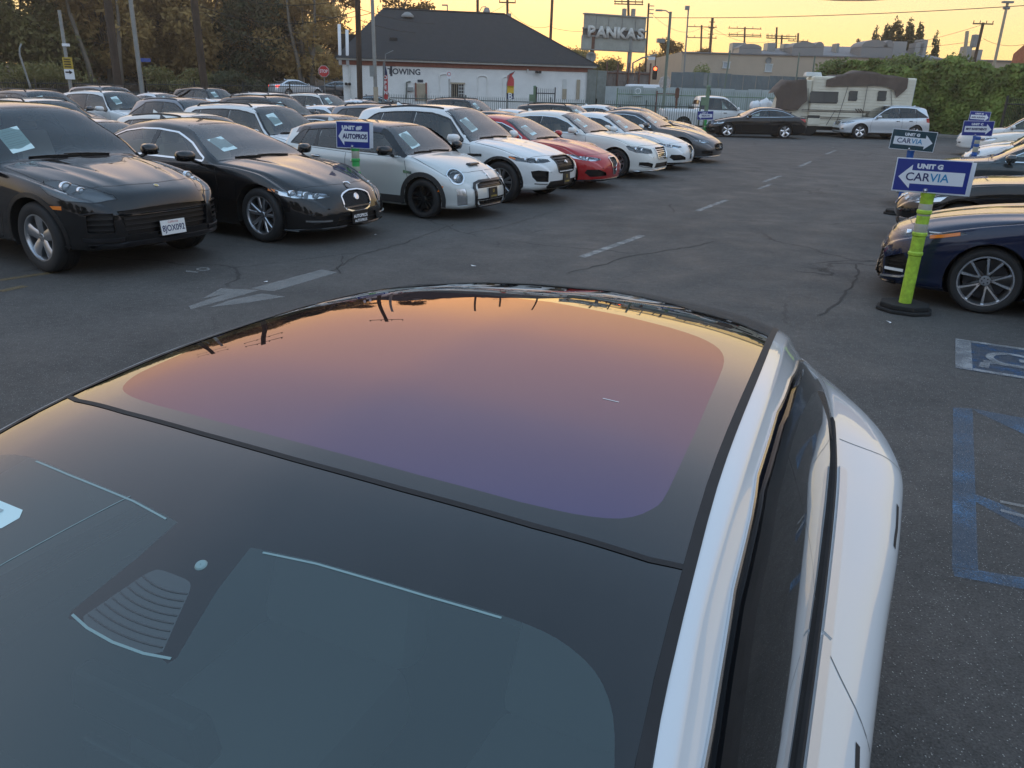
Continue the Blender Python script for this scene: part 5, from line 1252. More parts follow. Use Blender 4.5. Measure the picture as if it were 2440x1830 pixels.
# blue square with the wheelchair symbol, in the bay's own axes
bq = gp(2276, 808); be = gp(2276, 878); bx = (be-bq).normalized(); bv = Vector((-bx.y, bx.x, 0)); bl = (be-bq).length
if bv.dot(Vector((1, -.2, 0))) < 0: bv = -bv
def bay(u, v, z=.006): p = bq+bx*u+bv*v; return (p.x, p.y, z)
def bsheet(name, poly, m, z): 
    return sheet(name, [bay(u, v) for u, v in poly], m, z)
s_ = bl
bsheet('accessible_bay_square', [(0, 0), (s_, 0), (s_, 1.2), (0, 1.2)], worn('faded_blue_paint', (.03, .10, .22), .75), .004)
for q in ([(0, 0), (s_, 0), (s_, .12), (0, .12)], [(0, .124), (.06, .124), (.06, 1.2), (0, 1.2)], [(s_-.06, .124), (s_, .124), (s_, 1.2), (s_-.06, 1.2)]): bsheet('accessible_bay_border', q, W_MED, .008)
# symbol: wheel arc, body, leg
mb = MB(); arc = [(s_*.48+.20*math.sin(t), .42-.20*math.cos(t)) for t in np.linspace(-2.4, 1.1, 20)]; arc2 = [(s_*.48+.14*math.sin(t), .42-.14*math.cos(t)) for t in np.linspace(-2.4, 1.1, 20)]
mb.add([bay(*p, .009) for p in arc]+[bay(*p, .009) for p in arc2], [(k, k+1, 21+k, 20+k) for k in range(19)])
for q in ([(s_*.42, .46), (s_*.52, .46), (s_*.52, .95), (s_*.42, .95)], [(s_*.521, .50), (s_*.70, .50), (s_*.70, .58), (s_*.521, .58)], [(s_*.62, .20), (s_*.70, .20), (s_*.70, .497), (s_*.62, .497)], [(s_*.701, .18), (s_*.86, .16), (s_*.86, .23), (s_*.701, .25)]): mb.add([bay(*p, .0095) for p in q], [(0, 1, 2, 3)])
tag(mb.build('wheelchair_symbol', W_MED), kind='structure')
for q in ([(2271, 972), (2317, 975), (2330, 1360), (2268, 1352)], [(2317, 975), (2330, 985), (2460, 1045), (2460, 1002)], [(2268, 1353), (2274, 1375), (2460, 1410), (2460, 1382), (2331, 1361)], [(2322, 1178), (2322, 1196), (2440, 1262), (2460, 1262), (2460, 1240), (2380, 1200)]):
    sheet('bay_line', [gp(*p) for p in q], B_OLD, .005)
for q in ([(2382, 1195), (2382, 1201), (2450, 1215), (2450, 1209)], [(2383, 1216), (2383, 1222), (2450, 1240), (2450, 1233)]): sheet('bay_line', [gp(*p) for p in q], W_OLD, .009)
def smear_mat():
    m, n, l, b = new_mat('paint_smear'); tc = n.new('ShaderNodeTexCoord'); b.inputs['Base Color'].default_value = (.36, .355, .33, 1); b.inputs['Roughness'].default_value = .9
    v = n.new('ShaderNodeVectorMath'); v.operation = 'DISTANCE'; l.new(tc.outputs['Generated'], v.inputs[0]); v.inputs[1].default_value = (.5, .5, 0)
    t = n.new('ShaderNodeTexNoise'); t.inputs['Scale'].default_value = 4; t.inputs['Detail'].default_value = 9; t.inputs['Roughness'].default_value = .75; l.new(tc.outputs['Object'], t.inputs['Vector'])
    k = n.new('ShaderNodeMath'); k.operation = 'MULTIPLY_ADD'; l.new(v.outputs['Value'], k.inputs[0]); k.inputs[1].default_value = -.75; l.new(t.outputs[0], k.inputs[2])
    r = n.new('ShaderNodeMapRange'); l.new(k.outputs[0], r.inputs[0]); r.inputs[1].default_value = .28; r.inputs[2].default_value = .62; r.inputs[4].default_value = .45; l.new(r.outputs[0], b.inputs['Alpha']); return m
SMEAR = smear_mat()
for px, py, w, h in ((2030, 455, 1.5, 2.0), (1490, 432, 3.2, 1.0), (1640, 468, 2.4, .9), (1300, 470, 1.6, .7), (1880, 350, 4.5, 2.2), (1700, 352, 3.4, 1.6), (1120, 545, 1.8, .7), (2210, 1545, .40, .25), (1480, 540, 1.3, .6)):
    p = gp(px, py); sheet('paint_smear', [p+FWD*a*w/2+LAT*b*h/2 for a, b in ((-1, -1), (1, -1), (1, 1), (-1, 1))], SMEAR, .0045)
# long cracks in the asphalt
CRK = mat('crack', (.044, .040, .036), .95)
def crack(pts, w=.018):
    P = [gp(*p) for p in pts]; q = []
    for a, b in zip(P[:-1], P[1:]):
        k = max(2, int((b-a).length/.12))
        for i in range(k): q.append(a.lerp(b, i/k)+Vector((random.gauss(0, .016), random.gauss(0, .016), 0)))
    q.append(P[-1]); vs = []
    for i, p in enumerate(q):
        t = (q[min(i+1, len(q)-1)]-q[max(i-1, 0)]).normalized(); nr = Vector((-t.y, t.x, 0))*w*random.uniform(.25, .6); vs += [p-nr+Vector((0, 0, .0035)), p+nr+Vector((0, 0, .0035))]
    mb = MB(); mb.add(vs, [(2*i, 2*i+1, 2*i+3, 2*i+2) for i in range(len(q)-1)]); tag(mb.build('crack', CRK, fix=False), kind='structure')
crack([(2040, 630), (2045, 660), (2015, 700), (1990, 730), (1950, 752)], .030); crack([(2055, 622), (2110, 620), (2170, 640)], .03); crack([(790, 648), (850, 610), (960, 580), (1080, 535)], .02)
crack([(1350, 650), (1400, 640), (1500, 610), (1640, 590), (1700, 575)], .018); crack([(820, 610), (805, 640), (812, 652)], .02); crack([(1100, 560), (1200, 540), (1330, 500)], .014)
LITTER = ['pale scrap of litter beyond the foreground roof left of its middle', 'tiny scrap of litter near the worn white arrow', 'scrap of litter in the aisle beside the grey sports sedan', 'second scrap beside the grey sports sedan', 'scrap of litter on the asphalt left of the lime post base', 'scrap of litter in front of the black sedan plate']
for px, py in ((1130, 635), (640, 672), (1985, 345), (1985, 352), (2120, 770), (900, 560)):
    p = gp(px, py); mb = MB(); mb.add([p+Vector((random.uniform(-.05, .05), random.uniform(-.04, .04), .006+.01*random.random())) for _ in range(5)], [(0, 1, 2, 3, 4)]); o = mb.build('litter_scrap', MT['white_print']); o['label'] = LITTER.pop(0); o['category'] = 'litter'; o['group'] = 'litter on the asphalt'
# far street and its kerb
STR = mat('street_asphalt', (.050, .050, .050), .85, var=.2, scale=.8)
sheet('street', [(6, 37.2), (75, 40.5), (75, 48.5), (6, 45.4)], STR, .006)
mb = MB(); A, B = Vector((9, 45.9, 0)), Vector((75, 48.9, 0)); t = (B-A).normalized(); nr = Vector((-t.y, t.x, 0))
mb.add([A, B, B+nr*.18, A+nr*.18, A+Vector((0, 0, .13)), B+Vector((0, 0, .13)), B+nr*.18+Vector((0, 0, .13)), A+nr*.18+Vector((0, 0, .13))], [(0, 1, 5, 4), (4, 5, 6, 7), (1, 2, 6, 5), (2, 3, 7, 6), (3, 0, 4, 7)])
tag(mb.build('kerb', mat('concrete_kerb', (.24, .23, .21), .9, var=.2)), kind='structure')
CONC = mat('pavement_concrete', (.20, .19, .175), .9, var=.25, scale=1.5)
mb = MB(); mb.add([A+nr*.18+Vector((0, 0, .126)), B+nr*.18+Vector((0, 0, .126)), B+nr*2.6+Vector((0, 0, .126)), A+nr*2.6+Vector((0, 0, .126))], [(0, 1, 2, 3)]); tag(mb.build('pavement', CONC), kind='structure')
# left street and the leaf-strewn bank
for y0, y1, nm, m in ((73, 84, 'side_street', STR), (84.2, 138, 'bank', mat('leaf_litter', (.085, .055, .030), .95, var=.5, scale=1.2, bump=.5, bscale=6))):
    mb = MB(); xs = np.arange(-120, 14, 4); ys = np.arange(y0, y1+.1, 3)
    mb.add([(x, y, gz(x, y)+.03) for y in ys for x in xs], [(j*len(xs)+i, j*len(xs)+i+1, (j+1)*len(xs)+i+1, (j+1)*len(xs)+i) for j in range(len(ys)-1) for i in range(len(xs)-1)])
    tag(mb.build(nm, m, smooth='all', fix=False), kind='structure')

# ------------------------------------------------------------------ buildings, walls, fences
BWHITE = mat('painted_brick', (.80, .80, .77), .85, var=.07, scale=1.4, bump=.25, bscale=9)
SHING = mat('asphalt_shingle', (.028, .028, .029), .9, var=.18, scale=3, bump=.5, bscale=14)
GUT = mat('gutter_white', (.62, .63, .60), .5, var=.1); BAND = mat('red_brown_band', (.26, .10, .07), .8, var=.2)
TAN = mat('tan_paint', (.40, .34, .25), .8, var=.15); DKWIN = mat('dark_pane', (.02, .022, .024), .12, coat=.5)
TXT = mat('sign_lettering', (.04, .05, .07), .7)
BCAST = lambda A, B: (Vector((B.x-A.x, B.y-A.y, 0)).normalized())
eL, eR = at(815, 143, r=55), at(1407, 168, r=57.2); bz = 3.55
A0, B0 = Vector((eL.x, eL.y, 0)), Vector((eR.x, eR.y, 0)); bx_ = BCAST(A0, B0); by_ = Vector((-bx_.y, bx_.x, 0)); LB = (B0-A0).length
bld = empty('towing_office', A0, math.atan2(bx_.y, bx_.x)); tag(bld, 'long white brick building with dark hip roof and T TOWING on its wall', 'building')
def Bp(px, py, off=0):
    """pixel -> (u, z) on the front wall"""
    d = (at(px, py, r=10)-Vector((0, 0, CAM_H))); o = Vector((0, 0, CAM_H)); t = (A0-o).dot(by_)/d.dot(by_); p = o+d*t; return (p-A0).dot(bx_), p.z
DB = 13.0
mb = MB(); mb.box((LB/2, DB/2, bz/2), (LB, DB, bz)); mb.build('wall', BWHITE, bld)
mb = MB(); mb.box((LB/2, -.03, bz-.22), (LB+.04, .05, .28)); mb.build('trim_band', BAND, bld)
mb = MB(); mb.box((LB/2, -.22, bz-.02), (LB+.7, .20, .14)); mb.build('gutter', GUT, bld, bevel=.03)
uL, _ = Bp(885, 48); uR, _ = Bp(1205, 48); rz = 7.1
rl, rr_ = 1.9, Bp(1205, 48)[0]*1.10
mb = MB(); ev = .45; z0 = bz+.04
R_ = [(-ev, -ev, z0), (LB+ev, -ev, z0), (LB+ev, DB+ev, z0), (-ev, DB+ev, z0), (rl+1.0, DB/2, rz), (rr_, DB/2, rz)]
mb.add(R_, [(0, 1, 5, 4), (1, 2, 5), (2, 3, 4, 5), (3, 0, 4), (3, 2, 1, 0)]); mb.build('roof', SHING, bld)
mb = MB(); mb.tube([R_[5], R_[1]], .06, 5); mb.build('roof_ridge', SHING, bld); mb = MB(); mb.tube([R_[4], R_[5]], .08, 5); mb.build('roof_ridge', SHING, bld)
mb = MB(); mb.lathe([(.001, .34), (.2, .30), (.42, .12), (.45, 0), (.38, -.05)], 18); o = mb.build('roof_ventilator', mat('vent_metal', (.22, .22, .21), .5), bld, smooth=True); o.location = (4.6, DB/2-1.0, rz-.55)
mb = MB(); mb.box((0, 0, 0), (.5, .5, .2)); o = mb.build('roof_vent', MT['black_trim'], bld); o.location = (3.4, 2.2, bz+1.35)
mb = MB(); mb.box((.55, 5, bz+.8), (1.6, 3, 1.7)); mb.build('lean_to', mat('lean_to_dark', (.035, .033, .03), .9), bld)
for x, z1 in ((-.12, 2.0), (.35, 1.7)): mb = MB(); mb.tube([(x, -.1, bz-.4), (x, -.1, bz+.1), (x+.05, -.1, bz+z1)], .10, 8); mb.build('vent_pipe', MT['white_print'], bld, smooth='all')
def wallbox(name, x0, y0, x1, y1, m, d=.06, parent=None, inset=0):
    a, b = Bp(x0, y1), Bp(x1, y0); mb = MB(); w_, h_ = abs(b[0]-a[0]), abs(b[1]-a[1]); mb.box(((a[0]+b[0])/2, -d/2-.004+inset, (a[1]+b[1])/2), (w_, d, h_)); return mb.build(name, m, parent or bld)
def arch(x0, x1, ytop, ybot):
    (a, zt_), (b, _) = Bp(x0, ytop), Bp(x1, ytop); zb_ = Bp(x0, ybot)[1]; w_ = b-a; mb = MB()
    pts = [(a, -.03, zb_), (a, -.03, zt_-.15)]+[((a+b)/2-math.cos(t)*w_/2, -.03, zt_-.15+math.sin(t)*.15) for t in np.linspace(.2, math.pi-.2, 7)]+[(b, -.03, zt_-.15), (b, -.03, zb_)]
    mb.tube(pts, .045, 5); mb.build('bricked_arch', BWHITE, bld)
for q in ((1047, 1074, 176, 236), (1138, 1161, 180, 236), (1198, 1222, 182, 238)): arch(*q)
f = wallbox('door', 992, 199, 1014, 240, TAN, .05); wallbox('door_frame', 989, 197, 992, 240, BAND, .08); wallbox('door_frame', 1014, 197, 1017, 240, BAND, .08); wallbox('door_sign', 995, 190, 1008, 196, TXT, .03)
win = wallbox('window', 1075, 200, 1106, 231, DKWIN, .03); wallbox('window_frame', 1073, 197, 1108, 200.2, TAN, .12, win)
for x in np.linspace(1077, 1104, 6): wallbox('window_bar', x-.6, 200.4, x+.6, 231, GUT if x > 1090 else TAN, .05, win)
for y in (207, 215, 223): wallbox('window_bar', 1092, y-.5, 1106, y+.5, GUT, .07, win)
wallbox('meter_box', 970, 208, 984, 217, mat('meter_grey', (.28, .29, .28), .6), .15); mb = MB(); a = Bp(968, 236); b = Bp(969, 196); c_ = Bp(978, 194); mb.tube([(a[0], -.08, a[1]), (b[0], -.08, b[1]), (c_[0], -.08, c_[1])], .05, 6); mb.build('conduit', mat('conduit', (.16, .18, .16), .6), bld)
wallbox('bricked_slot', 1340, 189, 1350, 212, GUT, .05); wallbox('bricked_slot', 1339, 212, 1350, 236, TAN, .06); wallbox('pilaster', 1372, 190, 1382, 236, TAN, .10); wallbox('downspout', 1255, 165, 1258, 172, GUT, .2)
for x, y in ((1280, 172), (829, 200)):
    u, z = Bp(x, y); mb = MB(); mb.tube([(u, 0, z), (u, -.25, z)], .05, 6); mb.box((u-.12, -.32, z), (.16, .2, .16)); mb.box((u+.12, -.32, z), (.16, .2, .16)); mb.build('flood_lamp', MT['black_trim'], bld)
mb = MB(); u, z = Bp(832, 150); mb.tube([(u, -.12, z-.1), (u, -.12, .3)], .05, 6); mb.build('downspout', GUT, bld)
u0_, z0_ = Bp(934, 169); lettering('T', 1.0, TXT, bld, (u0_-.05, -.012, z0_), (math.pi/2, 0, 0), bold=.02)
u0_, z0_ = Bp(963, 171.5); lettering('TOWING', .50, TXT, bld, (u0_, -.012, z0_), (math.pi/2, 0, 0), bold=.012, sx=1.02)

# --- billboard
SGN = mat('weathered_sign', (.34, .35, .31), .8, var=.2, scale=1.5); RUST = mat('rusty_steel', (.13, .06, .04), .8, var=.3); STEEL = mat('grey_steel', (.24, .25, .24), .6, var=.15)
s1, s2 = at(1388, 120, r=72), at(1533, 120, r=75); sx_ = BCAST(s1, s2); wS = Vector((s2.x-s1.x, s2.y-s1.y, 0)).length
sg_ = empty('billboard', (s1.x, s1.y, 0), math.atan2(sx_.y, sx_.x)); tag(sg_, 'weathered grey roadside billboard reading PANKAS on two posts', 'billboard')
zt_, zb_ = at(1460, 37, r=73.5).z, at(1460, 121, r=73.5).z; hS = zt_-zb_
mb = MB(); mb.box((wS/2, 0, zb_+hS*.79), (wS*.985, .3, hS*.40)); mb.build('upper_panel', SGN, sg_); mb = MB(); mb.box((wS/2, .02, zb_+hS*.49), (wS*1.0, .3, hS*.195)); mb.build('name_panel', mat('sign_dark', (.10, .10, .10), .8), sg_)
mb = MB(); mb.box((wS/2, 0, zb_+hS*.19), (wS*1.03, .32, hS*.38)); mb.build('lower_panel', SGN, sg_)
for z in (.995, .60, .385, .0): mb = MB(); mb.box((wS/2, -.03, zb_+hS*z), (wS*1.02, .44, .10)); mb.build('frame_rail', STEEL, sg_)
for t in (.18, .38, .6, .82): mb = MB(); mb.box((wS*t, -.17, zb_+hS*.8), (.05, .04, hS*.38)); mb.build('panel_joint', STEEL, sg_)
for t in (.15, .77): mb = MB(); mb.tube([(wS*t, -.05, 0), (wS*t, -.05, zb_+.5*hS)], .19, 10); mb.tube([(wS*t, -.05, zb_+.5*hS), (wS*t, -.05, zt_-.05)], .08, 6); mb.build('post', RUST if t < .5 else STEEL, sg_, smooth=True)
WPR = mat('sign_white_letters', (.58, .58, .54), .8, var=.3)
for k, ch in enumerate('PANKAS'):
    me = text_mesh(ch, hS*.42, bold=.06, sx=1.15); me.materials.clear(); me.materials.append(WPR); o = bpy.data.objects.new('letter', me); link(o, sg_); o.location = (wS*(.095+k*.162), -.32, zb_+hS*.49); o.rotation_euler = (math.pi/2, 0, 0)
    md = bmesh.new(); md.from_mesh(me); r = bmesh.ops.extrude_face_region(md, geom=md.faces[:]); bmesh.ops.translate(md, verts=[v for v in r['geom'] if isinstance(v, bmesh.types.BMVert)], vec=(0, 0, -.06)); md.to_mesh(me); md.free()

# --- warehouse with skylights
BEIGE = mat('beige_stucco', (.46, .38, .29), .9, var=.07, scale=.6); WROOF = mat('grey_roofing', (.20, .20, .205), .8, var=.15)
w1, w2 = at(1626, 123, r=86), at(2420, 150, r=98); wx = BCAST(w1, w2); LW = Vector((w2.x-w1.x, w2.y-w1.y, 0)).length
wh = empty('warehouse', (w1.x, w1.y, 0), math.atan2(wx.y, wx.x)); tag(wh, 'long beige stucco warehouse with grey curved skylights on its roof', 'building'); hw_ = at(1626, 123, r=86).z
mb = MB(); mb.box((LW/2, 12, hw_/2), (LW, 24, hw_)); mb.build('wall', BEIGE, wh)
mb = MB(); mb.box((LW/2, -.05, hw_-.06), (LW+.2, .2, .12)); mb.build('parapet', WROOF, wh)
def Wp(px, py, off=0):
    o = Vector((0, 0, CAM_H)); d = at(px, py, r=10)-o; yv = Vector((-wx.y, wx.x, 0)); a = Vector((w1.x, w1.y, 0))+yv*off; t = (a-o).dot(yv)/d.dot(yv); p = o+d*t; return (p-a).dot(wx), p.z
mb = MB(); a, b, c_ = Wp(1745, 123, 4), Wp(2010, 108, 8), Wp(2215, 128, 8)
mb.add([(a[0], 3, hw_), (c_[0], 3, hw_), (c_[0]-2, 12, hw_+1.6), (a[0]+9, 12, hw_+1.5)], [(0, 1, 2, 3)]); mb.add([(a[0], 3, hw_), (a[0]+9, 12, hw_+1.5), (a[0]+2, 21, hw_)], [(0, 1, 2)]); mb.build('roof_slope', WROOF, wh)
for x0, x1, yt in ((1758, 1814, 106), (1884, 1944, 101), (1936, 1962, 101), (2047, 2114, 97), (2100, 2128, 97)):
    a, b = Wp(x0, 120, 4), Wp(x1, yt, 4); w_ = b[0]-a[0]; h_ = b[1]-hw_; mb = MB()
    mb.box((a[0]+w_/2, 5, hw_+h_*.3), (w_, 3, h_*.6), taper=.97); mb.prism([(a[0]+w_*(.5-.5*math.cos(t)), hw_+h_*.62+h_*.4*math.sin(t)) for t in np.linspace(0, math.pi, 11)], 3.55, 6.5, lambda u, v, w: (u, w, v)); mb.build('skylight', mat('skylight_metal', (.20, .20, .20), .6) if x0 == 1758 else bpy.data.materials['skylight_metal'], wh, smooth=True)
for x0, x1, y0, y1, nm in ((1746, 1780, 102, 120, 'roof_unit'), (1830, 1851, 102, 115, 'roof_unit'), (1869, 1884, 104, 114, 'roof_tank'), (1996, 2004, 103, 110, 'roof_stack'), (2130, 2165, 99, 112, 'roof_unit'), (2183, 2206, 102, 114, 'roof_unit'), (2195, 2215, 94, 112, 'roof_unit'), (2303, 2322, 110, 134, 'roof_cowl'), (2330, 2345, 118, 134, 'roof_unit')):
    a, b = Wp(x0, y1, 6), Wp(x1, y0, 6); mb = MB(); zb2 = hw_; mb.box(((a[0]+b[0])/2, 7, (zb2+b[1])/2), (b[0]-a[0], 1.6, max(.3, b[1]-zb2)), taper=.9 if nm != 'roof_unit' else 1); mb.build(nm, STEEL if nm != 'roof_unit' else mat('unit_grey', (.28, .28, .27), .6), wh, bevel=.03)
for x0, y0, x1, y1, nm, m in ((1822, 153, 1840, 171, 'door', mat('pale_door', (.42, .46, .46), .6)), (1722, 148, 1739, 162, 'window', mat('pale_window', (.33, .38, .42), .3))):
    a, b = Wp(x0, y1), Wp(x1, y0); mb = MB(); mb.box(((a[0]+b[0])/2, -.02, (a[1]+b[1])/2), (b[0]-a[0], .06, b[1]-a[1])); fo = mb.build(nm, m, wh)
    mb = MB(); q = .08
    for cx, cz, ww, hh in (((a[0]+b[0])/2, b[1], b[0]-a[0]+.2, q), ((a[0]+b[0])/2, a[1], b[0]-a[0]+.2, q), (a[0], (a[1]+b[1])/2, q, b[1]-a[1]), (b[0], (a[1]+b[1])/2, q, b[1]-a[1])): mb.box((cx, -.06, cz), (ww, .08, hh))
    mb.build('frame', GUT, fo)
a = Wp(1831, 144); mb = MB(); mb.lathe([(.001, .1), (.25, .08), (.3, 0)], 12, axis='y'); o = mb.build('wall_lamp', STEEL, wh, smooth=True); o.location = (a[0], -.1, a[1])
# red brick corner at the right edge
p1, p2 = at(2412, 140, r=80), at(2500, 140, r=78); bx2 = BCAST(p1, p2); br = empty('brick_building', (p1.x, p1.y, 0), math.atan2(bx2.y, bx2.x)); tag(br, 'corner of an orange red brick building at the right edge', 'building'); hb = at(2440, 85, r=79).z
mb = MB(); mb.prism([(0, 0), (10, 0), (10, hb+1.5), (1.5, hb), (0, hb-1.3)], 0, 12, lambda u, v, w: (u, w, v)); mb.build('wall', mat('red_brick', (.42, .15, .08), .9, var=.2, scale=4), br)

# --- walls and sheet fences between the office and the camper
GREYG = mat('grey_green_sheet', (.20, .22, .20), .8, var=.2); CORR = mat('blue_grey_sheet', (.19, .225, .235), .6, .2, var=.12, scale=.7); PALE = mat('pale_blue_wall', (.40, .45, .45), .8, var=.15, scale=.8); RSTF = mat('rusty_fence', (.22, .19, .17), .8, var=.3, scale=1.3)
def wall_px(name, x0, yt0, r0, x1, yt1, r1, m, label, cat, panels=0, th=.08, yb=None, ribs=0, base=0.0):
    a, b = at(x0, yt0, r=r0), at(x1, yt1, r=r1); ux = BCAST(a, b); L_ = Vector((b.x-a.x, b.y-a.y, 0)).length; r = empty(name, (a.x, a.y, 0), math.atan2(ux.y, ux.x)); tag(r, label, cat)
    k = max(1, panels); w_ = L_/k
    for i in range(k):
        h0 = a.z+(b.z-a.z)*(i/k); h1 = a.z+(b.z-a.z)*((i+1)/k); j = random.uniform(-.05, .05) if panels > 1 else 0; mb = MB(); g = .012; dy = random.uniform(-.03, .03) if panels > 1 else 0
        nr = ribs or 1; xs = np.linspace(i*w_+g, (i+1)*w_-g, nr*4+1) if ribs else [i*w_+g, (i+1)*w_-g]
        prof = [(x, dy+(.03*((q % 4) in (1, 2)) if ribs else 0)) for q, x in enumerate(xs)]
        vs = [(x, y, base) for x, y in prof]+[(x, y, h0+(h1-h0)*(x-i*w_)/w_+j) for x, y in prof]+[(x, y+th, base) for x, y in prof]+[(x, y+th, h0+(h1-h0)*(x-i*w_)/w_+j) for x, y in prof]; n = len(prof)
        fs = []
        for q in range(n-1): fs += [(q, q+1, n+q+1, n+q), (2*n+q+1, 2*n+q, 3*n+q, 3*n+q+1), (n+q, n+q+1, 3*n+q+1, 3*n+q)]
        fs += [(0, n, 3*n, 2*n), (n-1, 3*n-1, 4*n-1, 2*n-1)]
        mb.add(vs, fs); mb.build('panel', m, r)
    return r, L_
wall_px('gate_wall', 1400, 166, 57, 1447, 170, 57, GREYG, 'grey green sheet metal gate beside the white building', 'gate', 2)
r_, L_ = wall_px('rusty_fence', 1445, 168, 58, 1548, 173, 59, RSTF, 'rusty sheet fence with red posts under the billboard', 'fence', 6, ribs=5)
for t in (0, .25, .5, .75, 1): mb = MB(); mb.box((L_*t, -.08, 1.95), (.09, .09, 3.9)); mb.build('post', RUST, r_)
for z in (2.0, 3.2): mb = MB(); mb.box((L_/2, -.05, z), (L_, .05, .07)); mb.build('rail', RUST, r_)
r_, L_ = wall_px('corrugated_fence', 1600, 170, 62, 1960, 186, 60, CORR, 'tall blue grey corrugated metal fence below the beige warehouse', 'fence', 12, ribs=8, th=.03)
r_, L_ = wall_px('pale_wall', 1443, 205, 55, 1880, 216, 55, PALE, 'low pale blue block wall behind the white pickup', 'wall', 14, th=.2)
p = at(1520, 217, r=54.7); mb = MB(); mb.box((0, 0, 0), (.6, .04, .6)); pl_ = empty('wall_plate', p); tag(pl_, 'small square plate with a ring painted on the pale wall', 'sign'); mb.build('plate', PALE, pl_); mb = MB(); mb.lathe([(.2, -.03), (.15, -.03)], 16, axis='y'); mb.build('ring', MT['white_print'], pl_)
# van roof behind that wall
vn = empty('parked_van', at(1545, 240, r=57)); vn.location.z = 0; tag(vn, 'roof of a white van showing above the pale wall', 'van')
mb = MB(); mb.prism([(-1.6, .4), (1.9, .4), (1.9, 1.3), (1.3, 1.5), (.9, 2.42), (.6, 2.5), (-1.5, 2.5), (-1.6, 2.3)], -1.0, 1.0, lambda u, v, w: (u, w, v)); mb.build('body', MT['white_print'], vn, bevel=.08, smooth=True)
mb = MB(); mb.box((-.3, -1.0, 2.0), (1.9, .03, .5)); mb.build('side_window', DKWIN, vn)
for s in (-1.0, 1.2):
    mb = MB(); mb.lathe([(.001, -1.03), (.35, -1.03), (.35, -.8)], 20, axis='y', c=(s, 0, .35)); mb.build('wheel', MT['rubber'], vn)

# --- wrought-iron fences
IRON = mat('green_grey_iron', (.085, .105, .090), .6, var=.15); IRON_D = mat('dark_iron', (.030, .032, .030), .7); POSTG = mat('green_post', (.16, .24, .15), .6, var=.2)
def picket(name, pts, h, m, label, sp=.125, post=2.4, rails=(.2, .87), pr=.013, ground_z=None):
    r = empty(name, (pts[0].x, pts[0].y, 0)); tag(r, label, 'fence'); o = Vector((pts[0].x, pts[0].y, 0)); mp = MB(); 
    for a, b in zip(pts[:-1], pts[1:]):
        L_ = (b-a).length; t = (b-a).normalized(); k = int(L_/sp)
        for i in range(k+1):
            p = a+t*(i*L_/k)-o; z = gz(p.x+o.x, p.y+o.y)
            mp.add([(p.x-pr, p.y, z+.06), (p.x+pr, p.y, z+.06), (p.x, p.y+pr, z+.06), (p.x-pr, p.y, z+h-.06), (p.x+pr, p.y, z+h-.06), (p.x, p.y+pr, z+h-.06), (p.x, p.y+pr*.4, z+h+.05)], [(0, 1, 4, 3), (1, 2, 5, 4), (2, 0, 3, 5), (3, 4, 6), (4, 5, 6), (5, 3, 6)])
        for q in rails:
            z0, z1 = gz(a.x, a.y), gz(b.x, b.y); mb = MB(); mb.tube([a-o+Vector((0, 0, z0+h*q)), b-o+Vector((0, 0, z1+h*q))], .028, 4); mb.build('rail', m, r)
        n_ = max(1, int(L_/post))
        for i in range(n_+1):
            p = a+t*(i*L_/n_)-o; z = gz(p.x+o.x, p.y+o.y); mb = MB(); mb.box((p.x, p.y, z+h*.5+.04), (.075, .075, h+.08)); mb.build('post', m, r)
    tag(mp.build('pickets', m, r, fix=False), kind='stuff'); return r
def flat(px, py, r): p = at(px, py, r=r); return Vector((p.x, p.y, 0))
picket('iron_fence', [flat(925, 240, 52), flat(1420, 250, 46), flat(1668, 260, 43.5)], 1.62, IRON, 'grey green wrought iron fence along the end of the lot')
picket('iron_fence', [flat(1470, 240, 53.2), flat(1690, 240, 52.5), flat(1880, 250, 52.0)], 2.15, POSTG, 'green iron fence with a top rail in front of the pale wall', post=3.0)
picket('iron_fence', [flat(-60, 230, 60), flat(350, 230, 63), flat(800, 235, 62)], 1.75, IRON_D, 'dark iron picket fence below the leafy bank at left', post=3)
picket('iron_fence', [flat(2392, 270, 44), flat(2470, 275, 42)], 2.2, IRON_D, 'end of an iron fence in front of the ivy at right', post=1.4)
r_ = picket('iron_gate', [flat(1278, 232, 50.5), flat(1322, 234, 50)], 2.1, IRON_D, 'dark iron gate standing open by the white wall', post=9)
for px, r, h, lb in ((1273, 50.6, 2.15, 'stout green gate post with a padlock box by the white wall'), (1684, 43.6, 2.35, 'thick green gate post at the end of the lot fence')):
    p = flat(px, 250, r); e = empty('gate_post', p); tag(e, lb, 'post'); mb = MB(); mb.box((0, 0, h/2), (.17, .17, h)); mb.build('shaft', POSTG, e, bevel=.01); mb = MB(); mb.box((0, 0, h+.03), (.22, .22, .06), taper=.6); mb.build('cap', POSTG, e); mb = MB(); mb.box((-.2, -.02, h*.7), (.25, .2, .4)); mb.build('lock_box', POSTG, e)
# red and grey bars of a swing gate
p = flat(1611, 250, 48.5); e = empty('swing_gate', p); tag(e, 'red swing gate bar between two posts behind the fence', 'gate')
mb = MB(); mb.tube([(0, 0, 0), (0, 0, 2.3)], .07, 8); mb.build('post', RUST, e); mb = MB(); mb.tube([(-1.15, .1, 1.95), (0, 0, 1.95)], .03, 6); mb.build('bar', RUST, e); mb = MB(); mb.tube([(-1.15, .1, 0), (-1.15, .1, 2.1)], .04, 6); mb.build('post', RUST, e); mb = MB(); mb.box((0, 0, 2.0), (.2, .2, .5)); mb.build('hinge_box', RUST, e)

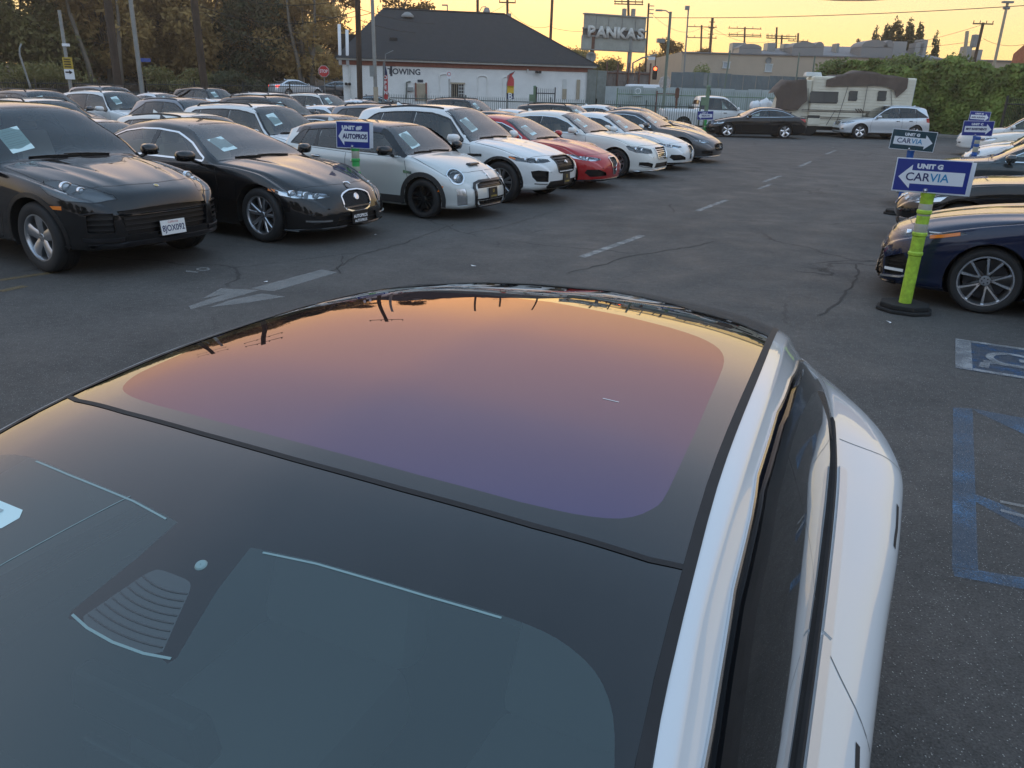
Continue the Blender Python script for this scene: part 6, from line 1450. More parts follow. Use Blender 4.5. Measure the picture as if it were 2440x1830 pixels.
# ------------------------------------------------------------------ poles, signs, wires
WOOD = mat('pole_wood', (.060, .042, .030), .9, var=.3, scale=2, bump=.3, bscale=12); GALV = mat('galvanised', (.26, .27, .26), .5, .3, var=.12); GRN = mat('pole_green', (.16, .20, .16), .6)
def pole(name, top, bot, r, rad, m, label, cat, zb=None, extra=0, taper=.85):
    a, b = at(*top, r=r), at(*bot, r=r); ax = (a-b).normalized()
    zb = gz(b.x, b.y) if zb is None else zb; base = b-ax*((b.z-zb)/ax.z); tip = a+ax*extra
    e = empty(name, base); tag(e, label, cat); mb = MB(); mb.tube([(0, 0, -.05), (tip-base)*.5, tip-base], rad, 10, r2=rad*taper); mb.build('shaft', m, e, smooth=True); return e, tip-base
def crossarm(e, p, w, az, m, n=4, ins=True):
    d = Vector((math.cos(az), math.sin(az), 0)); mb = MB(); mb.tube([p-d*w/2, p+d*w/2], .06, 4); mb.build('crossarm', m, e)
    if ins:
        for i in range(n):
            q = p+d*w*(i/(n-1)-.5)*.94; mb = MB(); mb.lathe([(.02, 0), (.05, .08), (.035, .16), (.05, .22), (.001, .24)], 6); o = mb.build('insulator', MT['rubber'], e); o.location = q+Vector((0, 0, .04))
e, t = pole('utility_pole', (256, 0), (282, 205), 46, .20, WOOD, 'dark timber utility pole furthest left before the trees', 'pole', extra=6)
crossarm(e, t-Vector((0, 0, .6)), 2.6, .3, WOOD); crossarm(e, t-Vector((0, 0, 2.0)), 2.4, .3, WOOD)
pole('steel_pole', (311, 0), (338, 212), 46, .12, GALV, 'straight grey steel lamp pole beside the dark timber pole', 'pole', extra=3)
e, t = pole('utility_pole', (462, 0), (487, 205), 46, .20, WOOD, 'thick timber utility pole in the middle of the leafy trees', 'pole', extra=6.5)
crossarm(e, t-Vector((0, 0, .6)), 2.6, .3, WOOD); crossarm(e, t-Vector((0, 0, 1.9)), 2.6, .3, WOOD)
e, t = pole('utility_pole', (852, 0), (858, 235), 47, .16, WOOD, 'timber utility pole against the left end of the white building', 'pole', extra=6)
crossarm(e, t-Vector((0, 0, .5)), 2.4, .1, WOOD)
e, t = pole('lamp_pole', (887, 0), (896, 240), 46, .11, GALV, 'grey steel pole with a strapped box before the white building', 'pole', extra=3, taper=.8)
b_ = t*.30; mb = MB(); mb.box((-.12, -.1, 2.9), (.28, .22, .55)); mb.build('strapped_box', STEEL, e); mb = MB(); mb.tube([(0, 0, 0), (0, 0, 2.1)], .13, 10); mb.build('pale_sleeve', TAN, e)
e, t = pole('pole', (141, 24), (168, 205), 44, .085, GALV, 'slim grey pole carrying yellow and white notices at left', 'pole', taper=.9)
mb = MB(); q = at(157, 107, r=43.9)-Vector(e.location); mb.box(q, (.3, .12, .12)); mb.build('camera', MT['white_print'], e)
YEL = mat('yellow_sign', (.52, .36, .05), .6)
def on_pole(e, t, f, dx, w, h, m, name='notice'):
    mb = MB(); mb.box((t.x*f+dx, t.y*f-.13, t.z*f), (w, .03, h)); return mb.build(name, m, e)
def on_pole(e, py, dx, w, h, m, name='notice'):
    q = at(160+(py-160)*.16, py, r=43.85)-Vector(e.location); mb = MB(); mb.box((q.x+dx, q.y, q.z), (w, .03, h)); o = mb.build(name, m, e); return q
for py in (144, 157): on_pole(e, py, .06, .44, .27, YEL)
for k in range(4): q = on_pole(e, 141+k*6, .06, .30, .04, MT['plate_black'], 'print_line'); 
for o in e.children:
    if o.name.startswith('print_line'):
        for v in o.data.vertices: v.co.y -= .03
q = on_pole(e, 172, .06, .44, .26, MT['white_print']); mb = MB(); mb.add([(q.x+.06+u, q.y-.03, q.z+v) for u, v in ((-.16, -.03), (.02, -.03), (.02, -.09), (.17, 0), (.02, .09), (.02, .03), (-.16, .03))], [tuple(range(7))]); mb.build('arrow', MT['plate_black'], e)
on_pole(e, 184, .06, .44, .18, MT['white_print'])
# bent thin lamp post
A = at(70, 200, r=44); e = empty('bent_post', (A.x, A.y, gz(A.x, A.y))); tag(e, 'thin bent bare metal post rising from the cars at far left', 'post'); mb = MB(); mb.tube([(at(x, y, r=44)-Vector(e.location)) for x, y in ((74, 215), (70, 200), (55, 155), (47, 130), (47, 115), (51, 104))], .05, 8, r2=.035); mb.build('shaft', GALV, e, smooth='all')
e, t = pole('utility_pole', (1316, 0), (1309, 150), 84, .15, WOOD, 'bare timber pole behind the right end of the hip roof', 'pole', extra=4)
e, t = pole('utility_pole', (1138, 0), (1138, 100), 80, .14, WOOD, 'timber pole with a lamp arm behind the middle of the roof', 'pole', extra=4); mb = MB(); p = at(1138, 36, r=80)-Vector(e.location); mb.tube([p, p+Vector((.4, 0, .7)), p+Vector((.8, 0, .75))], .04, 6); mb.lathe([(.001, .2), (.2, .15), (.35, -.2), (.2, -.5)], 10, c=(p.x+.85, p.y, p.z+.5)); mb.build('lamp_arm', GALV, e); crossarm(e, p+Vector((0, 0, -.1)), 1.4, 0, WOOD, 3)
e, t = pole('utility_pole', (1209, 0), (1209, 100), 82, .13, WOOD, 'timber pole with a small crossarm behind the roof end', 'pole', extra=2); q = at(1209, 6, r=82)-Vector(e.location); crossarm(e, q, 1.6, 0, WOOD, 3); mb = MB(); mb.box(q+Vector((.2, 0, -1.3)), (.4, .4, .7)); mb.build('transformer', STEEL, e)
e, t = pole('street_lamp', (1066, 13), (1066, 110), 86, .07, GALV, 'small distant street lamp above the roof ridge', 'lamp'); mb = MB(); mb.box(t+Vector((-.25, 0, .02)), (.6, .25, .12)); mb.build('lamp_head', GALV, e)
e, t = pole('utility_pole', (1497, 0), (1499, 120), 95, .15, WOOD, 'utility pole with two crossarms rising behind the billboard', 'pole', extra=1.5)
for y, w in ((4, 3.2), (10, 3.2)): crossarm(e, at(1498, y, r=95)-Vector(e.location), w, 0, WOOD, 5)
for dx in (-.5, .5): mb = MB(); q = at(1498, 32, r=95)-Vector(e.location); mb.lathe([(.001, .5), (.25, .45), (.25, -.4), (.001, -.45)], 10, c=(q.x+dx, q.y, q.z)); mb.build('transformer', GALV, e)
e, t = pole('utility_pole', (1546, 8), (1538, 160), 88, .11, WOOD, 'slender pole just right of the billboard', 'pole')
for k in range(4): mb = MB(); q = at(1546-k*.7, 14+k*9, r=88)-Vector(e.location); mb.box(q+Vector((.3, 0, 0)), (.5, .08, .08)); mb.build('bracket', GALV, e)
e, t = pole('street_light', (1598, 28), (1580, 262), 45.5, .085, GRN, 'green street light pole with signs at the lot gate', 'pole'); mb = MB(); mb.tube([t+Vector((0, 0, -.1)), t+Vector((-.25, 0, .05)), t+Vector((-.5, 0, .06))], .03, 6); mb.box(t+Vector((-.62, 0, .05)), (.35, .14, .08)); mb.build('lamp_arm', GALV, e)
q = at(1585, 196, r=45.4)-Vector(e.location); mb = MB(); mb.lathe([(.001, .07), (.34, .07), (.34, .05), (.001, .05)], 8, c=(q.x, q.y+.08, q.z), axis='y'); mb.build('sign_back', MT['satin'], e)
q = at(1583, 98, r=45.4)-Vector(e.location); mb = MB(); mb.box(q+Vector((-.2, 0, .02)), (.4, .3, .2)); mb.build('camera_box', GALV, e)
# traffic signal with a red light on a mast arm
A = at(1508, 150, r=78); e = empty('traffic_signal', (A.x, A.y, 0)); tag(e, 'traffic signal showing red on a mast arm behind the billboard', 'traffic light'); mb = MB(); pts = [(at(x, y, r=78)-Vector(e.location)) for x, y in ((1506, 240), (1508, 150), (1530, 138), (1565, 130))]; mb.tube(pts, .09, 8, r2=.06); mb.build('mast_arm', GALV, e)
q = at(1561, 164, r=78)-Vector(e.location); mb = MB(); mb.box(q+Vector((0, 0, -.35)), (.4, .25, 1.15)); mb.tube([q+Vector((0, .1, .2)), q+Vector((0, .1, 1.3))], .04, 6); mb.build('signal_head', MT['plate_black'], e); mb = MB(); mb.lathe([(.001, -.16), (.15, -.15), (.16, -.1)], 14, axis='y'); o = mb.build('red_light', mat('signal_red', (.6, .02, .01), .3, emit=(1, .10, .03), estr=6), e); o.location = q
mb = MB(); mb.box(at(1553, 139, r=77.8)-Vector(e.location), (.65, .04, .28)); mb.build('street_name_sign', MT['white_print'], e)
# two plain sign backs on a pole by the gate and slim bars on the warehouse side
e, t = pole('sign_post', (1688, 175), (1683, 290), 44.5, .045, GRN, 'slim post with two tall sign backs beside the gate', 'sign')
for dx in (-.12, .12): mb = MB(); mb.box(t+Vector((dx, -.02, -.30)), (.17, .03, .58)); mb.build('sign_back', STEEL, e)
for a, b, rr2, lb in (((1740, 120), (1722, 240), 58, 'slim green pole before the corrugated fence'), ((1905, 125), (1899, 175), 60, 'short leaning post with a camera on the corrugated fence'), ((1942, 134), (1936, 178), 60, 'right hand of the two short posts on the corrugated fence')):
    e, t = pole('fence_post', a, b, rr2, .06, GRN, lb, 'post'); 
    if a[0] == 1905: mb = MB(); mb.lathe([(.001, .12), (.12, .1), (.14, 0), (.001, -.12)], 10, c=(t*.6+Vector((.2, -.1, 0)))); mb.build('camera', MT['white_print'], e)
e, t = pole('lamp_pole', (1641, 14), (1628, 200), 70, .07, GALV, 'tall thin lamp pole left of the warehouse', 'pole'); mb = MB(); mb.box(t+Vector((-.1, 0, -.15)), (.35, .2, .3)); mb.build('lamp_head', GALV, e)
e, t = pole('utility_pole', (1698, 42), (1690, 140), 110, .20, WOOD, 'stout plain pole beside the double crossarm pole', 'pole')
for k in range(3): mb = MB(); mb.box(t+Vector((0, 0, -.5-k*.7)), (.7, .1, .1)); mb.build('bracket', WOOD, e)
for i, (x, y0, arms, w, lb) in enumerate(((1672, 60, (64, 90), 4.6, 'pole with two wide crossarms above the warehouse corner'), (1775, 65, (68, 83, 87), 5.0, 'pole with three crossarms above the roof units'), (1851, 65, (86, 91), 3.2, 'tall thin pole with low crossarms above the skylight'), (1863, 84, (86, 92), 4.4, 'shorter pole crowding the thin one above the skylight'), (1902, 79, (98,), 3.0, 'thin pole right of the paired poles'), (2045, 92, (99,), .6, 'stub of a pole above the long skylight'))):
    e, t = pole('utility_pole', (x, y0), (x-3, 150), 130, .16, WOOD, lb, 'pole')
    for y in arms: crossarm(e, at(x, y, r=130)-Vector(e.location), w, .05, WOOD, 5)
e, t = pole('lamp_pole', (2401, 7), (2372, 140), 66, .10, TAN, 'tall leaning tan lamp pole near the right edge', 'pole'); mb = MB(); mb.box(t+Vector((0, 0, .05)), (.7, .25, .12)); mb.tube([t+Vector((-.2, 0, -.3)), t+Vector((.2, 0, -.3))], .1, 8); mb.build('lamp_head', STEEL, e)
e, t = pole('utility_pole', (2343, 54), (2322, 145), 90, .15, WOOD, 'leaning timber pole with a transformer at right', 'pole'); crossarm(e, t-Vector((0, 0, .1)), 1.9, 0, WOOD, 4); mb = MB(); mb.lathe([(.001, .6), (.3, .55), (.3, -.5), (.001, -.55)], 10, c=(t*.82+Vector((-.45, 0, 0)))); mb.build('transformer', STEEL, e)
pole('square_post', (2305, 74), (2296, 150), 78, .16, TAN, 'plain pale square post standing above the ivy', 'post')
CABLE = mat('cable', (.02, .018, .016), .7)
WL = ['long wire crossing the whole sky above the warehouse', 'short slack cable at the top edge above the ivy', 'wire from the slender pole by the billboard to the double crossarm pole', 'wire between the double and triple crossarm poles', 'wire from the stout pole to the thin pole over the skylights', 'wire from the transformer pole at right to the far thin pole', 'low wire leaving the transformer pole at the right edge', 'lowest wire above the warehouse roof at right', 'upper wire between the thick timber pole and the pole by the building', 'lower wire between the thick timber pole and the pole by the building', 'wire slanting down through the trees to the stop sign', 'wire from the pole by the building over the ridge to the far crossarm', 'wire dipping in front of the hip roof', 'wire from the steel pole into the trees', 'upper wire from the bare pole behind the roof to the left', 'wire from the bare pole to the billboard pole', 'low wire running to the left end of the white building']
def wire(a, b, sag, rad=.016, label=None):
    label = WL.pop(0)
    P, Q = at(a[0], a[1], r=a[2]), at(b[0], b[1], r=b[2]); mb = MB(); pts = [P.lerp(Q, t)-Vector((0, 0, sag*4*t*(1-t))) for t in np.linspace(0, 1, 20)]; mb.tube(pts, rad, 4); o = mb.build('overhead_wire', CABLE, smooth='all', fix=False); tag(o, label or 'thin overhead wire strung between poles against the yellow sky', 'wire', 'overhead wires')
wire((1560, 42, 70), (2520, 8, 60), .25, .022); wire((1940, -3, 60), (2140, -4, 60), .12, .03); wire((1546, 26, 88), (1672, 66, 130), 1.2); wire((1672, 66, 130), (1775, 70, 130), .8); wire((1698, 66, 110), (1850, 94, 130), 1); wire((2343, 58, 90), (1902, 102, 130), 1.5); wire((2343, 92, 90), (2520, 76, 80), .8); wire((1840, 100, 130), (2340, 96, 90), 1.0)
wire((462, -30, 46), (852, -8, 47), .6); wire((462, 8, 46), (852, 24, 47), .8); wire((487, 30, 46), (700, 78, 60), .8); wire((852, 20, 47), (1209, 8, 82), 1.2); wire((852, 46, 47), (1138, 40, 80), 1.0); wire((887, 30, 46), (700, 12, 60), .5); wire((1316, 60, 84), (1209, 20, 82), .8); wire((1316, 66, 84), (1497, 40, 95), .8); wire((590, 95, 70), (850, 120, 60), .5)
# stop sign, blue street name sign
STP = mat('stop_red', (.55, .03, .03), .5)
A = at(772, 170, r=60); e = empty('stop_sign', (A.x, A.y-.0, gz(A.x, A.y))); tag(e, 'red octagonal STOP sign on a post by the white building', 'sign'); loc = Vector(e.location); mb = MB(); mb.tube([(0, 0, 0), (0, 0, A.z-loc.z+.3)], .03, 6); mb.build('post', GALV, e)
R8 = .40; mb = MB(); mb.prism([(R8*math.cos(math.pi/8+k*math.pi/4), R8*math.sin(math.pi/8+k*math.pi/4)) for k in range(8)], 0, .02, lambda u, v, w: (u, w-.07, v+A.z-loc.z)); mb.build('rim', MT['white_print'], e); mb = MB(); mb.prism([(R8*.93*math.cos(math.pi/8+k*math.pi/4), R8*.93*math.sin(math.pi/8+k*math.pi/4)) for k in range(8)], 0, .01, lambda u, v, w: (u, w-.085, v+A.z-loc.z)); mb.build('face', STP, e); lettering('STOP', .30, MT['white_print'], e, (0, -.090, A.z-loc.z), (math.pi/2, 0, 0), bold=.006, sx=.8)
A = at(344, 143, r=62); e = empty('street_name_sign', (A.x, A.y, gz(A.x, A.y))); tag(e, 'blue street name sign on a thin post under the trees', 'sign'); mb = MB(); mb.box((0, 0, A.z-e.location.z), (.85, .03, .24)); mb.build('blade', mat('street_blue', (.03, .07, .28), .5), e); mb = MB(); mb.tube([(-.40, 0, 0), (-.40, 0, A.z-e.location.z)], .03, 6); mb.build('post', GALV, e)
# no-parking sign by the window, dish, feather flags
A = at(1070, 179, r=52); e = empty('parking_sign', (A.x, A.y, 0)); tag(e, 'small red and white parking sign in front of the barred window', 'sign'); mb = MB(); mb.tube([(0, 0, 0), (0, 0, A.z+.1)], .03, 6); mb.build('post', GALV, e); mb = MB(); mb.box((0, -.04, A.z), (.28, .02, .42)); mb.build('face', MT['white_print'], e); mb = MB(); mb.lathe([(.12, -.056), (.09, -.056)], 14, axis='y', c=(0, 0, A.z+.06)); mb.build('ring', STP, e)
A = at(1408, 136, r=58); e = empty('satellite_dish', (A.x, A.y, 0)); tag(e, 'grey satellite dish on a mast at the building corner', 'dish'); mb = MB(); mb.tube([(0, .1, 0), (0, .1, A.z)], .05, 8); mb.build('mast', GALV, e)
mb = MB(); mb.lathe([(.001, .12), (.2, .09), (.33, .0), (.34, .01), (.2, .11), (.001, .14)], 20, axis='y'); o = mb.build('dish', GALV, e, smooth='all'); o.location = (0, 0, A.z)
def feather(px, ytop, ybot, r, label, wpx, colors, lean, letters=None, xb=None):
    A, Bm = at(px, ytop, r=r), at(xb or px, ybot, r=r); e = empty('feather_flag', (Bm.x, Bm.y, 0)); tag(e, label, 'flag'); H_ = A.z; Wd = wpx*r/1960
    mb = MB(); mb.tube([(0, 0, 0), (0, 0, H_*.8), (lean*.3, 0, H_*.97), (lean, 0, H_*1.02)], .025, 6); mb.build('pole', GALV, e)
    z0 = Bm.z; n = len(colors); 
    for i, (f0, f1, m) in enumerate(colors):
        mb = MB(); k = 4; vs = []
        for q in range(k+1):
            f = f0+(f1-f0)*q/k; z = H_-(H_-z0)*f; wq = Wd*min(1, .35+f*2.5); off = max(0, .12-f)*lean*5
            vs += [(off+.02, .02*math.sin(q), z), (off+wq, .05*math.sin(q*1.3), z)]
        mb.add(vs, [(2*q, 2*q+1, 2*q+3, 2*q+2) for q in range(k)]); mb.build('cloth', m, e, smooth='all', fix=False)
    if letters:
        for ch, f, m in letters: lettering(ch, Wd*1.1, m, e, (Wd*.5, -.07, H_-(H_-z0)*f), (math.pi/2, 0, 0), bold=.01)
FN, FR, FW, FY = mat('flag_navy', (.03, .04, .10), .8), mat('flag_red', (.50, .06, .06), .8), MT['white_print'], mat('flag_yellow', (.60, .38, .04), .8)
feather(915, 150, 236, 47, 'tall red feather flag with a navy top and pale letters', 10, [(0, .33, FN), (.33, 1, FR)], .05, [('O', .40, FW), ('P', .55, FW), ('E', .68, FW), ('N', .82, FW)])
feather(1207, 172, 236, 47, 'short curved feather flag in red, yellow and navy with a B', 17, [(0, .5, FR), (.5, .78, FY), (.78, 1, FN)], .45, [('B', .89, FW)])
e, t = pole('bent_post', (917, 150), (912, 236), 46.8, .03, GALV, 'thin post with a bent tip behind the red flag', 'post'); mb = MB(); mb.tube([t, t+Vector((.06, 0, .45)), at(937, 120, r=46.8)-Vector(e.location)], .025, 6); mb.build('tip', GALV, e)

# ------------------------------------------------------------------ greenery
def leafmat(name, c, tr=.55, var=.35):
    m, n, l, b = new_mat(name); out = n['Material Output']; oi = n.new('ShaderNodeTexCoord'); t = n.new('ShaderNodeTexNoise'); t.inputs['Scale'].default_value = .8; t.inputs['Detail'].default_value = 4; l.new(oi.outputs['Object'], t.inputs['Vector'])
    r = n.new('ShaderNodeMapRange'); l.new(t.outputs[0], r.inputs[0]); r.inputs[1].default_value = .3; r.inputs[2].default_value = .7; r.inputs[3].default_value = 1-var; r.inputs[4].default_value = 1+var
    s = n.new('ShaderNodeVectorMath'); s.operation = 'SCALE'; s.inputs[0].default_value = c; l.new(r.outputs[0], s.inputs['Scale']); l.new(s.outputs[0], b.inputs['Base Color']); b.inputs['Roughness'].default_value = .6; b.inputs['Specular IOR Level'].default_value = .3
    tl = n.new('ShaderNodeBsdfTranslucent'); l.new(s.outputs[0], tl.inputs[0]); mx = n.new('ShaderNodeMixShader'); mx.inputs[0].default_value = tr; l.new(b.outputs[0], mx.inputs[1]); l.new(tl.outputs[0], mx.inputs[2]); l.new(mx.outputs[0], out.inputs[0]); return m
def leaf_cloud(centres, n, size, m, name='crown', shell=.55, seed=0):
    """many leaf-sized faces through the volume of clumps [(c, rx, ry, rz)]"""
    g = np.random.default_rng(seed); cs = np.array([c[:3] for c in centres]); rs = np.array([c[3:] for c in centres]); wgt = rs.prod(1)**.75; idx = g.choice(len(cs), n, p=wgt/wgt.sum())
    d = g.normal(size=(n, 3)); d /= np.linalg.norm(d, axis=1)[:, None]; rad = shell+(1-shell)*g.random(n)**.7; rad *= 1+.18*g.normal(size=n); p = cs[idx]+d*rs[idx]*rad[:, None]
    nrm = d*.6+g.normal(size=(n, 3))*.8+np.array([0, 0, .4]); nrm /= np.linalg.norm(nrm, axis=1)[:, None]; a = np.cross(nrm, g.normal(size=(n, 3))); a /= np.linalg.norm(a, axis=1)[:, None]; b = np.cross(nrm, a)
    s = size*(.55+.9*g.random(n))[:, None]; v = np.stack([p-a*s*.9, p+b*s*.42, p+a*s, p-b*s*.42], 1).reshape(-1, 3)
    me = bpy.data.meshes.new(name); me.vertices.add(len(v)); me.vertices.foreach_set('co', v.ravel()); me.loops.add(4*n); me.loops.foreach_set('vertex_index', np.arange(4*n)); me.polygons.add(n); me.polygons.foreach_set('loop_start', np.arange(0, 4*n, 4)); me.polygons.foreach_set('loop_total', np.full(n, 4)); me.update(); me.materials.append(m); return me
def tree_meshes(seed, h, rad, nleaf, leaf, lm, bark, base=.32, clumps=26, lean=0):
    g = random.Random(seed); mb = MB(); th = h*.62; top = Vector((lean, 0, th)); mb.tube([(0, 0, -.1), (lean*.3+g.uniform(-.2, .2), g.uniform(-.2, .2), th*.4), top], [.030*h, .022*h, .011*h], 8); cl = []
    for i in range(clumps):
        a = g.uniform(0, 2*math.pi); f = g.uniform(base, 1.0); prof = math.sin(math.pi*min(1, max(.08, (f-base)/(1.02-base)))**.75)**.6; r = rad*prof*g.uniform(.35, .95); c = Vector((math.cos(a)*r+lean*f, math.sin(a)*r, h*f)); s = rad*g.uniform(.24, .42); cl.append((c.x, c.y, c.z, s, s, s*g.uniform(.6, .85)))
        if i % 2 == 0:
            k = g.uniform(.35, .95); st = Vector((lean*k, 0, th*k)); mid = st.lerp(c, .5)+Vector((0, 0, .06*h)); mb.tube([st, mid, c], [.008*h, .006*h, .0025*h], 5)
    return mb.mesh('trunk', bark, smooth='all'), leaf_cloud(cl, nleaf, leaf, lm, seed=seed)
BARK = mat('pale_bark', (.14, .12, .095), .9, var=.35, scale=1.5, bump=.4, bscale=8); BARK_D = mat('dark_bark', (.05, .042, .034), .95, var=.3, bump=.5, bscale=10)
L_SYC = leafmat('sycamore_leaf', (.40, .28, .11), .5); L_GRN = leafmat('dull_green_leaf', (.21, .19, .07), .45); L_DK = leafmat('dark_evergreen_leaf', (.06, .07, .032), .3); L_YEL = leafmat('sparse_backlit_leaf', (.18, .11, .035), .55); L_IVY = leafmat('ivy_leaf', (.17, .225, .055), .3, .65); L_BSH = leafmat('bush_leaf', (.19, .23, .08), .35)
kinds = {'syc': tree_meshes(3, 10.6, 5.6, 12500, .25, L_SYC, BARK, .20, 34), 'syc2': tree_meshes(8, 11, 5.2, 11000, .25, L_SYC, BARK, .22, 30, .8), 'grn': tree_meshes(5, 9.6, 5.8, 14000, .24, L_GRN, BARK_D, .12, 32), 'dk': tree_meshes(12, 11, 4.6, 14000, .22, L_DK, BARK_D, .06, 34), 'thin': tree_meshes(21, 13, 3.8, 7000, .22, L_YEL, BARK, .35, 20)}
def tree(name, kind, px, r, sc, label, group, rot=0, py=190, z=None, kk=1.0):
    p = at(px, py, r=r); e = empty(name, (p.x, p.y, gz(p.x, p.y) if z is None else z), rot); e.scale = (sc*kk, sc*kk, sc); tag(e, label, 'tree', group); a = link(bpy.data.objects.new('trunk', kinds[kind][0]), e); link(bpy.data.objects.new('crown', kinds[kind][1]), e); return e
GT = 'trees on the bank at left'
for k, (kind, px, r, sc, lb) in enumerate((
    ('grn', -90, 88, 1.15, 'dull green tree cut by the left edge'), ('grn', 60, 92, 1.2, 'broad dull green tree behind the bent post'), ('syc', 170, 98, 1.1, 'brown sycamore behind the pole with yellow notices'),
    ('syc2', 262, 90, 1.0, 'leaning brown sycamore with a pale trunk left of the first timber pole'), ('dk', 330, 108, 1.2, 'dark tree behind the grey steel pole'), ('syc', 395, 94, 1.1, 'brown sycamore between the steel pole and the thick timber pole'),
    ('syc2', 505, 92, 1.12, 'tall brown sycamore just right of the thick timber pole'), ('syc', 572, 96, 1.0, 'brown sycamore with low hanging boughs left of the dark evergreen'), ('dk', 628, 90, 1.02, 'dark dense evergreen in the gap between the sycamores'),
    ('syc2', 735, 88, .92, 'sycamore with several pale stems behind the stop sign'), ('thin', 800, 98, .95, 'sparse backlit tree at the left end of the roof'), ('grn', -20, 112, 1.0, 'green tree standing further back at far left'), ('syc', 460, 116, 1.0, 'tall sycamore standing further back behind the thick pole'),
    ('grn', 700, 118, .9, 'green tree further back left of the white building'), ('dk', 180, 120, .95, 'dark tree furthest back behind the yellow notices'), ('syc', 300, 118, 1.02, 'tall sycamore furthest back behind the first timber pole'))):
    tree('tree', kind, px, r, sc, lb, GT, rot=k*1.7)
# the wood behind reads as one mass
g = np.random.default_rng(9); cl = []
for k in range(150):
    x = g.uniform(-150, 6); y = g.uniform(124, 150); cl.append((x, y, gz(x, y)+g.uniform(.5, 5.5), g.uniform(2.5, 5), 3, g.uniform(2, 3.5)))
tag(link(bpy.data.objects.new('distant_wood', leaf_cloud(cl, 45000, .34, L_SYC, 'distant_wood', .3, 5))), 'mass of dark distant trees filling the gaps on the bank', 'wood', kind='stuff')
cl = []
for k in range(70): x = g.uniform(-120, 4); y = g.uniform(106, 114); cl.append((x, y, gz(x, y)+.6, g.uniform(1.2, 2.6), 1.2, g.uniform(.6, 1.3)))
tag(link(bpy.data.objects.new('undergrowth', leaf_cloud(cl, 22000, .22, L_DK, 'undergrowth', .3, 6))), 'dark undergrowth along the top of the bank', 'undergrowth', kind='stuff')
# pale extra stems behind the stop sign
for k, (px, lb) in enumerate(((222, 'pale leaning bare trunk left of the first timber pole'), (288, 'second pale trunk right of the first timber pole'), (720, 'thin pale stem left of the stop sign'), (742, 'forked pale stem near the stop sign'))):
    p = at(px, 190, r=86); e = empty('bare_tree', (p.x, p.y, gz(p.x, p.y))); tag(e, lb, 'tree'); mb = MB(); s = (-1.2, .6, -.9, .7)[k]; mb.tube([(0, 0, 0), (s*.25, 0, 2.6), (s, 0, 6.5), (s*1.1, 0, 9)], [.26, .22, .15, .1], 8); mb.tube([(s*.4, 0, 3.5), (s*.2-.8, 0, 6.5)], [.14, .07], 6); mb.build('trunk', BARK, e, smooth='all')
GS = 'trees along the skyline'
for k, (kind, px, r, sc, lb) in enumerate((('thin', 958, 96, .92, 'round backlit tree above the left part of the roof'), ('thin', 1000, 125, .62, 'small sparse tree above the roof ridge'), ('thin', 1110, 120, .60, 'small sparse tree behind the timber pole with the lamp'), ('thin', 1165, 120, .62, 'small tree behind the roof ridge right of the lamp arm'),
    ('syc', 1262, 110, .52, 'dark low tree above the right slope of the roof'), ('syc2', 1300, 120, .58, 'brownish tree left of the billboard'), ('grn', 1362, 100, .60, 'green tree directly left of the billboard'), ('syc', 1385, 112, .62, 'backlit tree half behind the billboard'), ('grn', 1450, 96, .50, 'low green tree under the billboard'), ('syc2', 1555, 110, .56, 'brown tree right of the billboard'), ('thin', 1590, 110, .62, 'sparse tree behind the green street light'), ('thin', 1665, 130, .62, 'sparse tree at the left end of the warehouse'))):
    tree('tree', kind, px, r, sc, lb, GS, rot=k*2.1, py=200)
for px, py, r in ((1250, 95, 150), (1380, 110, 150), (1100, 70, 160), (1560, 100, 150), (1010, 70, 160)): pass
# dark conifers above the warehouse
cm = []
for sd in (1, 2):
    g = random.Random(sd); cl = []
    for i in range(16): f = i/15; cl.append((g.uniform(-.3, .3), g.uniform(-.3, .3), .8+f*6.2, max(.28, 1.5*(1-f*.8)*g.uniform(.7, 1.2)), max(.28, 1.5*(1-f*.8)*g.uniform(.7, 1.2)), .7))
    mb = MB(); mb.tube([(0, 0, -6), (0, 0, 6)], [.2, .05], 6); cm.append((mb.mesh('trunk', BARK_D), leaf_cloud(cl, 3500, .22, L_DK, seed=sd)))
for k, (px, yt, lb) in enumerate(((2090, 72, 'smallest slim conifer at the left of the group'), (2112, 68, 'slim conifer second from left'), (2133, 50, 'tallest conifer of the group above the warehouse'), (2150, 66, 'conifer between the two tallest'), (2170, 52, 'second tall conifer right of the tallest'), (2192, 65, 'broad conifer at the right of the group'), (2234, 84, 'lone slim conifer right of the group above the ivy'))):
    p = at(px, yt, r=104); e = empty('conifer', (p.x, p.y, p.z-7.2)); tag(e, lb, 'tree', 'conifers above the warehouse'); s = .7 if k in (0, 1) else (.62 if k == 6 else 1); e.scale = (s, s, 1 if k != 6 else 1); e.rotation_euler = (0, 0, k)
    a = link(bpy.data.objects.new('trunk', cm[k % 2][0]), e); link(bpy.data.objects.new('crown', cm[k % 2][1]), e)
# trees added unseen behind the viewer to darken what the car bodies mirror
for k in range(9):
    e = empty('tree', (-46+k*11.5, -26-3*(k % 3), 0), k*1.3); tag(e, 'added dull green tree unseen behind the viewer, %s from the left' % ('first', 'second', 'third', 'fourth', 'fifth', 'sixth', 'seventh', 'eighth', 'ninth')[k], 'tree', 'added trees behind the viewer'); link(bpy.data.objects.new('trunk', kinds['grn'][0]), e); link(bpy.data.objects.new('crown', kinds['grn'][1]), e)
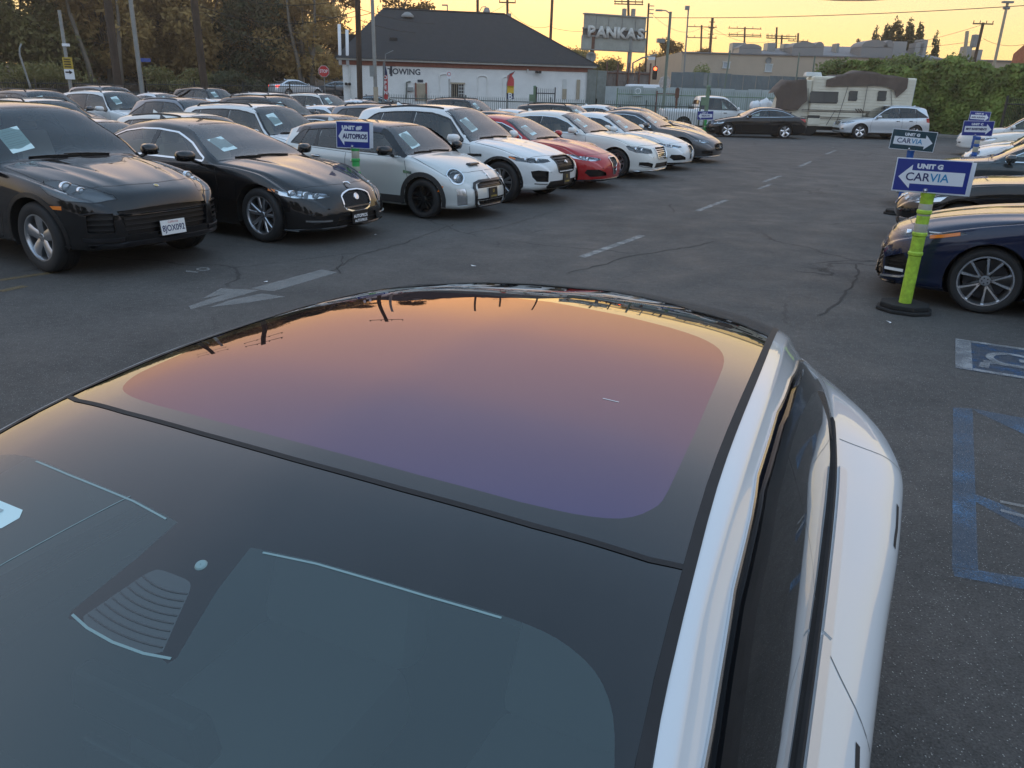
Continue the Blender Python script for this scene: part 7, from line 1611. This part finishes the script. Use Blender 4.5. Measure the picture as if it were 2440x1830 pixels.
# bush against the warehouse, shrubs on the bank
def bush(px, py, r, w, h, m, label, n=2500, leaf=.13, z=None, group=None):
    p = at(px, py, r=r); e = empty('shrub', (p.x, p.y, gz(p.x, p.y) if z is None else z)); tag(e, label, 'shrub', group); g = random.Random(px); cl = [(g.uniform(-w*.32, w*.32), g.uniform(-w*.2, w*.2), h*(.28+.5*g.random()), w*.25, w*.25, h*.25) for _ in range(9)]; link(bpy.data.objects.new('foliage', leaf_cloud(cl, n, leaf, m, 'foliage', seed=px)), e)
    mb = MB(); [mb.tube([(g.uniform(-.2, .2)*w, 0, 0), (g.uniform(-.3, .3)*w, 0, h*.6)], .03, 5) for _ in range(4)]; mb.build('stems', BARK_D, e); return e
bush(1686, 170, 80, 3.4, 4.9, L_BSH, 'round grey green shrub against the beige warehouse', 4000, .16)
for k, (px, r, w, h, lb) in enumerate(((420, 78, 5, 2.2, 'rounded shrub on the bank left of the thick pole'), (590, 76, 5, 2.0, 'low dark shrub on the bank below the evergreen'), (520, 77, 4, 1.6, 'low green shrub right of the thick timber pole'), (90, 80, 8, 2.6, 'wide dark shrub at the far left of the bank'))): bush(px, 190, r, w, h, L_GRN if k != 1 else L_DK, lb, 3500, .15, group='shrubs on the bank')
# ivy-covered wall
hA, hB = at(1985, 290, r=59), at(2520, 290, r=52); hx = BCAST(hA, hB); hL = Vector((hB.x-hA.x, hB.y-hA.y, 0)).length; iv = empty('ivy_wall', (hA.x, hA.y, 0), math.atan2(hx.y, hx.x)); tag(iv, 'long wall completely covered in green ivy behind the silver crossover', 'hedge')
ht = at(2120, 152, r=57).z; hy = Vector((-hx.y, hx.x, 0))
mb = MB(); mb.box((hL/2, .6, ht/2-.2), (hL, .5, ht-.5)); mb.build('wall', mat('ivy_core', (.03, .035, .02), .95), iv)
g = np.random.default_rng(4); n = 52000; xx = g.random(n)*hL; zz = g.random(n)**.9*ht; bulge_ = .30*np.sin(xx*.9+zz*.7)+.22*np.sin(xx*2.3-zz*1.7+1)+.12*np.sin(xx*5+zz*4); yy = .12-.42*np.maximum(0, bulge_)-.10*g.random(n)+.18*g.normal(size=n)*.5
topm = zz > ht-.5; yy[topm] += g.random(topm.sum())*.9; zz += .25*np.sin(xx*1.1)+.12*np.sin(xx*3.7)
P_ = np.stack([xx, yy, zz], 1); nr_ = np.stack([g.normal(size=n)*.5, -np.abs(g.normal(size=n))-.25, g.normal(size=n)*.5+.45], 1); nr_ /= np.linalg.norm(nr_, axis=1)[:, None]; a_ = np.cross(nr_, g.normal(size=(n, 3))); a_ /= np.linalg.norm(a_, axis=1)[:, None]; b_ = np.cross(nr_, a_); s_2 = (.075+.075*g.random(n))[:, None]
v_ = np.stack([P_-a_*s_2, P_+b_*s_2*.7, P_+a_*s_2, P_-b_*s_2*.7], 1).reshape(-1, 3); me = bpy.data.meshes.new('ivy'); me.vertices.add(len(v_)); me.vertices.foreach_set('co', v_.ravel()); me.loops.add(4*n); me.loops.foreach_set('vertex_index', np.arange(4*n)); me.polygons.add(n); me.polygons.foreach_set('loop_start', np.arange(0, 4*n, 4)); me.polygons.foreach_set('loop_total', np.full(n, 4)); me.update(); me.materials.append(L_IVY)
tag(link(bpy.data.objects.new('ivy', me), iv), kind='stuff')
for k, (px, yt, w, lb) in enumerate(((2010, 138, 3.6, 'pale leafy shrub sprouting over the camper roof'), (2095, 143, 3.2, 'leafy shrub on the left part of the ivy top'), (2190, 130, 4.4, 'tall leafy shoots on top of the ivy wall'), (2255, 128, 3.6, 'leafy shoots right of the tall ones on the ivy'))):
    p = at(px, yt, r=59.5); bush(px, yt, 59.5, w, p.z-2.6, L_BSH, lb, 2600, .15, z=2.6, group='shrubs over the ivy wall')

# ------------------------------------------------------------------ the camper
CREAM = mat('cream_siding', (.74, .69, .56), .6, var=.10, scale=1.2); TARP = mat('brown_tarp', (.115, .085, .068), .7, var=.18, scale=1.5, bump=.15, bscale=9)
q1, q2 = at(1846, 300, r=47), at(2163, 300, r=48.5); qx = BCAST(q1, q2); qy = Vector((-qx.y, qx.x, 0)); Q0 = Vector((q1.x, q1.y, 0)); rv = empty('camper', Q0, math.atan2(qx.y, qx.x)); tag(rv, 'old cream camper with a brown tarp tied over its roof and cab', 'camper')
def Qp(px, py):
    o = Vector((0, 0, CAM_H)); d = at(px, py, r=10)-o; t = (Q0-o).dot(qy)/d.dot(qy); p = o+d*t; return (p-Q0).dot(qx), p.z
xl, _ = Qp(1922, 300); xr, zb_ = Qp(2162, 303); zt_ = Qp(2030, 183)[1]; zf = .50
mb = MB(); mb.box(((xl+xr)/2, 1.15, (zf+zt_)/2), (xr-xl, 2.3, zt_-zf)); mb.build('body', CREAM, rv, bevel=.08)
nsd = 16
for k in range(nsd):
    z = zf+.08+(zt_-zf-.2)*k/(nsd-1); mb = MB(); mb.box(((xl+xr)/2, -.012, z), (xr-xl-.1, .03, (zt_-zf)/nsd*.80)); mb.build('siding_board', CREAM, rv, bevel=.006)
mb = MB(); xc, zc = Qp(1852, 262); mb.prism([(xc, .55), (xl, .55), (xl, zt_-.2), (xl-.9, zt_-.25), (xc+.15, 2.2), (xc-.05, 1.3)], .1, 2.2, lambda u, v, w: (u, w, v)); mb.build('cab', CREAM, rv, bevel=.05)
def qbox(name, x0, y0, x1, y1, m, d, parent=rv, yo=0):
    a, b = Qp(x0, y1), Qp(x1, y0); mb = MB(); mb.box(((a[0]+b[0])/2, -.03-d/2-yo, (a[1]+b[1])/2), (b[0]-a[0], d, b[1]-a[1])); return mb.build(name, m, parent)
PANE = mat('camper_pane', (.10, .105, .10), .15, coat=.4); FRM = mat('camper_frame', (.05, .05, .048), .5)
for (x0, y0, x1, y1, n, mid) in ((1928, 219, 1998, 245, 4, True), (2020, 217, 2044, 240, 3, False), (2089, 217, 2113, 240, 3, False)):
    w_ = qbox('window', x0, y0, x1, y1, FRM, .03)
    xs = [(x0+1.5, (x0+x1)/2-1), ((x0+x1)/2+1, x1-1.5)] if mid else [(x0+1.5, x1-1.5)]
    for a, b in xs:
        for i in range(n): h_ = (y1-y0-3)/n; qbox('pane', a, y0+1.5+h_*i+.5, b, y0+1.5+h_*(i+1)-.5, PANE, .012, w_, .025)
ht_ = qbox('hatch', 1923, 281, 1954, 296, CREAM, .04); qbox('vent', 1923, 275, 1953, 281, FRM, .04)
BRN = mat('brown_stripe', (.10, .075, .06), .6)
for y in (264.5, 268, 281, 285): z_ = Qp(2040, y)[1]; mb = MB(); mb.box(((xl-.4+xr)/2, -.045, z_), (xr-xl+.4, .012, .03)); mb.build('stripe', BRN, rv)
for k in range(3): a = Qp(2036+k*6, 259); b = Qp(2043+k*6, 268); mb = MB(); mb.add([(a[0], -.045, a[1]), (a[0]+.07, -.045, a[1]), (b[0]+.07, -.045, b[1]), (b[0], -.045, b[1])], [(0, 1, 2, 3)]); mb.build('stripe', BRN, rv)
lettering('Caravan', .15, BRN, rv, (Qp(2087, 262)[0], -.04, Qp(2087, 262)[1]), (math.pi/2, 0, 0), shear=.3) if False else None
mb = MB(); u, z = Qp(1945, 188); mb.box((u, 1.2, zt_+.10), (.9, .8, .22), taper=.85); mb.build('roof_vent', GUT, rv, bevel=.04)
def cloth(name, poly, y0, y1, m, seed, amp=.10):
    """a tarp: hangs down the side as the outline, then runs back over the top"""
    bm = bmesh.new(); f = bm.faces.new([bm.verts.new((u, 0, z)) for u, z in poly])
    us = [u for u, z in poly]; zs = [z for u, z in poly]
    for c_ in np.arange(min(us), max(us), .16): bmesh.ops.bisect_plane(bm, geom=bm.verts[:]+bm.edges[:]+bm.faces[:], plane_co=(c_, 0, 0), plane_no=(1, 0, 0))
    for c_ in np.arange(min(zs), max(zs), .16): bmesh.ops.bisect_plane(bm, geom=bm.verts[:]+bm.edges[:]+bm.faces[:], plane_co=(0, 0, c_), plane_no=(0, 0, 1))
    zt2 = max(zs)
    for v in bm.verts:
        u, z = v.co.x, v.co.z; fold = amp*(math.sin(u*9+seed+.35*math.sin(z*2))*.65+math.sin(u*23+z*1.2)*.25+math.sin(z*5+u*3)*.12); v.co.y = y0-abs(fold)-.03
    top = [e for e in bm.edges if e.is_boundary and (e.verts[0].co.z+e.verts[1].co.z)/2 > zt2-(zt2-min(zs))*.42 and abs((e.verts[0].co-e.verts[1].co).z) < abs((e.verts[0].co-e.verts[1].co).x)*2.5]
    r = bmesh.ops.extrude_edge_only(bm, edges=top); nv = [g for g in r['geom'] if isinstance(g, bmesh.types.BMVert)]
    for v in nv: v.co.y = y1; v.co.z += .02+.08*math.sin(v.co.x*5)
    bmesh.ops.recalc_face_normals(bm, faces=bm.faces); me = bpy.data.meshes.new(name); bm.to_mesh(me); bm.free(); me.materials.append(m); me.polygons.foreach_set('use_smooth', [True]*len(me.polygons)); return link(bpy.data.objects.new(name, me), rv)
cloth('tarp', [Qp(*p) for p in ((1842, 222), (1856, 207), (1876, 193), (1900, 190), (1922, 189), (1923, 240), (1908, 252), (1900, 262), (1875, 262), (1846, 265), (1850, 235))], .0, 2.3, TARP, 1, .16)
cloth('tarp', [Qp(*p) for p in ((1966, 206), (1969, 190), (2000, 180), (2020, 175), (2058, 169), (2085, 172), (2102, 178), (2130, 180), (2163, 187), (2160, 210), (2148, 222), (2134, 233), (2128, 215), (2110, 206), (2080, 204), (2040, 205))], -.06, 2.4, TARP, 4, .09)
ROPE = mat('rope', (.12, .11, .10), .8)
for a, b in (((1990, 300), (2020, 206)), ((2050, 300), (2066, 206)), ((2125, 265), (2122, 215)), ((1968, 298), (1990, 262)), ((1925, 210), (1925, 262))): u0, z0 = Qp(*a); u1, z1 = Qp(*b); mb = MB(); mb.tube([(u0, -.07, z0), (u1, -.08, z1)], .014, 5); mb.build('rope', ROPE, rv)
mb = MB(); u, z = Qp(2166, 228); mb.box((u+.05, .4, z), (.10, .16, .55)); mb.tube([(xr+.12, .5, .6), (xr+.12, .5, zt_)], .03, 6); mb.tube([(xr+.12, 1.0, .6), (xr+.12, 1.0, zt_)], .03, 6); mb.build('ladder', GUT, rv)
for u in (xl+.2, xl+4.2): mb = MB(); mb.lathe([(.001, -.0), (.30, .0), (.38, .03), (.38, .22), (.001, .22)], 22, axis='y', c=(u, .05, .38)); mb.build('wheel', MT['rubber'], rv, smooth=True)
mb = MB(); mb.box(((xl+xr)/2, 1.1, .42), (xr-xl-.4, 1.9, .2)); mb.build('chassis', MT['black_trim'], rv)
# blue bin with white bags
p = at(1822, 268, r=49.5); e = empty('rubbish_bin', (p.x, p.y, 0)); tag(e, 'blue wheeled skip beside the camper cab', 'bin'); mb = MB(); mb.box((0, .5, .55), (2.3, 1.0, 1.1), taper=1.04); mb.build('body', mat('bin_blue', (.03, .07, .14), .6), e, bevel=.03); mb = MB(); mb.box((0, .5, 1.12), (2.4, 1.08, .05)); mb.build('rim', mat('bin_rim', (.02, .05, .10), .6), e)
for k, (px, lb) in enumerate(((1806, 'white rubbish bag at the left on the blue skip'), (1829, 'pointed white rubbish bag at the right on the blue skip'))):
    b_ = at(px, 252, r=49.8); bm = bmesh.new(); bmesh.ops.create_icosphere(bm, subdivisions=3, radius=.40)
    for v in bm.verts: n_ = v.co.normalized(); v.co *= 1+.10*math.sin(n_.x*9+k)+.08*math.sin(n_.y*11+n_.z*7); v.co.z *= .75+.35*k*max(0, n_.z)
    me = bpy.data.meshes.new('rubbish_bag'); bm.to_mesh(me); bm.free(); me.materials.append(MT['white_print']); me.polygons.foreach_set('use_smooth', [True]*len(me.polygons)); o = link(bpy.data.objects.new('rubbish_bag', me)); o.location = (b_.x, b_.y+.45, 1.40); tag(o, lb, 'bag')

# ------------------------------------------------------------------ delineator posts with direction signs
LIME = mat('lime_plastic', (.38, .58, .05), .5, var=.32, scale=16); GRNP = mat('green_plastic', (.05, .40, .10), .45, var=.1); BLUP = mat('blue_plastic', (.02, .10, .36), .45, var=.1); BANDM = mat('reflective_band', (.42, .41, .33), .35, var=.1, scale=12); BASE = mat('rubber_base', (.015, .015, .015), .85, var=.3)
SBLUE = mat('sign_blue', (.012, .030, .23), .3, coat=.3); STEAL = mat('sign_teal', (.012, .05, .07), .3, coat=.3); SWHITE = mat('sign_white', (.74, .77, .82), .3, coat=.3); SNAVY = mat('sign_navy_letters', (.025, .03, .12), .4); SCYAN = mat('sign_cyan_letters', (.02, .25, .50), .4)
def delineator(px, py_base, ytop_post, px_top, panels, label, pm, r=None, height=None, bands=((.80, .70), (.62, .53)), base=True, face_az=None, band_m=None):
    b = at(px, py_base, z=0) if r is None else flat(px, py_base, r); rr_ = math.hypot(b.x, b.y); H_ = height or at(px_top, ytop_post, r=rr_).z; az = math.atan2(b.x, b.y) if face_az is None else face_az
    e = empty('delineator_sign', b, -az); tag(e, label, 'sign', 'delineator posts with direction signs'); R_ = .058
    if base:
        mb = MB(); oc = [(math.cos(k*math.pi/4+math.pi/8), math.sin(k*math.pi/4+math.pi/8)) for k in range(8)]; mb.prism([(x*.27, y*.23) for x, y in oc], 0, .035); mb.prism([(x*.24, y*.20) for x, y in oc], .034, .085); mb.build('base', BASE, e, bevel=.012)
    prof = [(R_, .05)]; 
    for f in (.50, .66, .84): z = H_*f; prof += [(R_, z-.035), (R_*1.16, z-.022), (R_*1.16, z+.0), (R_, z+.012)]
    prof += [(R_, H_*.95), (R_*1.1, H_*.96), (R_*1.1, H_*.985), (R_*.5, H_), (.001, H_)]
    mb = MB(); mb.lathe(prof, 24); mb.build('post', pm, e, smooth=True)
    for f1, f0 in bands: mb = MB(); mb.lathe([(R_*1.01, H_*f0), (R_*1.03, H_*f0+.003), (R_*1.03, H_*f1-.003), (R_*1.01, H_*f1)], 24); mb.build('reflective_band', band_m or BANDM, e, smooth=True)
    for P in panels:
        W_, Hh, cx, cz, cm, arrow, top, main, lean, back = P
        s = empty('sign_panel', (cx, -R_-.012, H_+cz), 0); s.rotation_euler = (.0, lean, .0); s.parent = e
        mb = MB(); mb.box((0, 0, 0), (W_, .008, Hh)); mb.build('panel', SWHITE, s)
        mb = MB(); mb.box((0, -.0055, 0), (W_-.018, .003, Hh-.018)); mb.build('face', cm, s)
        sg = -1 if arrow == 'l' else 1
        pl = [(.435, -.035), (.285, .32), (.285, .145), (-.43, .145), (-.43, -.27), (.285, -.27), (.285, -.40)]; pl = [(-.43, .145), (.27, .145), (.27, .31), (.44, -.06), (.27, -.40), (.27, -.25), (-.43, -.25)]
        mb = MB(); mb.add([(sg*x*W_, -.0085, y*Hh) for x, y in pl], [tuple(range(7))]); a = mb.build('arrow', SWHITE, s, fix=False)
        lettering(top, Hh*.185, SWHITE, s, (-.04*W_, -.0085, .27*Hh), (math.pi/2, 0, 0), bold=Hh*.012, sx=1.1, spacing=1.05)
        for tx, ts, tm, dx, bold, sx in main: lettering(tx, Hh*ts, tm, s, (dx*W_, -.0105, -.055*Hh), (math.pi/2, 0, 0), bold=Hh*bold, sx=sx)
        mb = MB(); mb.lathe([(.001, -.018), (.010, -.016), (.014, -.006)], 14, axis='y', c=(-.04*W_, 0, -.43*Hh)); mb.lathe([(.015, -.006), (.020, -.0075), (.024, -.006)], 16, axis='y', c=(-.04*W_, 0, -.43*Hh)); mb.build('bolt', MT['satin'], s, smooth='all')
        if back: mb = MB(); mb.box((back[0], R_*2+.03, back[1]), (W_, .008, Hh)); bk = mb.build('back_panel', SWHITE, s)
    return e
cv = lambda d: [('CAR', .34, SNAVY, d-.14, .004, 1.0), ('VIA', .34, SCYAN, d+.15, .004, 1.0)]
delineator(1951*D, 671*D, 410*D, 1990*D, [(.63, .305, -.005, .135, SBLUE, 'l', 'UNIT G', cv(-.04), .0, (.035, -.02))], 'lime green delineator post carrying the large blue UNIT G sign', LIME, bands=((.895, .80), (.735, .655)))
delineator(1940*D, 463*D, 322*D, 1970*D, [(.72, .34, .0, .15, STEAL, 'r', 'UNIT G', cv(-.06), .05, None)], 'blue delineator post with the dark teal UNIT G sign behind', BLUP, bands=())
delineator(2102*D, 345*D, 294*D, 2102*D, [(.64, .34, -.05, .18, SBLUE, 'r', 'UNIT C', [('MNT INVESTMENTS', .20, SNAVY, -.05, .012, .72)], -.02, None)], 'dark blue delineator post with the UNIT C sign by pale cars', BLUP, r=22.3, bands=((.93, .86), (.80, .70)))
delineator(2105*D, 300*D, 264*D, 2110*D, [(.62, .34, .0, .18, SBLUE, 'r', 'UNIT M', [('auto solution', .27, SNAVY, -.05, .008, .82)], .03, None)], 'furthest delineator post at right with the auto solution sign', BLUP, r=32, bands=((.92, .82),))
delineator(770*D, 380*D, 318*D, 768*D, [(.50, .38, -.02, .18, SBLUE, 'l', 'UNIT #F', [('AUTOPROS', .25, SNAVY, .045, .012, .72)], .03, (.05, 0))], 'green delineator post with the AUTOPROS sign before the silver hatchback', GRNP, r=12.5, bands=((.95, .85), (.74, .64), (.55, .45)))
delineator(1522*D, 284*D, 258*D, 1520*D, [(.80, .42, -.05, .20, SBLUE, 'l', 'UNIT A', [('SPECIAL INC', .22, SNAVY, .03, .012, .80)], -.05, None)], 'green delineator post with a small blue arrow sign by the gate', GRNP, r=43, bands=((.60, .52),))

# ------------------------------------------------------------------ putting the cars in place
HA = 119
G1, G2, G3 = 'cars in the front row at left', 'cars in the rows behind at left', 'cars parked at right'
def named(c, label, cat, group): tag(c.root, label, cat, group)
place(cay.root, at(104, 651, z=0), HA, cay); named(cay, 'black SUV with front plate 8JOX092 at the near end', 'SUV', G1)
place(xj.root, at(624, 578, z=0), HA, xj); named(xj, 'black sedan with an oval chrome mesh grille and AUTOPROS plate', 'car', G1)
place(mini.root, at(1006, 521, z=0), HA, mini); named(mini, 'pale silver hatchback with round headlamps and dark blue roof', 'car', G1)
wm = at(1334, 450, z=0)
place(giu.root, wm, HA, giu); named(giu, 'red sedan with a shield grille, the only red car in the row', 'car', G1)
place(fp.root, wm-LAT*2.75+FWD*.10, HA, fp); named(fp, 'white SUV with a square black grille next to the red sedan', 'SUV', G1)
place(lux.root, wm+LAT*2.85+FWD*.05, HA, lux); named(lux, 'large pearl white sedan with a chrome barred grille', 'car', G1)
def dup(c, label, cat, group, old=None, new=None):
    r = copy_tree(c.root); tag(r, label, cat, group)
    if new: repaint(r, old or c.pm, new)
    return r
g2 = dup(giu, 'white sedan with a shield grille beside the grey sports sedan', 'car', G1, P_RED, P_WHITE); place(g2, wm+LAT*5.55-FWD*.02, HA, giu)
place(gh.root, at(1619, 387, z=0), HA, gh); named(gh, 'dark grey sports sedan at the far end of the front row', 'car', G1)
d9 = dup(gh, 'black coupe-roofed sedan behind the grey sports sedan', 'car', G1, P_GREY, P_BLACK); place(d9, at(1619, 387, z=0)+LAT*5.4+FWD*-2.0, HA, gh)
x = dup(sed, 'white car half hidden behind the black coupe-roofed sedan', 'car', G1, P_SILVER, P_WHITE); place(x, at(1619, 387, z=0)+LAT*8.0+FWD*-4.6, HA, sed)
used = set()
def row(kind, pm, lat, fwd, label, cat, dz=0.0, group=G2):
    c = {'suv': suv, 'sed': sed, 'fp': fp, 'cay': cay, 'giu': giu, 'sc': lux, 'edge': edge, 'mini': mini}[kind]
    r = dup(c, label, cat, group, c.pm, pm); p = grid(lat, fwd)
    place_c(r, (p.x, p.y), HA+random.uniform(-1.5, 1.5), gz(p.x, p.y)+.0+dz); return r
# second row
place_c(suv.root, (grid(13.6, -14.2).x, grid(13.6, -14.2).y), HA, gz(*grid(13.6, -14.2)[:2])); named(suv, 'white SUV with black roof rails behind the black sedan', 'SUV', G2)
place_c(sed.root, (grid(9.6, -14.4).x, grid(9.6, -14.4).y), HA, gz(*grid(9.6, -14.4)[:2])); named(sed, 'silver sedan directly behind the black SUV', 'car', G2)
row('fp', P_PEARL, 11.3, -13.6, 'pale white hatch with a roof spoiler behind the black sedan', 'car', -.10)
row('sed', P_BLACK, 16.3, -14.2, 'black sedan with dark window visors behind the hatchback', 'car')
row('suv', P_MGREY, 19.2, -14.6, 'grey SUV behind the square grilled white SUV', 'SUV', -.03)
row('sed', P_WHITE, 22.0, -15.6, 'white sedan low behind the square grilled white SUV', 'car')
row('sed', P_BLACK, 25.0, -14.3, 'black sedan behind the red sedan', 'car')
row('sed', P_WHITE, 28.2, -15.4, 'white sedan between two black cars in the second row', 'car')
row('suv', P_BLACK, 30.6, -14.6, 'black SUV behind the pearl white sedan', 'SUV', -.05)
# third row
row('cay', P_BLACK, 9.4, -20.0, 'black SUV at the far left edge behind the first row', 'SUV')
row('suv', P_WHITE, 12.0, -20.2, 'white SUV with black roof rails and a reflection in its side glass', 'SUV', -.05)
row('edge', P_MGREY, 16.6, -20.2, 'blue grey wagon with roof rails in the third row', 'SUV')
row('suv', P_BLACK, 20.2, -20.6, 'black boxy SUV in the third row', 'SUV', .05)
row('sed', P_SILVER, 23.2, -20.6, 'silver sedan with a rounded roof in the third row', 'car')
row('sed', P_MGREY, 26.2, -21.2, 'grey sedan in the third row near the white building', 'car')
row('sed', P_WHITE, 29.5, -21.6, 'white sedan in the third row near the white building', 'car')
row('suv', P_BLACK, 33.0, -21.0, 'dark SUV at the end of the third row', 'SUV')
# fourth and fifth rows: only roofs show
for k, (kd, pm, la, cl) in enumerate((('sed', P_WHITE, 13.0, 'white'), ('suv', P_GREY, 15.7, 'dark grey'), ('suv', P_WHITE, 18.3, 'white'), ('sed', P_GREY, 20.8, 'dark grey'), ('sed', P_WHITE, 23.2, 'white'), ('suv', P_WHITE, 26.0, 'white'), ('suv', P_PEARL, 29.0, 'pearl white'), ('sed', P_SILVER, 32.2, 'silver'))):
    row(kd, pm, la, -26.5, '%s %s roof, %s from the left in the fourth row' % (cl, 'SUV' if kd == 'suv' else 'sedan', ('first', 'second', 'third', 'fourth', 'fifth', 'sixth', 'seventh', 'eighth')[k]), 'SUV' if kd == 'suv' else 'car', .06)
for k, (kd, pm, la, cl) in enumerate((('suv', P_WHITE, 14.5, 'white'), ('suv', P_SILVER, 17.3, 'silver'), ('sed', P_WHITE, 20.0, 'white'), ('suv', P_MGREY, 22.8, 'grey'), ('sed', P_SILVER, 25.5, 'silver'), ('suv', P_BLACK, 28.3, 'black'))):
    row(kd, pm, la, -33.2, '%s %s roof, %s from the left in the fifth row' % (cl, 'SUV' if kd == 'suv' else 'sedan', ('first', 'second', 'third', 'fourth', 'fifth', 'sixth')[k]), 'SUV' if kd == 'suv' else 'car', .16)
# right side, facing the aisle
HB = 299
place(co.root, at(2328, 748, z=0), HB, co, 'L'); named(co, 'navy compact sedan with black and silver wheels behind the lime post', 'car', G3)
def rrow(c, pm, lat, nose, label, cat):
    r = dup(c, label, cat, G3, c.pm, pm); p = grid(lat, nose+c.L/2); place_c(r, (p.x, p.y), HB, 0); return r
rrow(sed, P_BLACK, 13.3, -.75, 'black sedan beyond the navy sedan, its hood catching the sky', 'car')
rrow(ecl, P_SLATE, 17.9, -1.1, 'dark slate sedan with chrome window trim behind the blue post', 'car')
rrow(mini, P_WHITE, 25.0, -.1, 'small white car with a big oval headlamp behind the UNIT C sign', 'car')
rrow(sed, P_WHITE, 27.8, .1, 'white sedan just beyond the small white car', 'car')
rrow(suv, P_PEARL, 31.5, .2, 'pale SUV in the middle of the right row', 'SUV')
rrow(edge, P_WHITE, 36.8, -.4, 'white minivan at the far end of the right row by the ivy', 'van')
# street
place(ecl.root, at(1570*D, 296*D, z=0), 271, ecl, 'L'); named(ecl, 'black sedan with bright five spoke wheels parked on the far street', 'car', 'cars on the far street')
place(edge.root, at(2046, 331, z=0), 271, edge, 'L'); named(edge, 'silver crossover parked in front of the ivy wall', 'SUV', 'cars on the far street')
SP['pick'] = spec(5.85, 2.0, 1.92, .98, 3.65, 1.55, 2.35, 3.72, 3.90, 1.06, 1.24, 1.24, 1.20, 1.18, 1.20, .40, .70, zs=.36, sweep=.14, sill=.52, ze=None)
P = SP['pick']; P['ze'] = [(0, .3), (1.49, 1.08), (1.60, 1.19), (1.95, 1.50), (2.35, 1.79), (2.7, 1.84), (3.4, 1.84), (3.72, 1.78), (3.86, 1.22), (3.9, 1.1), (5.85, .6)]
pick = std_car('pickup_truck', P, P_WHITE, dict(dark=True, splits=[2.62], front=gen_front(.95), rim='five', paper=False, sB=2.62, sCb=3.72, sCt=3.66, d2=3.55, d2t=3.62, hmat=MT['black_trim'], archm=P_WHITE, mbig=1.3, fin=False))
pp = at(1770, 303, z=0); place_c(pick.root, (flat(1690, 300, 46.3).x, flat(1690, 300, 46.3).y), 88, 0); named(pick, 'white pickup truck behind the fence on the far street', 'truck', 'cars on the far street')
r = dup(sed, 'silver sedan with lit red tail lamps on the side street at left', 'car', 'cars on the side street', P_SILVER, P_SILVER); p = at(708, 225, r=75); place_c(r, (p.x, p.y), 44, gz(p.x, p.y)+.02); repaint(r, MT['red_lens'], MT['red_lit'])
r = dup(sed, 'dark sedan half hidden by the left end of the white building', 'car', 'cars on the side street', P_SILVER, P_GREY); p = at(800, 225, r=76); place_c(r, (p.x, p.y), 280, gz(p.x, p.y)+.02)
r = dup(sed, 'dark sedan behind the fence at the foot of the red flag', 'car', 'cars on the side street', P_SILVER, P_BLACK); p = flat(915, 240, 50.5); place_c(r, (p.x, p.y), 100, 0)
for k, (px, kd, pm, lb) in enumerate(((355, sed, P_WHITE, 'white car under the trees left of the white van like car'), (402, suv, P_WHITE, 'white SUV under the trees left of the thick pole'), (432, suv, P_PEARL, 'pale SUV under the trees touching the thick pole'), (645, sed, P_SILVER, 'silver car under the trees left of the pale SUV'), (690, suv, P_WHITE, 'white SUV under the trees above the stop sign street'))):
    r = dup(kd, lb, 'car', 'cars under the trees on the bank', kd.pm, pm); p = at(px, 165, r=116); place_c(r, (p.x, p.y), 80+k*7, gz(p.x, p.y)+.03)

# ------------------------------------------------------------------ thin evening haze
mb = MB(); mb.box((0, 88, 14), (452, 310, 30)); hz = mb.build('haze', []); m, n, l, b = new_mat('haze_air'); n.remove(b); pv = n.new('ShaderNodeVolumePrincipled'); pv.inputs['Color'].default_value = (1, .94, .84, 1); pv.inputs['Density'].default_value = .0009; pv.inputs['Anisotropy'].default_value = .72
l.new(pv.outputs[0], n['Material Output'].inputs['Volume']); hz.data.materials.append(m); tag(hz, kind='stuff')
